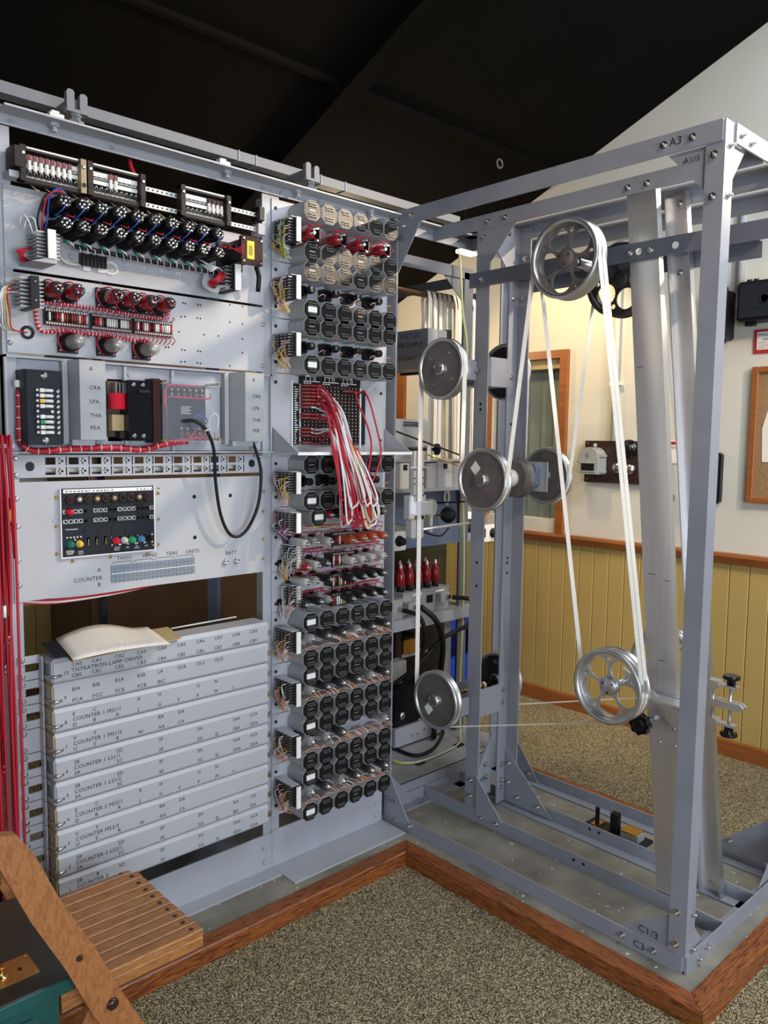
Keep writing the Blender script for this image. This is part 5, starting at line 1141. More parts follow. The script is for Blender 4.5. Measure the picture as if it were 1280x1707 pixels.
for i in range(10):
    zt = CT-CP*i; zb = zt-CP+0.0025; b = 0.011
    c = thing('dust_cover', 'long grey cover '+names_[i], 'cover', ((XE0+XE1)/2, 0.0, zb), 'dust covers stacked on the left rack')
    pr = [(-0.002, zb), (-CDp+b*0.5, zb), (-CDp, zb+b*0.6), (-CDp, zt-b), (-CDp+b*0.8, zt), (-0.002, zt)]
    part('shell', MB().prism(pr, 'x', XE0+0.001, XE1), 'paint_panel', c)
    wdn = i not in (0, 4, 5)
    fm = 'gasket' if wdn else 'can_grey'
    part('end_frame', MB().box(XE0-0.004, XE0+0.001, -CDp+0.004, -0.004, zb+0.004, zb+0.016).box(XE0-0.004, XE0+0.001, -CDp+0.004, -0.004, zt-0.016, zt-0.004).box(XE0-0.004, XE0+0.001, -CDp+0.004, -CDp+0.018, zb+0.016, zt-0.016).box(XE0-0.004, XE0+0.001, -0.018, -0.004, zb+0.016, zt-0.016), fm, c)
    part('end_sheet', MB().box(XE0-0.001, XE0+0.0012, -CDp+0.018, -0.018, zb+0.016, zt-0.016), 'can_grey' if wdn else 'counter_grey', c)
    zc = zb+0.020
    part('clip', MB().tube([(XE0-0.006, -0.07, zc), (XE0-0.002, -CDp-0.008, zc), (XE0+0.006, -CDp-0.008, zc), (XE0+0.012, -CDp-0.002, zc), (XE0+0.020, -CDp-0.002, zc)], 0.0042, 6), 'steel', c)
    zc = zb+0.030
    part('clip', MB().bbox(XE1-0.004, XE1+0.012, -CDp-0.002, -CDp+0.012, zc-0.008, zc+0.008, 0.003, 'z'), 'steel', c)
    # bracket with an open slot and two screws
    bx0, bx1 = PX0+0.001+0.0, XE0-0.006
    xs_ = bx0+0.032
    br = part('bracket', MB().add([(x, y, z) for y in (-0.004, 0.0) for x, z in ((bx0, zb), (bx1, zb), (bx1, zt), (bx0, zt), (bx0, zt-0.022), (xs_+0.018, zt-0.022), (xs_+0.026, zt-0.028), (xs_+0.028, zt-0.034), (xs_+0.026, zb+0.028), (xs_+0.018, zb+0.022), (bx0, zb+0.022))], [tuple(range(11))[::-1], tuple(range(11, 22))]+[(k, (k+1) % 11, 11+(k+1) % 11, 11+k) for k in range(11)]) if i != 3 else MB().box(bx0, bx1, -0.004, 0.0, zb, zt), 'paint_panel', c)
    for z in (zb+0.010, zt-0.010): slotscrew(c, bx0+0.012, z, -0.004, 0.0075)
    part('return', MB().box(bx1-0.004, bx1, -0.03, -0.004, zb, zt), 'paint_panel', c)
    ra, nm, rb = cov[i].split('|'); it = []
    xs2 = [on_y(u, v, -CDp).x for u, v in ((119, 1108), (153, 1104), (191, 1099), (228, 1090), (262, 1083), (295, 1078), (327, 1071), (357, 1066), (387, 1061), (416, 1055))]
    for k, t in enumerate(ra.split(' ')[:10]):
        if t: it.append((t, (xs2[k], -CDp-0.0007, zt-0.026), 0.0145))
    for k, t in enumerate(rb.split(' ')[:10]):
        if t: it.append((t, (xs2[k], -CDp-0.0007, zb+0.009), 0.0145))
    if nm: it.append((nm, (xs2[0], -CDp-0.0007, zt-0.0415), 0.0155))
    it.append((str(10-i), (XE0+0.026, -CDp-0.0007, zb+0.020), 0.014))
    letters(it, c, 'ink')['kind'] = 'stuff'
# papers on the top cover
pz = CT
pf = thing('manila_folder', 'open brown folder lying on the topmost cover', 'folder', (-1.13, -0.03, pz))
part('board', MB().add([(-1.27, -0.14, pz+0.001), (-0.93, -0.10, pz+0.001), (-0.90, 0.04, pz+0.003), (-1.24, 0.05, pz+0.003), (-1.27, -0.14, pz+0.003), (-0.93, -0.10, pz+0.003), (-0.90, 0.04, pz+0.006), (-1.24, 0.05, pz+0.006)], [(3, 2, 1, 0), (4, 5, 6, 7), (0, 1, 5, 4), (1, 2, 6, 5), (2, 3, 7, 6), (3, 0, 4, 7)]), 'manila', pf)
part('cover_flap', MB().add([(-1.30, -0.10, pz+0.010), (-1.20, -0.14, pz+0.006), (-1.17, 0.00, pz+0.020), (-1.29, 0.02, pz+0.024), (-1.30, -0.10, pz+0.012), (-1.20, -0.14, pz+0.008), (-1.17, 0.0, pz+0.022), (-1.29, 0.02, pz+0.026)], [(3, 2, 1, 0), (4, 5, 6, 7), (0, 1, 5, 4), (1, 2, 6, 5), (2, 3, 7, 6), (3, 0, 4, 7)]), 'black_panel', pf)
ps = thing('paper_sheets', 'curling cream sheet of paper on the brown folder', 'paper', (-1.12, -0.05, pz+0.01))
mb = MB(); nx, ny = 12, 6; vs = []
for l_ in (0, 0.0012):
    for i in range(nx+1):
        for j in range(ny+1):
            s_, t_ = i/nx, j/ny
            vs.append((-1.27+0.27*s_+0.025*t_, -0.155+0.19*t_-0.01*s_, pz+0.009+l_+0.016*t_+0.020*math.sin(PI*min(1, s_*1.25))*t_+0.006*math.sin(PI*s_)-0.006*s_*t_))
n1 = (nx+1)*(ny+1); fs = []
for i in range(nx):
    for j in range(ny):
        a = i*(ny+1)+j; fs.append((a+n1, a+ny+1+n1, a+ny+2+n1, a+1+n1)); fs.append((a+1, a+ny+2, a+ny+1, a))
ed = [i*(ny+1) for i in range(nx+1)]+[nx*(ny+1)+j for j in range(1, ny+1)]+[i*(ny+1)+ny for i in range(nx-1, -1, -1)]+[j for j in range(ny-1, 0, -1)]
for a, b in zip(ed, ed[1:]+ed[:1]): fs.append((a, b, b+n1, a+n1))
mb.add(vs, fs, True); part('sheet', mb, 'paper', ps)
m_ = MB()
for k in range(3):
    for j in range(9):
        x = -1.20+j*0.018+0.004*k; m_.box(x, x+0.010, -0.15+0.008*k, -0.148+0.008*k, pz+0.0195+0.0016*k+0.004*math.sin(PI*(x+1.27)/0.27), pz+0.0200+0.0016*k+0.004*math.sin(PI*(x+1.27)/0.27))
part('handwriting', m_, 'grey_wire', ps, stuff=True)
part('pencil', MB().cyl((-0.90, 0.02, pz+0.004), (-0.66, 0.03, pz+0.004), 0.0026, 6), 'cloth_white', thing('pencil', 'thin white pencil lying on the topmost cover beside the folder', 'pencil', (-0.78, 0.025, pz)))
# red patch cords hanging in front of the left upright
rr = random.Random(21)
hang = thing('cord_hanger', 'hook rail at the far left carrying a curtain of red cords', 'rail', (-1.47, -0.06, 1.47))
part('rail', MB().box(-1.58, -1.40, -0.11, -0.06, 1.452, 1.462), 'paint', hang); part('stay', MB().box(-1.42, -1.372, -0.07, 0.01, 1.452, 1.462), 'paint', hang)
ends = {3: 1.025, 6: 0.955, 1: 1.32, 9: 0.70, 4: 0.40, 7: 0.84}
for i in range(26):
    x = -1.398-i*0.0046; y = -0.100+0.011*(i % 4); ze = ends.get(i, 0.30+0.03*(i % 4))
    rank = sorted(ends.values(), reverse=True).index(ze) if i in ends else None
    lab = 'red cord among those at the far left whose plugs hang low' if rank is None else 'red cord ending in the '+('highest', 'second highest', 'third highest', 'fourth highest', 'fifth highest', 'sixth highest')[rank]+' plug at the far left'
    c = thing('patch_lead', lab, 'cable', (x, y, ze), 'red cords hanging at the far left')
    part('cord', MB().tube([(x+0.012, y+0.025, 1.455), (x+0.004, y+0.004, 1.475), (x, y-0.020, 1.455), (x+0.006+0.005*math.sin(i*2.1), y-0.016, 1.20), (x+0.008+0.004*math.sin(i*1.3), y-0.010, 0.55*1.1+0.45*ze), (x+0.008, y-0.010, ze)], 0.0036, 6, 6), 'red_wire', c)
    part('plug', MB().lathe((x+0.008, y-0.010, ze), (0, 0, -1), [(-0.012, 0.004), (0, 0.0062), (0.045, 0.0062), (0.050, 0.004)], 8), 'plug_red', c)
    part('tip', MB().lathe((x+0.008, y-0.010, ze-0.050), (0, 0, -1), [(0, 0.0032), (0.014, 0.0032), (0.015, 0.002), (0.018, 0.002), (0.019, 0.0034), (0.026, 0.002)], 8), 'steel', c)
    if i in (1, 5): part('marker', MB().lathe((x, y-0.020, 1.30 if i == 1 else 1.06), (0, 0, -1), [(0, 0.0045), (0.03, 0.0045)], 8), 'yellow_wire' if i == 1 else 'label_white', c)

# ================================================================== WHEELS, TAPES AND FITTINGS OF THE FRAME
def solid_wheel(label, x, y, z, R, face='wheel_face', sticker=True, w=0.036, pins=False, ang=0.4):
    t = thing('tape_pulley', label, 'wheel', (x+w/2, y, z-R), 'solid tape wheels')
    A = (1, 0, 0); c = (x, y, z)
    part('rim', MB().lathe(c, A, [(0.006, R-0.014), (0.0, R-0.010), (-0.001, R-0.003), (0.004, R), (0.009, R-0.002), (0.013, R-0.006), (w-0.013, R-0.006), (w-0.009, R-0.002), (w-0.004, R), (w, R-0.003), (w, R-0.012), (w-0.006, R-0.014)], 48, True, False), 'spun_aluminium', t)
    part('disc', MB().lathe(c, A, [(0.008, 0.0), (0.008, R-0.012), (w-0.006, R-0.012), (w-0.006, 0.0)], 48, False, False), face, t)
    h = part('hub', MB().lathe(c, A, [(-0.012, 0.0), (-0.012, 0.0215), (-0.010, 0.024), (0.0, 0.025), (0.008, 0.027)], 28, True, False), 'spun_aluminium', t)
    part('hub_face', MB().lathe(c, A, [(-0.0130, 0.0), (-0.0130, 0.021), (-0.0118, 0.0215)], 28, False, False), face, h)
    for k in range(3):
        a = ang+k*2*PI/3; part('screw', MB().lathe((x-0.0128, y+0.017*math.cos(a), z+0.017*math.sin(a)), (-1, 0, 0), [(0, 0.003), (0.0012, 0.003)], 8), 'bolt', h)
    if sticker:
        cy_, cz_ = y+sticker[0], z+sticker[1]
        pr = [(cy_+0.023*(1, 0, -1, 0)[k], cz_+0.026*(0, 1, 0, -1)[k]) for k in range(4)]
        part('paper_sticker', MB().prism(pr, 'x', x+0.0068, x+0.0082), 'label_white', t)
    if pins:
        for k in range(4):
            a = 0.6+k*PI/2; part('pin', MB().lathe((x+0.008, y+0.068*math.cos(a), z+0.068*math.sin(a)), (-1, 0, 0), [(0, 0.004), (0.002, 0.004)], 8), 'bolt', t)
    return t
def spoked_wheel(label, x, y, z, R, w, ang, m='spun_aluminium', m2='spun_aluminium'):
    t = thing('spoked_pulley', label, 'wheel', (x+w/2, y, z-R), 'spoked tape wheels')
    c = (x, y, z)
    part('rim', MB().lathe(c, (1, 0, 0), [(0.004, R-0.016), (0.0, R-0.013), (-0.001, R-0.002), (0.003, R), (0.007, R-0.001), (0.010, R-0.005), (w/2-0.004, R-0.005), (w/2-0.002, R-0.003), (w/2+0.002, R-0.003), (w/2+0.004, R-0.005), (w-0.010, R-0.005), (w-0.007, R-0.001), (w-0.003, R), (w+0.001, R-0.003), (w, R-0.013), (w-0.004, R-0.016), (w*0.5, R-0.018)], 56, True, False).lathe(c, (1, 0, 0), [(0.004, R-0.016), (w*0.5, R-0.018)], 56, True, False), m, t)
    hs = []; R5 = R*0.325
    for k in range(5):
        a = ang+k*2*PI/5; hs.append((R*0.545*math.cos(a), R*0.545*math.sin(a), R*0.290))
        a += PI/5; hs.append((R*0.72*math.cos(a), R*0.72*math.sin(a), R*0.070))
    disc_with_holes('web', R-0.014, hs, 0.006, m2, t, (x+0.020, y, z))
    h = part('hub', MB().lathe(c, (1, 0, 0), [(0.006, 0.0), (0.006, 0.027), (0.008, 0.029), (0.018, 0.030), (0.030, 0.030), (0.030, 0.018), (w, 0.018)], 24, True, False), m2, t)
    for k in range(3):
        a = 0.5+k*2*PI/3; part('screw', MB().lathe((x+0.0055, y+0.019*math.cos(a), z+0.019*math.sin(a)), (-1, 0, 0), [(0, 0.0032), (0.001, 0.0032)], 8), 'black', h)
    return t
BX = 0.35     # the rear loop stands this far behind the front one
solid_wheel('solid grey wheel with four bright pins, upper left on the front loop', 0.105, -0.148, 1.746, 0.113, sticker=None, pins=True)
solid_wheel('solid grey wheel with a white paper diamond, at mid height on the front loop', 0.100, -0.362, 1.346, 0.112, sticker=(0.034, 0.040))
solid_wheel('solid grey wheel with a white paper diamond, lowest on the front loop', 0.105, -0.152, 0.492, 0.113, sticker=(0.037, -0.042))
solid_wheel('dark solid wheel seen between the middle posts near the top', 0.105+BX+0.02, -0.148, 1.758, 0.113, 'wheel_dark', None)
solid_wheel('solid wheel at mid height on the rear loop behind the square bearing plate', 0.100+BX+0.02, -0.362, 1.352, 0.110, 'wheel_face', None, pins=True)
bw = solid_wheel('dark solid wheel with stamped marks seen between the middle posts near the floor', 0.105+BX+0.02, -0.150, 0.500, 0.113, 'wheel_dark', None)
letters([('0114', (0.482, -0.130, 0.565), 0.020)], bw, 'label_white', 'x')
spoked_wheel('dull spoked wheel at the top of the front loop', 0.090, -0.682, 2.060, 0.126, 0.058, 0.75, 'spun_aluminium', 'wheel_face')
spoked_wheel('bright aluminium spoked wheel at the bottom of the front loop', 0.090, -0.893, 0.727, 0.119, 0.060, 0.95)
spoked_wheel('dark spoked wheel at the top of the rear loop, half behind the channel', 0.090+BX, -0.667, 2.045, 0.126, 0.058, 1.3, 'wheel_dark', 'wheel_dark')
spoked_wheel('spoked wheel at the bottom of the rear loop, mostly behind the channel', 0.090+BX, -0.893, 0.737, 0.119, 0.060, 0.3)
# shafts
def shaft(label, y, z, x0, x1, r=0.008, m='steel'):
    t = thing('axle', label, 'axle', ((x0+x1)/2, y, z-r)); part('rod', MB().cyl((x0, y, z), (x1, y, z), r, 12), m, t); return t
a1 = shaft('steel axle of the top front spoked wheel with its bright sleeve', -0.682, 2.060, 0.12, 0.252, 0.009)
part('sleeve', MB().lathe((0.17, -0.682, 2.060), (1, 0, 0), [(0, 0.016), (0.06, 0.016), (0.062, 0.022), (0.068, 0.022)], 14), 'steel', a1)
a1 = shaft('axle of the upper left front wheel running between the middle posts', -0.148, 1.746, 0.13, 0.48)
a2 = shaft('brass toned axle of the lowest front wheel above its bracket box', -0.152, 0.492, 0.13, 0.48, 0.008, 'brass')
part('collar', MB().cyl((0.36, -0.152, 0.492), (0.385, -0.152, 0.492), 0.014, 14), 'brass', a2); part('cap', MB().lathe((0.385, -0.152, 0.492), (1, 0, 0), [(0, 0.017), (0.014, 0.015)], 12), 'cloth_white', a2)
a3 = shaft('axle at mid height carrying the small drum and the square bearing plate', -0.362, 1.348, 0.13, 0.47, 0.010)
part('drum', MB().lathe((0.27, -0.362, 1.348), (1, 0, 0), [(0, 0.030), (0.0, 0.066), (0.004, 0.070), (0.010, 0.070), (0.012, 0.066), (0.040, 0.066), (0.044, 0.074), (0.050, 0.074), (0.050, 0.03)], 32), 'wheel_face', a3)
part('collar', MB().lathe((0.235, -0.362, 1.348), (1, 0, 0), [(0, 0.018), (0.012, 0.030), (0.035, 0.034)], 20), 'cloth_white', a3)
part('bearing_plate', MB().box(0.375, 0.381, -0.445, -0.330, 1.298, 1.408), 'paint', a3)
part('bearing', MB().bbox(0.345, 0.375, -0.415, -0.350, 1.312, 1.394, 0.012, 'x'), 'paint_dark', a3)
for z in (1.318, 1.388):
    m_ = MB(); hexbolt(m_, (0.345, -0.405, z), (-1, 0, 0), 0.007); part('bolt', m_, 'bolt', a3)
part('belt', MB().tube([(0.27+0.04, -0.362-0.06, 1.348-0.03), (0.29, -0.28, 1.272), (0.27, -0.12, 1.245), (0.25, 0.10, 1.225)], 0.004, 6, 3), 'black', a3)
# paper tape loops
def arc(y, z, R, a0, a1, n=14): return [(y+R*math.cos(a0+(a1-a0)*k/n), z+R*math.sin(a0+(a1-a0)*k/n)) for k in range(n+1)]
def wpts(path, xs):
    """path of (y,z), xs: list of (index fraction, x)"""
    n = len(path)-1; out = []
    for i, (y, z) in enumerate(path):
        f = i/n
        for (f0, x0), (f1, x1) in zip(xs, xs[1:]):
            if f0 <= f <= f1: x = x0+(x1-x0)*(f-f0)/(f1-f0); break
        out.append((x, y, z))
    return out
W1, W2, W5_, W6, W7 = (-0.148, 1.746, 0.110), (-0.362, 1.346, 0.108), (-0.152, 0.492, 0.110), (-0.682, 2.060, 0.1225), (-0.893, 0.727, 0.1155)
p5 = arc(*W5_, -PI/2-0.3, 0.0, 12)
pA = p5+arc(*W1, 0.0, PI)+arc(*W2, 0.0, -PI+0.20)+arc(*W6, 0.24, PI+0.06)+arc(*W7, PI+0.06, 2*PI-0.16, 16)
pB = arc(*W7, -0.16, 0.0, 2)
tp = thing('paper_tape', 'white perforated paper tape looped over the front wheels', 'tape', (0.12, -0.5, 0.37))
P1 = wpts(pA, [(0, 0.121), (0.42, 0.119), (0.62, 0.106), (1, 0.106)])
part('strand', MB().ribbon(P1, (1, 0, 0), 0.0225, 0.0006), 'tape', tp)
pC = arc(*W7, -0.16, -0.16, 1)[:1]+arc(*W6, 0.24-0.0, 0.24, 1)[:1]
pC = arc(*W7, -0.95, 0.10, 6)+arc(*W6, 0.10, PI+0.10, 14)+arc(*W7, PI+0.10, 1.5*PI-0.25, 6)+[(W5_[0]+0.0, W5_[1]-W5_[2])]+arc(*W5_, -PI/2, -PI/2-0.3, 2)
part('strand', MB().ribbon(wpts(pC, [(0, 0.133), (0.75, 0.133), (1, 0.121)]), (1, 0, 0), 0.0225, 0.0006), 'tape', tp)
holes = MB()
def perforate(P, x_off=0.0, step=0.0075):
    rr = random.Random(2)
    for a, b in zip(P, P[1:]):
        a, b = V(a), V(b); d = b-a
        if d.length < 0.25: continue
        dn = d.normalized(); nrm = dn.cross(V((1, 0, 0))).normalized()
        for k in range(int(d.length/step)):
            c = a+dn*(k+0.5)*step
            for s_ in (0.0075, 0.004, -0.003, -0.0075):
                if s_ != 0.004 and rr.random() < 0.5: continue
                e = c+V((s_, 0, 0)); h = 0.0009 if s_ != 0.004 else 0.0005
                for sg in (-1, 1):
                    q = e+nrm*sg*0.00045
                    holes.add([q+V((-h, 0, 0))-dn*h, q+V((h, 0, 0))-dn*h, q+V((h, 0, 0))+dn*h, q+V((-h, 0, 0))+dn*h], [(0, 1, 2, 3)])
perforate(P1); part('holes', holes, 'gasket', tp, stuff=True)
Z2 = lambda P: [(x+BX+0.02, y, z) for x, y, z in P]
tq = thing('paper_tape', 'white paper tape looped over the rear wheels behind the front loop', 'tape', (0.47, -0.5, 0.37))
pD = arc(*W5_, -PI/2-0.2, 0.0, 8)+arc(*W1, 0.0, PI)+arc(*W2, 0.0, -PI+0.20)+arc(*W6, 0.24, PI+0.06)+arc(*W7, PI+0.06, 1.5*PI-0.25)+arc(*W5_, -PI/2, -PI/2-0.2, 2)
pD = [(y, z+0.006) for y, z in pD]
part('strand', MB().ribbon(Z2(wpts(pD, [(0, 0.121), (0.42, 0.119), (0.62, 0.106), (1, 0.115)])), (1, 0, 0), 0.0225, 0.0006), 'tape', tq)
# aluminium channels that carry the sliding lower wheels
def channel(name, label, x, yt, zt, yb, zb, w, s_, dep=0.028):
    t = thing(name, label, 'channel', (x, yb, zb))
    d = V((0, yb-yt, zb-zt)).normalized(); side = V((0, d.z, -d.y)).normalized()    # across, in the plane of the web
    if side.y > 0: side = -side
    def slab_(o0, o1, x0, x1):
        vs = []
        for (yy, zz) in ((yt, zt), (yb, zb)):
            for o in (o0, o1):
                for xx in (x0, x1): q = V((0, yy, zz))+side*o; vs.append((xx, q.y, q.z))
        return MB().add(vs, [(0, 1, 3, 2), (4, 6, 7, 5), (0, 4, 5, 1), (2, 3, 7, 6), (0, 2, 6, 4), (1, 5, 7, 3)])
    xs = sorted((x, x+s_*0.004)); xf = sorted((x+s_*0.004, x+s_*dep))
    part('web', slab_(-w/2, w/2, *xs), 'aluminium', t); part('flange', slab_(-w/2, -w/2+0.004, *xf), 'aluminium', t); part('flange', slab_(w/2-0.004, w/2, *xf), 'aluminium', t)
    return t, d, side
cA, dA, sA = channel('aluminium_channel', 'wide leaning aluminium channel in front of the other, its flat side outward', 0.254, -0.848, 2.285, -1.056, 0.030, 0.098, 1)
cB, dB, sB = channel('aluminium_channel', 'narrower leaning aluminium channel behind, its open side outward', 0.460, -0.868, 2.290, -1.098, 0.008, 0.076, -1)
for q, n_ in ((V((0.4555, -0.875, 2.262)), 0), (V((0.4555, -0.887, 2.04)), 0), (V((0.4555, -1.093, 0.035)), 0)):
    m_ = MB(); hexbolt(m_, q, (-1, 0, 0), 0.007); part('bolt', m_, 'bolt', cB)
m_ = MB()
for z, o in ((1.72, 0.03), (1.07, 0.02), (1.055, -0.03), (0.80, 0.0)):
    y = -0.848+(2.285-z)/(2.255)*-0.208; m_.box(0.2532, 0.254, y+o-0.012, y+o+0.010, z, z+0.0018)
part('pencil_marks', m_, 'ink', cA, stuff=True)
# tension slide on the front channel
sl = thing('tension_slide', 'aluminium slide with hub arms and a black lobed hand knob on the front channel', 'slide', (0.22, -1.0, 0.60))
part('arm', MB().add([(x, y, z) for x in (0.205, 0.215) for y, z in ((-0.880, 0.765), (-0.905, 0.715), (-1.09, 0.600), (-1.09, 0.655))], [(0, 1, 2, 3), (7, 6, 5, 4), (0, 4, 5, 1), (1, 5, 6, 2), (2, 6, 7, 3), (3, 7, 4, 0)]), 'aluminium', sl)
part('arm', MB().add([(x, y, z) for x in (0.170, 0.236) for y, z in ((-0.955, 0.700), (-0.955, 0.694), (-1.09, 0.690), (-1.09, 0.697))], [(0, 1, 2, 3), (7, 6, 5, 4), (0, 4, 5, 1), (1, 5, 6, 2), (2, 6, 7, 3), (3, 7, 4, 0)]), 'aluminium', sl)
part('plate', MB().add([(x, y, z) for x in (0.240, 0.252) for y, z in ((-0.945, 0.70), (-0.965, 0.53), (-1.085, 0.53), (-1.075, 0.70))], [(0, 1, 2, 3), (7, 6, 5, 4), (0, 4, 5, 1), (1, 5, 6, 2), (2, 6, 7, 3), (3, 7, 4, 0)]), 'aluminium', sl)
part('axle_stub', MB().cyl((0.14, -0.893, 0.727), (0.25, -0.893, 0.727), 0.010, 14), 'steel', sl)
kc = V((0.165, -0.972, 0.612)); pr = []
for k in range(40):
    a = 2*PI*k/40; r = 0.031+0.0028*math.cos(8*a); pr.append((kc.y+r*math.cos(a), kc.z+r*math.sin(a)))
kb = part('hand_knob', MB().prism(pr, 'x', 0.155, 0.180), 'black_gloss', sl)
part('boss', MB().lathe((0.155, kc.y, kc.z), (-1, 0, 0), [(0, 0.020), (0.004, 0.019), (0.006, 0.012)], 20), 'black_gloss', kb); part('stem', MB().cyl((0.18, kc.y, kc.z), (0.245, kc.y, kc.z), 0.008, 10), 'steel', kb)
for y, z in ((-1.00, 0.665), (-1.045, 0.672), (-1.0, 0.545), (-1.05, 0.545), (-1.045, 0.60)): part('bolt', MB().lathe((0.240, y, z), (-1, 0, 0), [(0, 0.005), (0.004, 0.004)], 6), 'bolt', sl)
# double knob clamp on the rear channel
cl = thing('screw_clamp', 'aluminium clamp with a black knob above and below on a vertical screw', 'clamp', (0.44, -1.11, 0.57))
cy_ = -1.148
part('bracket', MB().bbox(0.425, 0.440, -1.175, -1.06, 0.640, 0.664, 0.010, 'x'), 'aluminium', cl); part('bracket', MB().bbox(0.446, 0.458, -1.175, -1.06, 0.640, 0.664, 0.010, 'x'), 'aluminium', cl)
part('screw', MB().cyl((0.443, cy_+0.02, 0.578), (0.443, cy_+0.02, 0.728), 0.0055, 10), 'steel', cl)
for z, s_ in ((0.712, 1), (0.586, -1)):
    part('arm', MB().box(0.428, 0.456, cy_-0.005, -1.075, z-0.004, z+0.004), 'aluminium', cl)
    part('knob', MB().lathe((0.443, cy_+0.02, z+s_*0.006), (0, 0, s_), [(0, 0.014), (0.018, 0.014), (0.020, 0.027), (0.028, 0.027), (0.031, 0.023)], 20), 'black_gloss', cl)
    part('block', MB().bbox(0.425, 0.46, -1.095, -1.060, z-0.012, z+0.012, 0.006, 'x'), 'aluminium', cl)
part('rod', MB().cyl((0.430, -1.078, 0.59), (0.430, -1.078, 0.71), 0.005, 10), 'steel', cl)

# ================================================================== READER COLUMN AND THE BAY BEHIND THE FRAME
rd = thing('tape_reader', 'bright aluminium tape reader column with finned grey motor and long shafts', 'reader', (0.12, -0.02, 1.13))
RXx = 0.121
part('column', MB().box(RXx-0.028, RXx+0.028, -0.026, -0.016, 1.20, 1.44), 'bright_metal', rd)
part('guide_lip', MB().box(RXx-0.028, RXx-0.020, -0.034, -0.026, 1.20, 1.44).box(RXx+0.020, RXx+0.028, -0.034, -0.026, 1.20, 1.44), 'bright_metal', rd, stuff=True)
part('cross_plate', MB().box(RXx-0.045, RXx+0.045, -0.036, -0.012, 1.376, 1.382), 'bright_metal', rd)
m_ = MB()
for z in (1.370, 1.337, 1.315, 1.27): 
    for x in (RXx-0.024, RXx+0.024): m_.lathe((x, -0.034, z), (0, -1, 0), [(0, 0.003), (0.002, 0.003)], 8)
part('screws', m_, 'black', rd, stuff=True)
part('gate_block', MB().box(RXx-0.045, RXx+0.045, -0.028, 0.0, 1.18, 1.27), 'bright_metal', rd); part('gate_cover', MB().bbox(RXx-0.012, RXx+0.050, -0.060, -0.028, 1.195, 1.248, 0.004, 'x'), 'bright_metal', rd)
part('lower_block', MB().bbox(RXx-0.034, RXx+0.034, -0.030, 0.0, 1.105, 1.178, 0.004, 'y'), 'bright_metal', rd)
mo = part('motor', MB().prism([(RXx+0.050+0.032*math.cos(a)+0.04, 1.218+0.032*math.sin(a)) if a < PI else ((RXx+0.058 if a < 1.4*PI else RXx+0.122), 1.178) for a in [k*PI/8 for k in range(9)]+[1.3*PI, 1.7*PI]], 'y', 0.015, 0.095), 'grey_cast', rd)
for k in range(6):
    y = -0.018+k*0.006
    part('fin', MB().lathe((RXx+0.09, y, 1.218), (0, 1, 0), [(0, 0.034), (0.0025, 0.034)], 20), 'grey_cast', mo)
part('long_shaft', MB().cyl(on_y(693, 863, -0.035), on_y(745, 857, 0.10), 0.005, 10), 'brass', rd); qb = on_y(716, 872, 0.03); part('shaft_bracket', MB().bbox(qb.x-0.008, qb.x+0.008, 0.02, 0.05, qb.z-0.035, qb.z+0.035, 0.003, 'y'), 'bright_metal', rd)
q = on_y(747, 858, 0.10); part('pulley', MB().lathe(q, (-0.75, -0.65, 0), [(0, 0.010), (0, 0.032), (0.004, 0.034), (0.009, 0.030), (0.014, 0.034), (0.018, 0.032), (0.018, 0.008)], 24), 'black', rd)
part('long_rod', MB().cyl(on_y(692, 884, 0.0), on_y(782, 872, 0.0), 0.006, 10), 'bright_metal', rd)
q = on_y(700, 862, -0.02); part('thumb_screw', MB().cyl(q, q+V((0.0, -0.016, 0)), 0.007, 10), 'black', rd)
part('cable', MB().tube([on_y(700, 882, 0.02), on_y(715, 890, 0.03), on_y(735, 893, 0.06), on_y(748, 880, 0.10)], 0.004, 6, 5), 'black', rd)
part('support', MB().box(RXx-0.02, RXx+0.02, 0.0, 0.30, 1.128, 1.148), 'bright_metal', rd)

BY = 0.30
bay = thing('supply_bay', 'tall grey-blue rack bay behind the tape frame with shelves and platform', 'rack', (0.4, 0.4, 0.0))
def bp(n, mb, m='paint_frame'): return part(n, mb, m, bay)
bp('upright', MB().angle('z', 0.0, 2.25, 0.798, BY, -1, 1, 0.060, 0.005), 'bay_paint'); bp('upright', MB().angle('z', 0.0, 2.25, 0.798, 0.85, -1, -1, 0.045, 0.005), 'bay_paint')
bp('upright', MB().angle('z', 0.0, 2.25, 0.06, 0.85, 1, -1, 0.045, 0.005), 'bay_paint'); bp('upright', MB().angle('z', 0.0, 2.25, 0.06, BY, 1, 1, 0.045, 0.005), 'bay_paint')
bp('platform', MB().box(-0.01, 0.83, 0.040, 0.90, 0.078, 0.088), 'can_grey'); bp('platform_edge', MB().box(-0.01, 0.83, 0.038, 0.046, 0.0, 0.088))
bp('shelf', MB().box(0.065, 0.82, 0.25, 0.84, 0.690, 0.700), 'paint'); bp('shelf_edge', MB().box(0.065, 0.82, 0.245, 0.25, 0.655, 0.705), 'paint')
lx0, lx1 = on_y(740, 1100, BY+0.01).x, on_y(751, 1100, BY+0.01).x
bp('shelf_leg', MB().box(lx0, lx1, BY+0.01, BY+0.02, 0.09, 0.66))
bp('cross_beam', MB().box(0.065, 0.755, BY-0.004, BY, 1.005, 1.090), 'paint_dark'); bp('back_panel', MB().box(0.065, 0.755, BY+0.02, BY+0.026, 1.09, 1.26), 'paint_dark')
bp('upper_shelf', MB().box(0.065, 0.76, 0.20, 0.80, 1.262, 1.274), 'paint'); bp('apron', MB().box(0.065, 0.755, BY, BY+0.006, 1.274, 1.388), 'can_grey'); bp('top_shelf', MB().box(0.065, 0.755, BY-0.05, 0.80, 1.388, 1.397), 'can_grey')
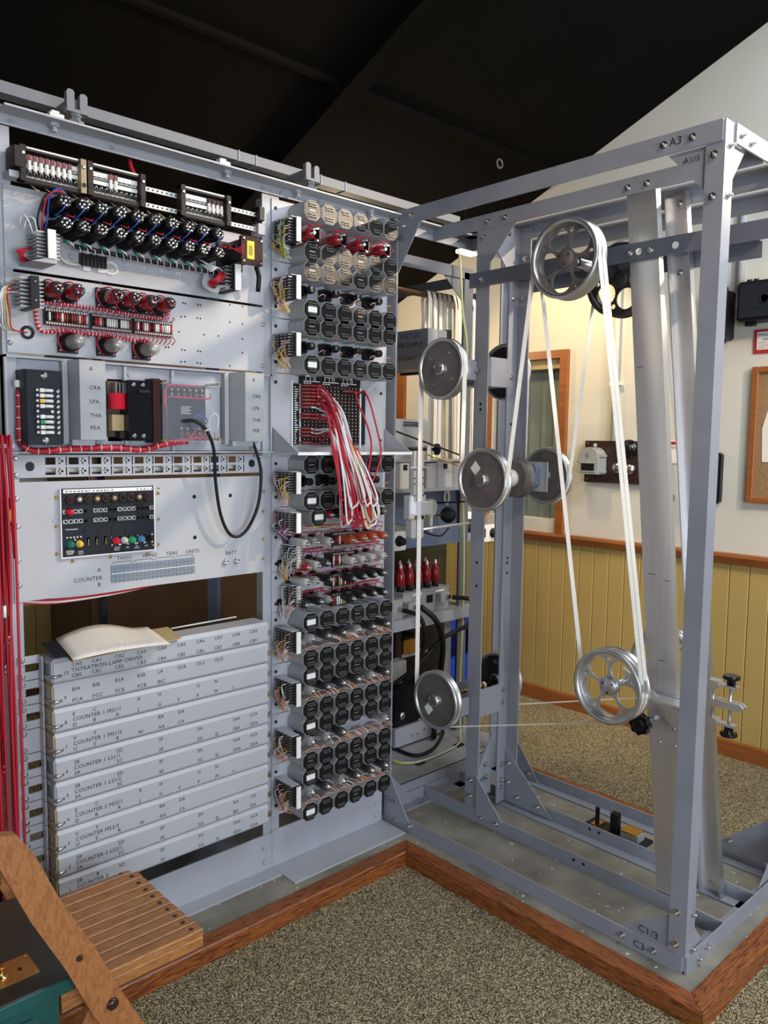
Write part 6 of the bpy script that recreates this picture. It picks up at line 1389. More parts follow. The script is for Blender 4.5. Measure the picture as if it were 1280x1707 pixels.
bp('rear_beam', MB().box(0.06, 0.80, BY, BY+0.006, 2.22, 2.27), 'bay_paint'); bp('rear_beam', MB().box(0.06, 0.066, BY, 0.85, 2.20, 2.25), 'bay_paint'); bp('rear_beam', MB().box(0.792, 0.798, BY, 0.85, 2.20, 2.25), 'bay_paint')
bp('rear_beam', MB().box(-0.02, 0.60, BY+0.30, BY+0.306, 2.18, 2.245), 'bay_paint')
bp('pillar_bracket', MB().box(0.585, 0.60, 0.22, 0.24, 1.60, 1.70)) if False else None
bp('gusset', tri('y', (0.74, 2.22), (0.61, 2.22), (0.74, 2.11), BY+0.006), 'bay_paint'); bp('gusset', tri('y', (0.10, 2.18), (0.24, 2.18), (0.10, 2.08), BY+0.296), 'bay_paint')
# machines on the shelves
bs = thing('steel_box', 'grey steel box with rounded corners and a lifting slot on the top shelf', 'box', (0.42, 0.40, 1.397))
part('case', MB().bbox(0.20, 0.575, 0.36, 0.55, 1.452, 1.575, 0.012, 'y'), 'can_grey', bs); part('base', MB().box(0.21, 0.565, 0.365, 0.545, 1.397, 1.452), 'can_grey', bs)
q0, q1 = on_y(673, 706, 0.358), on_y(703, 710, 0.358); part('slot_handle', MB().box(q0.x, q1.x, 0.352, 0.36, q1.z, q1.z+0.005).box(q0.x, q1.x, 0.354, 0.36, q1.z+0.012, q1.z+0.016), 'black', bs, stuff=True)
q = on_y(729, 749, 0.27); hk2 = thing('small_machine', 'small winding spindle with a black knob on the top shelf', 'spindle', (q.x, 0.27, 1.397))
part('stand', MB().box(q.x-0.075, q.x-0.05, 0.26, 0.28, 1.397, q.z+0.015), 'cloth_white', hk2); part('spindle', MB().cyl((q.x-0.22, 0.27, q.z), (q.x, 0.27, q.z), 0.006, 8), 'black', hk2)
part('knob', MB().lathe((q.x-0.02, 0.27, q.z), (1, -0.5, 0), [(0, 0.010), (0.004, 0.026), (0.020, 0.026), (0.026, 0.016)], 14), 'black', hk2)
part('rod', MB().cyl(on_y(652, 716, 0.22), on_y(765, 758, 0.22), 0.004, 8), 'black', hk2); part('rod', MB().cyl(on_y(705, 755, 0.22), on_y(762, 776, 0.22), 0.0035, 8), 'brass', hk2)
for i, (u0, u1, v0, v1) in enumerate(((657, 672, 772, 800), (674, 686, 780, 800), (700, 717, 772, 800), (718, 744, 770, 800), (745, 757, 772, 800))):
    a, b = on_y(u0, v0, BY-0.02), on_y(u1, v1, BY-0.02)
    t = thing('instrument_box', ['white box with a small dial, first on the upper shelf', 'low grey box second on the upper shelf', 'plain grey box third on the upper shelf, right of the reader column', 'widest pale box on the upper shelf with a dark notch', 'narrow box at the right end of the upper shelf'][i], 'box', ((a.x+b.x)/2, BY-0.03, 1.274), None)
    part('case', MB().bbox(a.x, b.x, BY-0.06, BY-0.012, 1.274, a.z, 0.004, 'z'), ['cloth_white', 'can_grey', 'can_grey', 'paint_panel', 'can_grey'][i], t)
    if i in (0, 3): part('notch', MB().box((a.x+b.x)/2-0.012, (a.x+b.x)/2+0.012, BY-0.062, BY-0.06, a.z-0.03, a.z-0.006), 'black', t)
mb = MB()
q = on_y(744, 825, BY); ch = thing('folded_strap', 'folded white strap hanging on the dark panel of the rear bay', 'strap', (q.x, BY, q.z-0.05))
part('strap', MB().tube([on_y(749, 819, 0.305), on_y(744, 817, 0.305), on_y(741, 826, 0.30), on_y(742, 837, 0.30), on_y(746, 839, 0.30), on_y(748, 828, 0.30), on_y(746, 818, 0.305)], 0.006, 6, 4), 'cloth_white', ch)
for i, (u, v, lab) in enumerate(((665, 902, 'white plate with a black knob at the left of the dark cross beam'), (821, 888, 'white plate with a black knob seen between the middle posts'))):
    yy = BY-0.03 if i == 0 else 0.34
    q = on_y(u, v, yy); t = thing('control_plate', lab, 'control', (q.x, yy, q.z-0.04)); s_ = 1 if i == 0 else 1
    part('plate', MB().bbox(q.x-0.05-0.05*i, q.x+0.042, yy, yy+0.026 if i == 0 else yy+0.01, q.z-0.042, q.z+0.042, 0.004, 'y'), 'cloth_white', t)
    part('knob', MB().lathe((q.x, yy, q.z), (0, -1, 0), [(0, 0.024), (0.006, 0.024), (0.008, 0.018), (0.030, 0.017), (0.032, 0.012)], 18), 'black', t)
    if i: part('stay', MB().box(0.79, q.x-0.02, yy+0.01, yy+0.016, q.z-0.03, q.z+0.01), 'paint_frame', t); part('slot', MB().box(q.x-0.062, q.x-0.054, yy-0.001, yy, q.z-0.02, q.z+0.024), 'black', t); part('back_frame', MB().box(q.x-0.1, q.x+0.03, yy+0.01, yy+0.3, q.z-0.042, q.z-0.03), 'can_grey', t); part('gear', MB().bbox(q.x-0.09, q.x-0.01, yy+0.03, yy+0.15, q.z-0.03, q.z+0.10, 0.03, 'y'), 'steel', t)
# valve chassis with dark red valves
x0, x1 = 0.372, 0.670; zc0, zc1 = 0.705, 0.800
vc = thing('valve_supply', 'grey chassis with two rows of dark red valves on the shelf of the rear bay', 'power supply', ((x0+x1)/2, BY+0.06, zc0-0.005))
part('chassis', MB().box(x0, x1, BY, BY+0.16, zc0-0.004, zc1), 'can_grey', vc); part('lid', MB().box(x0-0.004, x1+0.004, BY-0.004, BY+0.164, zc1, zc1+0.006), 'can_grey', vc)
for k in range(5):
    for r_ in range(2):
        x = x0+0.018+k*0.056+0.02*r_; y = BY+0.035+0.085*r_
        if r_ == 1 and k == 3: m_ = 'valve_grey'
        else: m_ = 'red_valve'
        v_ = part('valve', MB().lathe((x, y, zc1+0.030), (0, 0, 1), [(0, 0.016), (0.006, 0.020), (0.050, 0.020), (0.062, 0.016), (0.074, 0.013), (0.080, 0.006)], 14), m_, vc)
        part('top_cap', MB().lathe((x, y, zc1+0.106), (0, 0, 1), [(0, 0.0075), (0.014, 0.0075), (0.016, 0.005), (0.024, 0.005)], 10), 'bright_metal', v_); part('socket', MB().lathe((x, y, zc1+0.006), (0, 0, 1), [(0, 0.018), (0.025, 0.016)], 12), 'black', v_)
        part('lead', MB().tube([(x+0.006, y, zc1+0.122), (x+0.018, y-0.004, zc1+0.118), (x+0.028, y, zc1+0.10)], 0.0022, 5, 4), 'red_wire', v_)
for x, z in ((x0+0.03, 0.745), (x0+0.24, 0.765)):
    s_ = part('plug_socket', MB().bbox(x-0.03, x+0.03, BY-0.035, BY, z-0.022, z+0.022, 0.005, 'y'), 'can_grey', vc); part('nut', MB().cyl((x+0.01, BY-0.05, z), (x+0.01, BY-0.035, z), 0.011, 10), 'steel', s_)
part('label', MB().box(x0+0.06, x0+0.12, BY-0.001, BY, 0.785, 0.796).box(x1-0.09, x1-0.03, BY-0.001, BY, 0.782, 0.795), 'label_white', vc, stuff=True); part('window', MB().box(x0+0.15, x0+0.19, BY-0.002, BY, 0.742, 0.778), 'black', vc)
vb = thing('small_supply', 'smaller grey box with a plug at the left end of the rear bay shelf', 'power supply', (0.32, BY-0.02, 0.70)); part('case', MB().bbox(0.27, 0.345, BY-0.03, BY+0.12, 0.70, 0.79, 0.004, 'z'), 'can_grey', vb); part('plug', MB().cyl((0.325, BY-0.06, 0.745), (0.325, BY-0.03, 0.745), 0.013, 10), 'steel', vb); part('gap', MB().box(0.346, 0.362, BY-0.01, BY+0.1, 0.70, 0.775), 'black', vb)
for i, (pth, r, lab) in enumerate(((((0.325, 0.24, 0.745), (0.36, 0.18, 0.72), (0.385, 0.17, 0.62), (0.372, 0.20, 0.52), (0.31, 0.25, 0.40), (0.25, 0.30, 0.35)), 0.010, 'black cable bowing down from the small supply box'), (((0.42, 0.24, 0.75), (0.46, 0.19, 0.70), (0.50, 0.18, 0.62), (0.55, 0.22, 0.50), (0.565, 0.27, 0.25), (0.565, 0.28, 0.10)), 0.013, 'thick black cable dropping from the valve supply to the platform'), (((0.63, 0.24, 0.765), (0.69, 0.18, 0.755), (0.715, 0.17, 0.70), (0.67, 0.17, 0.645), (0.52, 0.19, 0.60), (0.40, 0.22, 0.50), (0.30, 0.27, 0.42), (0.24, 0.30, 0.41)), 0.010, 'black cable looping from the right plug of the valve supply back to the left'))):
    t = thing('power_cable', lab, 'cable', pth[-1]); part('cable', MB().tube(pth, r, 8, 6), 'black', t)
# lower machines on the platform
lm = thing('power_chassis', 'pale blue steel chassis with black transformers standing on the platform', 'power supply', (0.45, 0.4, 0.088))
part('chassis', MB().box(0.345, 0.66, 0.31, 0.60, 0.10, 0.185), 'paint', lm); part('foot', MB().box(0.36, 0.64, 0.33, 0.58, 0.088, 0.10), 'black', lm)
for x in (0.45, 0.485, 0.53, 0.575, 0.61): part('stud', MB().lathe((x, 0.31, 0.135+0.01*(x > 0.5)), (0, -1, 0), [(0, 0.006), (0.004, 0.004)], 8), 'steel' , lm)
part('transformer', MB().bbox(0.352, 0.52, 0.325, 0.50, 0.186, 0.37, 0.012, 'z'), 'black_gloss', lm); part('transformer', MB().bbox(0.53, 0.655, 0.34, 0.50, 0.186, 0.33, 0.012, 'z'), 'black_gloss', lm)
part('outlet', MB().lathe((0.40, 0.324, 0.235), (0, -1, 0), [(0, 0.018), (0.006, 0.018), (0.010, 0.008)], 12), 'steel', lm)
rk2 = thing('rectifier_stack', 'dark open frame with a grey box and a brass coloured block under the shelf', 'rectifier', (0.45, 0.45, 0.37))
part('frame_leg', MB().box(0.39, 0.425, 0.36, 0.372, 0.371, 0.64), 'paxolin', rk2); part('frame_leg', MB().box(0.25, 0.27, 0.36, 0.372, 0.09, 0.64), 'paxolin', rk2)
m_ = MB()
for k in range(11): m_.lathe((0.408, 0.36, 0.39+k*0.023), (0, -1, 0), [(0, 0.004), (0.003, 0.003)], 8)
part('rivets', m_, 'plug_red', rk2, stuff=True)
part('grey_box', MB().bbox(0.27, 0.40, 0.30, 0.355, 0.40, 0.50, 0.004, 'y'), 'can_grey', rk2); part('tray', MB().box(0.43, 0.60, 0.36, 0.55, 0.488, 0.50), 'can_grey', rk2); part('block', MB().box(0.45, 0.55, 0.37, 0.50, 0.50, 0.565), 'brass_plate', rk2); part('block_top', MB().box(0.45, 0.55, 0.37, 0.50, 0.565, 0.58), 'black', rk2)
part('back_shade_sheet', MB().box(0.07, on_y(739, 1100, 0.56).x, 0.56, 0.57, 0.09, 0.655), 'black', rk2); part('side_sheet', MB().box(0.20, 0.21, 0.31, 0.56, 0.09, 0.655), 'black', rk2)  # black sheets put the shade of the bay interior into colour
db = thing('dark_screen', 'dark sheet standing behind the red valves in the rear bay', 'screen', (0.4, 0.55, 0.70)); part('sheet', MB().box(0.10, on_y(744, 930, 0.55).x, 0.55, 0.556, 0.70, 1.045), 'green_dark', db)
t = thing('floor_cable', 'black cable curving over the platform below the lowest front wheel', 'cable', (0.4, 0.25, 0.088)); part('cable', MB().tube([on_z(652, 1245, 0.096), on_z(690, 1259, 0.096), on_z(720, 1250, 0.096), on_z(736, 1228, 0.10), on_z(738, 1215, 0.12)], 0.008, 8, 6), 'black', t)
ew = thing('earth_wire', 'green and yellow earth wire tied along the post and over the platform', 'wire', (0.6, 0.27, 0.09))
P = [on_y(762, 395, 0.27), on_y(767, 440, 0.27), on_y(771, 520, 0.27), on_y(778, 580, 0.27), on_y(774, 680, 0.27), on_y(770, 780, 0.27), on_y(773, 900, 0.27), on_y(772, 1000, 0.27), on_y(770, 1060, 0.27), on_y(766, 1150, 0.25), on_y(767, 1220, 0.22)]
P2 = [on_z(765, 1240, 0.096), on_z(740, 1255, 0.096), on_z(700, 1270, 0.096), on_z(672, 1273, 0.096), on_z(652, 1268, 0.096)]
for k, cm in enumerate(('green_wire', 'yellow_wire', 'white_wire')): part('wire', MB().tube([V(p_)+V((0.004*(k-1), 0.003*(k % 2), 0.002*k)) for p_ in P+P2], 0.0023, 6, 5), cm, ew)
for p_ in (P2[0], P2[2]): part('clip', MB().box(p_.x-0.022, p_.x+0.022, p_.y-0.014, p_.y+0.014, 0.088, 0.094), 'black', ew)
# voltage supply box, lettered
ps = thing('supply_box', 'grey box lettered VOLT DC, SUPPLY and 240V in red behind the upper left wheel', 'power supply', (0.55, 0.4, 1.80))
part('case', MB().box(0.500, 0.625, BY, BY+0.30, 1.800, 1.975), 'paint_frame', ps); part('lid_edge', MB().box(0.625, 0.655, BY-0.002, BY+0.30, 1.79, 1.98), 'black', ps)
part('side_sheet', MB().box(0.5005, 0.56, BY-0.003, BY, 1.80, 1.975), 'paint', ps)
part('hanger', MB().box(0.56, 0.575, BY+0.27, BY+0.275, 1.975, 2.22), 'black', ps); part('foot', MB().box(0.51, 0.62, BY+0.10, BY+0.106, 1.397, 1.80), 'paint_dark', ps) if False else None
for s_, u, v, m_ in (('VOLT DC', 701, 560, 'ink'), ('POWER SUPPLY', 704.5, 575, 'ink'), ('POWER 240V', 693, 599, 'ink_red')):
    q = on_x(u, v, 0.4992); wd_ = max(p_.x for p_ in text_mesh(s_)[0])*0.030
    letters([(s_, (0.4992, q.y+wd_, q.z-0.004), 0.030)], ps, m_, 'x')
# spare tapes on a pole
tr_ = thing('tape_pole', 'brown pole on which spare white tapes hang behind the frame', 'pole', (0.5, 0.42, 2.15))
z_ = 2.150; yb = 0.42
part('pole', MB().cyl((0.10, yb, z_), (0.98, yb, z_), 0.017, 16), 'bronze', tr_); part('bracket', MB().box(0.965, 0.975, yb-0.02, yb+0.35, z_-0.03, z_+0.05), 'paint_dark', tr_); part('bracket', MB().box(0.10, 0.11, yb-0.02, 0.86, z_-0.03, z_+0.05), 'paint_dark', tr_)
rr = random.Random(8)
for k in range(10):
    x = 0.615+k*0.034+rr.uniform(-0.004, 0.004); L1 = rr.uniform(0.75, 0.98); sp = rr.uniform(0.018, 0.05); dx = rr.uniform(-0.02, 0.02)
    t = thing('spare_tape', 'spare white paper tape on the brown pole, '+ORD[k]+' from the left', 'tape', (x, yb, z_-L1), 'spare tapes on the pole')
    pts = [(x+dx, yb-sp, z_-L1), (x+dx*0.6, yb-sp*0.9, z_-L1*0.5), (x, yb-0.026, z_-0.03)]+[(x, yb-0.0185*math.cos(a*PI/6), z_+0.0185*math.sin(a*PI/6)) for a in range(7)]+[(x, yb+0.026, z_-0.03), (x+dx, yb+sp*0.6, z_-L1*0.5), (x+dx*1.5, yb+sp*0.7, z_-L1)]
    part('strand', MB().ribbon(pts, (1, 0, 0), 0.0225, 0.0008), 'tape', t)
wt = thing('fluorescent_batten', 'short bright white batten lamp under the ceiling behind the frame', 'lamp', on_y(762, 420, 0.75))
q = on_y(770, 421, 0.75); part('tube', MB().bbox(q.x-0.04, q.x+0.075, 0.70, 0.76, q.z-0.010, q.z+0.010, 0.006, 'x'), 'lamp_white', wt); part('stem', MB().cyl((q.x, 0.73, q.z+0.012), (q.x, 0.73, cz(0.73)), 0.0016, 6), 'black', wt)
# blue thing behind, floor gadget
bt = thing('blue_crate', 'bright blue plastic stool with a cut-out side behind the rear bay', 'stool', (1.40, 0.95, FZ))
z0b, z1b = FZ, 0.42
part('shell', MB().box(1.29, 1.62, 0.90, 0.93, z0b, 0.20).box(1.29, 1.36, 0.90, 0.93, 0.20, z1b).box(1.55, 1.62, 0.90, 0.93, 0.20, z1b).box(1.29, 1.62, 0.90, 0.93, 0.36, z1b).box(1.29, 1.32, 0.93, 1.20, z0b, z1b).box(1.59, 1.62, 0.93, 1.20, z0b, z1b), 'blue_plastic', bt, stuff=True); part('top', MB().bbox(1.28, 1.63, 0.89, 1.21, z1b, z1b+0.025, 0.01, 'z'), 'blue_plastic', bt)
fg = thing('relay_unit', 'small black relay unit with a brass cover left lying between the bottom rails', 'relay', (0.57, -0.67, 0.0))
part('base', MB().box(0.525, 0.615, -0.80, -0.55, 0.0, 0.010), 'black_panel', fg); part('post', MB().box(0.555, 0.562, -0.605, -0.590, 0.010, 0.085), 'black', fg); part('foot', MB().box(0.54, 0.59, -0.61, -0.58, 0.010, 0.020), 'brass', fg)
part('stack', MB().box(0.545, 0.555, -0.69, -0.66, 0.01, 0.09).box(0.560, 0.570, -0.69, -0.66, 0.01, 0.09), 'black', fg, stuff=True); part('cover', MB().box(0.54, 0.60, -0.77, -0.705, 0.036, 0.042), 'brass', fg); part('coil', MB().box(0.545, 0.595, -0.775, -0.705, 0.01, 0.036), 'can_grey', fg)
part('knob', MB().lathe((0.60, -0.72, 0.01), (0, 0, 1), [(0, 0.012), (0.018, 0.012), (0.022, 0.008)], 12), 'steel', fg)

# ================================================================== THINGS ON THE GABLE WALL
def onw(u, v): return on_x(u, v, WX)
sp = thing('switch_board', 'dark brown wooden board with grey cast switch box, bakelite switch and bell', 'switch board', (WX-0.02, 0.10, 1.262))
part('board', MB().bbox(WX-0.022, WX, -0.17, 0.298, 1.262, 1.490, 0.003, 'x'), 'bakelite', sp)
yc, zc = 0.225, 1.38
sb = part('switch_box', MB().prism([(yc-0.062, zc-0.07), (yc+0.062, zc-0.07), (yc+0.062, zc+0.02)]+[(yc+0.062*math.cos(a*PI/8), zc+0.02+0.055*math.sin(a*PI/8)) for a in range(1, 8)]+[(yc-0.062, zc+0.02)], 'x', WX-0.105, WX-0.022), 'grey_cast', sp)
part('nameplate', MB().box(WX-0.107, WX-0.105, yc-0.040, yc+0.040, zc-0.052, zc-0.012), 'black', sb); part('nameplate_rim', MB().box(WX-0.109, WX-0.105, yc-0.046, yc+0.046, zc-0.058, zc-0.052).box(WX-0.109, WX-0.105, yc-0.046, yc+0.046, zc-0.012, zc-0.006), 'grey_cast', sb, stuff=True)
part('bolt', MB().cyl((WX-0.07, yc-0.02, zc+0.07), (WX-0.07, yc-0.02, zc+0.095), 0.010, 10), 'grey_cast', sb); part('lever', MB().cyl((WX-0.07, yc+0.06, zc-0.01), (WX-0.07, yc+0.085, zc-0.005), 0.007, 8), 'black', sb)
part('emblem', MB().prism([(yc+0.004, zc+0.012), (yc+0.018, zc+0.032), (yc+0.004, zc+0.052), (yc-0.010, zc+0.032)], 'x', WX-0.1065, WX-0.105), 'counter_grey', sb)
for dz in (-0.055, 0.03): part('clasp', MB().box(WX-0.09, WX-0.03, yc-0.072, yc-0.062, zc+dz-0.006, zc+dz+0.006), 'grey_cast', sb)
qq = on_x(1046, 748, WX-0.045); yq, zq = qq.y, qq.z
part('bakelite_switch', MB().lathe((WX-0.022, yq, zq), (-1, 0, 0), [(0, 0.048), (0.012, 0.048), (0.016, 0.034), (0.040, 0.030), (0.046, 0.018)], 20), 'black_gloss', sp)
for u, v in ((1048, 782), (1027, 780)):
    q = on_x(u, v, WX-0.04); part('bell', MB().lathe((WX-0.022, q.y, q.z), (-1, 0, 0), [(0, 0.030), (0.010, 0.030), (0.018, 0.026), (0.026, 0.015), (0.028, 0.004)], 18), 'steel', sp)
for y, z in ((0.28, 1.475), (0.28, 1.28), (-0.15, 1.475), (-0.15, 1.28)): part('screw', MB().lathe((WX-0.022, y, z), (-1, 0, 0), [(0, 0.006), (0.002, 0.004)], 8), 'brass', sp)
cdt = thing('conduit', 'white conduit pipe running down the gable wall to the switch board', 'pipe', (WX-0.02, 0.125, 1.49)); part('pipe', MB().cyl((WX-0.02, 0.128, 1.49), (WX-0.02, 0.128, 2.55), 0.014, 12), 'wall_cream', cdt); part('saddle', MB().box(WX-0.030, WX, 0.095, 0.160, 1.788, 1.802), 'cloth_white', cdt)
for yy in (-0.45, -0.515):
    t = thing('conduit', 'grey white conduit pipe at the far right of the gable wall, '+('left of the pair' if yy > -0.5 else 'right of the pair'), 'pipe', (WX-0.02, yy, 2.20)); part('pipe', MB().cyl((WX-0.02, yy, 2.20), (WX-0.02, yy, 2.58), 0.016, 12), 'wall_grey', t)
for i, (y0, y1, lab) in enumerate(((-0.487, -0.40, 'narrow black wall box seen edge on beside the near post'), (-0.90, -0.540, 'larger black wall box with embossed lid at the right edge'))):
    z0, z1 = (1.975, 2.205) if i == 0 else (2.045, 2.225)
    t = thing('wall_box', lab, 'box', (WX-0.05, (y0+y1)/2, z0)); part('case', MB().bbox(WX-0.10, WX, y0, y1, z0, z1, 0.010, 'x'), 'black', t); part('lid', MB().bbox(WX-0.112, WX-0.10, y0+0.012, y1-0.012, z0+0.015, z1-0.015, 0.008, 'x'), 'black_panel' if i else 'black', t)
    for k in range(2): part('lug', MB().cyl((WX-0.05, y1-0.03-0.03*k, z1), (WX-0.05, y1-0.03-0.03*k, z1+0.016), 0.012, 10), 'black', t); part('lug', MB().cyl((WX-0.05, y1-0.035-0.02*k, z0-0.016), (WX-0.05, y1-0.035-0.02*k, z0), 0.016, 10), 'black', t)
    if i: part('emboss', MB().lathe((WX-0.112, -0.665, 2.14), (-1, 0, 0), [(0, 0.022), (0.0015, 0.022), (0.0015, 0.017), (0, 0.017)], 16).box(WX-0.1135, WX-0.112, -0.72, -0.62, 2.10, 2.108), 'black_panel', t, stuff=True)
sg = thing('notice', 'red bordered white notice headed MAINS SWITCH on the gable wall', 'sign', (WX-0.002, -0.68, 1.905)); part('board', MB().box(WX-0.006, WX, -0.78, -0.586, 1.905, 2.016), 'sign_red', sg); part('face', MB().box(WX-0.0075, WX-0.006, -0.768, -0.600, 1.922, 2.004), 'label_white', sg)
letters([('MAINS', (WX-0.008, -0.606, 1.982), 0.022), ('SWITCH', (WX-0.008, -0.624, 1.963), 0.018)], sg, 'ink', 'x'); letters([('ISOLATE ALL', (WX-0.008, -0.606, 1.950), 0.010), ('ELECTRICS', (WX-0.008, -0.612, 1.938), 0.010), ('EXCEPT LIGHTS', (WX-0.008, -0.604, 1.927), 0.010)], sg, 'ink_red', 'x')
s2 = thing('notice', 'small white notice with a red top strip behind the aluminium channels', 'sign', (WX-0.002, -0.20, 1.40)); part('face', MB().box(WX-0.004, WX, -0.30, -0.165, 1.38, 1.49), 'label_white', s2); part('strip', MB().box(WX-0.005, WX-0.004, -0.30, -0.165, 1.475, 1.49), 'sign_red', s2); letters([('SAFETY', (WX-0.0055, -0.172, 1.452), 0.020)], s2, 'ink_red', 'x')
ck = thing('cork_board', 'wood framed cork notice board at the right edge of the wall', 'notice board', (WX-0.02, -0.95, 1.21)); part('cork', MB().box(WX-0.012, WX, -1.30, -0.60, 1.225, 1.825), 'cork', ck)
for a in ((-0.622, -0.592, 1.205, 1.842), (-1.33, -1.30, 1.205, 1.842)): part('frame', MB().bbox(WX-0.026, WX, a[0], a[1], a[2], a[3], 0.003, 'z'), 'trim_wood', ck)
for a in ((1.205, 1.232), (1.815, 1.842)): part('frame', MB().bbox(WX-0.026, WX, -1.30, -0.622, a[0], a[1], 0.003, 'y'), 'trim_wood', ck)
sh = thing('paper_note', 'white paper note pinned on the cork board', 'paper', (WX-0.014, -0.70, 1.5)); part('sheet', MB().add([(x, y, z) for x in (WX-0.0145, WX-0.0125) for y, z in ((-0.648, 1.555), (-0.655, 1.40), (-0.86, 1.40), (-0.86, 1.66), (-0.67, 1.64))], [(0, 1, 2, 3, 4), (9, 8, 7, 6, 5)]+[(i, (i+1) % 5, 5+(i+1) % 5, 5+i) for i in range(5)]), 'paper', sh); part('pin', MB().lathe((WX-0.0145, -0.75, 1.63), (-1, 0, 0), [(0, 0.006), (0.008, 0.004)], 8), 'lamp_red', sh)
hd = thing('wall_handset', 'black rounded wall handset beside the near post', 'handset', (WX-0.03, -0.445, 1.19)); part('cradle', MB().bbox(WX-0.03, WX, -0.470, -0.418, 1.19, 1.44, 0.012, 'x'), 'black_gloss', hd); part('grip', MB().bbox(WX-0.055, WX-0.03, -0.462, -0.426, 1.20, 1.43, 0.012, 'x'), 'black', hd)
hp = thing('hanging_strap', 'black strap with a buckle hanging on the wall behind the channels', 'strap', (WX-0.02, -0.20, 1.05)); q0, q1, q2, q3 = onw(1117, 765), onw(1119, 800), onw(1116, 830), onw(1116, 870)
part('strap', MB().tube([q0+V((-0.02, 0, 0)), q1+V((-0.03, 0, 0)), q2+V((-0.03, 0, 0)), q3+V((-0.02, 0, 0))], 0.010, 8, 4), 'black', hp); part('buckle', MB().bbox(WX-0.05, WX-0.01, q2.y-0.03, q2.y+0.02, q2.z-0.02, q2.z+0.02, 0.006, 'x'), 'black', hp)
dr = solo('door_1', MB().box(WX-0.03, WX+0.01, 1.74, 1.83, FZ, 2.18).box(WX-0.03, WX+0.01, 2.52, 2.6, FZ, 2.18).box(WX-0.03, WX+0.01, 1.83, 2.52, 2.11, 2.18), 'trim_wood', kind='structure'); part('leaf', MB().box(WX-0.02, WX, 1.83, 2.52, FZ, 2.11), 'wall_cream', dr)

# ================================================================== CHAIR AND GREEN BOX AT THE LOWER LEFT
chr_ = thing('folding_chair', 'brown slatted wooden folding chair at the lower left corner', 'chair', (-1.35, -0.45, FZ))
SZ = 0.360
yA, yB = -0.262, -0.636; ns = 10
def seatz(y): 
    t = (y-yB)/(yA-yB); return SZ-0.006*math.sin(PI*t)-0.014*max(0, (t-0.86)/0.14)**2
for k in range(ns):
    y0 = yB-0.004+(yA-yB+0.004)*k/ns+0.0018; y1 = yB-0.004+(yA-yB+0.004)*(k+1)/ns-0.0018
    za, zb = seatz(y0), seatz(y1)
    m_ = MB(); e = 0.003; x0, x1 = -1.50, -1.176-0.012*(k == ns-1)
    pr = [(y0, za-0.016), (y1, zb-0.016), (y1, zb-e), (y1-e, zb), (y0+e, za), (y0, za-e)]
    m_.prism(pr, 'x', x0, x1); s_ = part('slat', m_, 'chair_wood', chr_)
    yc = (y0+y1)/2; part('screw_hole', MB().lathe((x1-0.022, yc, (za+zb)/2-0.0005), (0, 0, 1), [(0, 0.006), (0.0012, 0.0055)], 10), 'paxolin', s_)
part('side_rail', MB().bbox(-1.50, -1.178, yB-0.004, yB+0.012, SZ-0.044, SZ-0.0165, 0.004, 'x'), 'chair_wood', chr_)
part('side_rail', MB().bbox(-1.50, -1.178, yA, yA+0.018, SZ-0.075, SZ-0.045, 0.004, 'x'), 'chair_wood', chr_)
part('front_rail', MB().box(-1.20, -1.18, yB, yA, SZ-0.044, SZ-0.020), 'chair_wood', chr_)
def board(pts, w, y0, y1, m):
    mb = MB(); P = [V((p_[0], 0, p_[1])) for p_ in pts]; l, r = [], []
    for i, p_ in enumerate(P):
        d = (P[min(i+1, len(P)-1)]-P[max(i-1, 0)]).normalized(); n = V((d.z, 0, -d.x)); hw = w[i]/2
        l.append(p_+n*hw); r.append(p_-n*hw)
    pr = [(q.x, q.z) for q in l]+[(q.x, q.z) for q in r[::-1]]
    return mb.prism(pr, 'y', y0, y1)
up = [(-1.625, 0.742), (-1.610, 0.728), (-1.585, 0.680), (-1.54, 0.572), (-1.475, 0.445), (-1.425, 0.330), (-1.35, 0.185), (-1.235, FZ+0.005)]
ww = [0.020, 0.050, 0.060, 0.060, 0.062, 0.064, 0.062, 0.056]
part('upright_leg', board(up, ww, -0.680, -0.657, 'x'), 'chair_wood_side', chr_)
part('upright_leg', board(up, ww, -0.238, -0.216, 'x'), 'chair_wood_side', chr_)
rear = [(-1.46, 0.31), (-1.50, 0.15), (-1.56, FZ+0.005)]
part('rear_leg', board([(-1.42, 0.325), (-1.50, 0.15), (-1.60, FZ+0.005)], [0.04, 0.05, 0.05], -0.650, -0.630, 'x'), 'chair_wood_side', chr_); part('rear_leg', board([(-1.42, 0.325), (-1.50, 0.15), (-1.60, FZ+0.005)], [0.04, 0.05, 0.05], -0.262, -0.242, 'x'), 'chair_wood_side', chr_)
part('back_slat', MB().box(-1.612, -1.594, -0.657, -0.238, 0.64, 0.72), 'chair_wood', chr_)
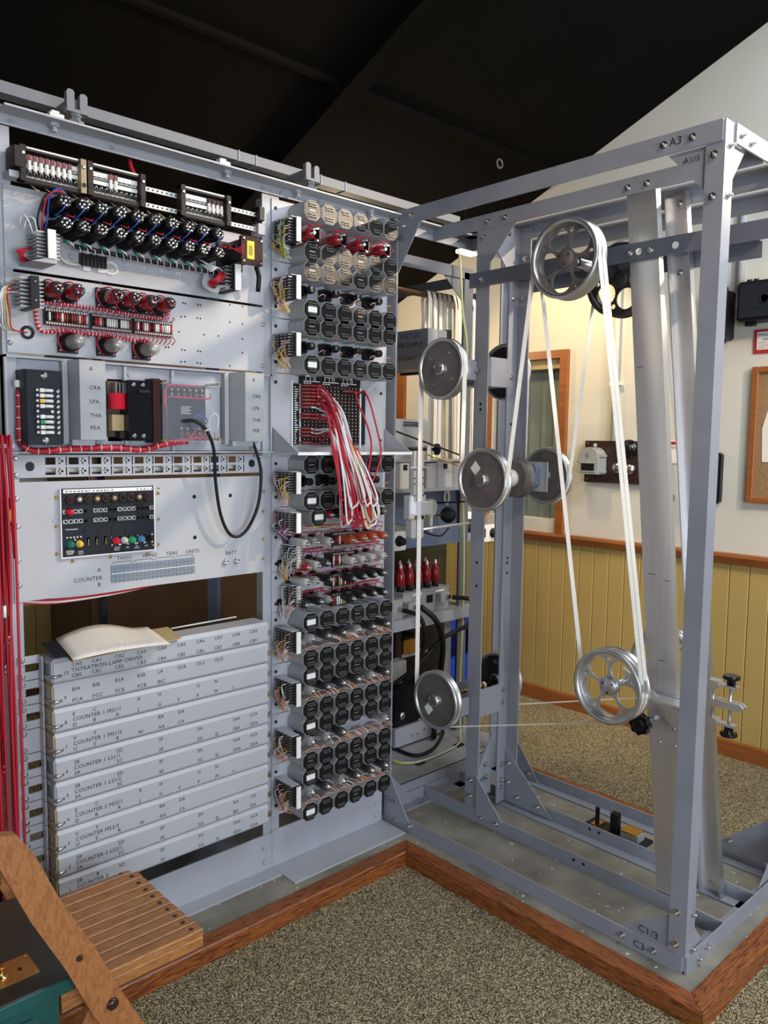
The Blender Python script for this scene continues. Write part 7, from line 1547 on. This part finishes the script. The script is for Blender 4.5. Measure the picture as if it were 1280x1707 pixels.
part('stretcher', MB().box(-1.335, -1.31, -0.657, -0.238, 0.10, 0.135), 'chair_wood', chr_)
part('pivot_bolt', MB().lathe((-1.412, -0.680, 0.318), (0, -1, 0), [(0, 0.013), (0.004, 0.012), (0.007, 0.006)], 14), 'bakelite', chr_)
part('side_pin', MB().lathe((-1.478, -0.680, 0.448), (0, -1, 0), [(0, 0.007), (0.004, 0.005)], 10), 'bakelite', chr_)
gb = thing('green_cabinet', 'dark green metal cabinet with a brass plate on top at the lower left corner', 'cabinet', (-1.70, -0.48, FZ))
gx, gy, gz = -1.474, -0.648, 0.397
part('body', MB().box(-2.0, gx-0.030, gy+0.012, -0.30, FZ, gz-0.034), 'green_box', gb); part('lid', MB().bbox(-2.02, gx, gy, -0.285, gz-0.036, gz-0.003, 0.004, 'x'), 'green_box', gb)
part('top_sheet', MB().bbox(-2.02, gx, gy, -0.285, gz-0.003, gz, 0.0015, 'x'), 'green_dark', gb)
part('door', MB().box(-1.99, gx-0.085, gy+0.006, gy+0.012, FZ+0.02, gz-0.06), 'green_box', gb); part('latch', MB().lathe((gx-0.075, gy+0.012, gz-0.085), (0, -1, 0), [(0, 0.011), (0.006, 0.010), (0.010, 0.005)], 12), 'steel', gb)
bpz = gz; b0, b1 = on_z(67, 1620, bpz), on_z(44, 1591, bpz)
pb = part('brass_plate', MB().box(-1.80, b0.x, b0.y, b1.y, bpz, bpz+0.002), 'brass_plate', gb)
q = on_z(33, 1617, bpz); part('slot', MB().lathe((q.x, q.y, bpz+0.002), (0, 0, 1), [(0, 0.005), (0.0006, 0.005)], 8), 'black', pb)
q = on_z(3, 1632, bpz); part('peg', MB().lathe((q.x, q.y, bpz+0.002), (0, 0, 1), [(0, 0.012), (0.003, 0.011), (0.004, 0.004), (0.020, 0.004), (0.021, 0.007), (0.025, 0.007)], 12), 'brass', pb)
for (x, y) in ((b0.x-0.006, b0.y+0.005), (b0.x-0.006, b1.y-0.005)): part('pin', MB().lathe((x, y, bpz+0.002), (0, 0, 1), [(0, 0.003), (0.001, 0.002)], 8), 'brass', pb)
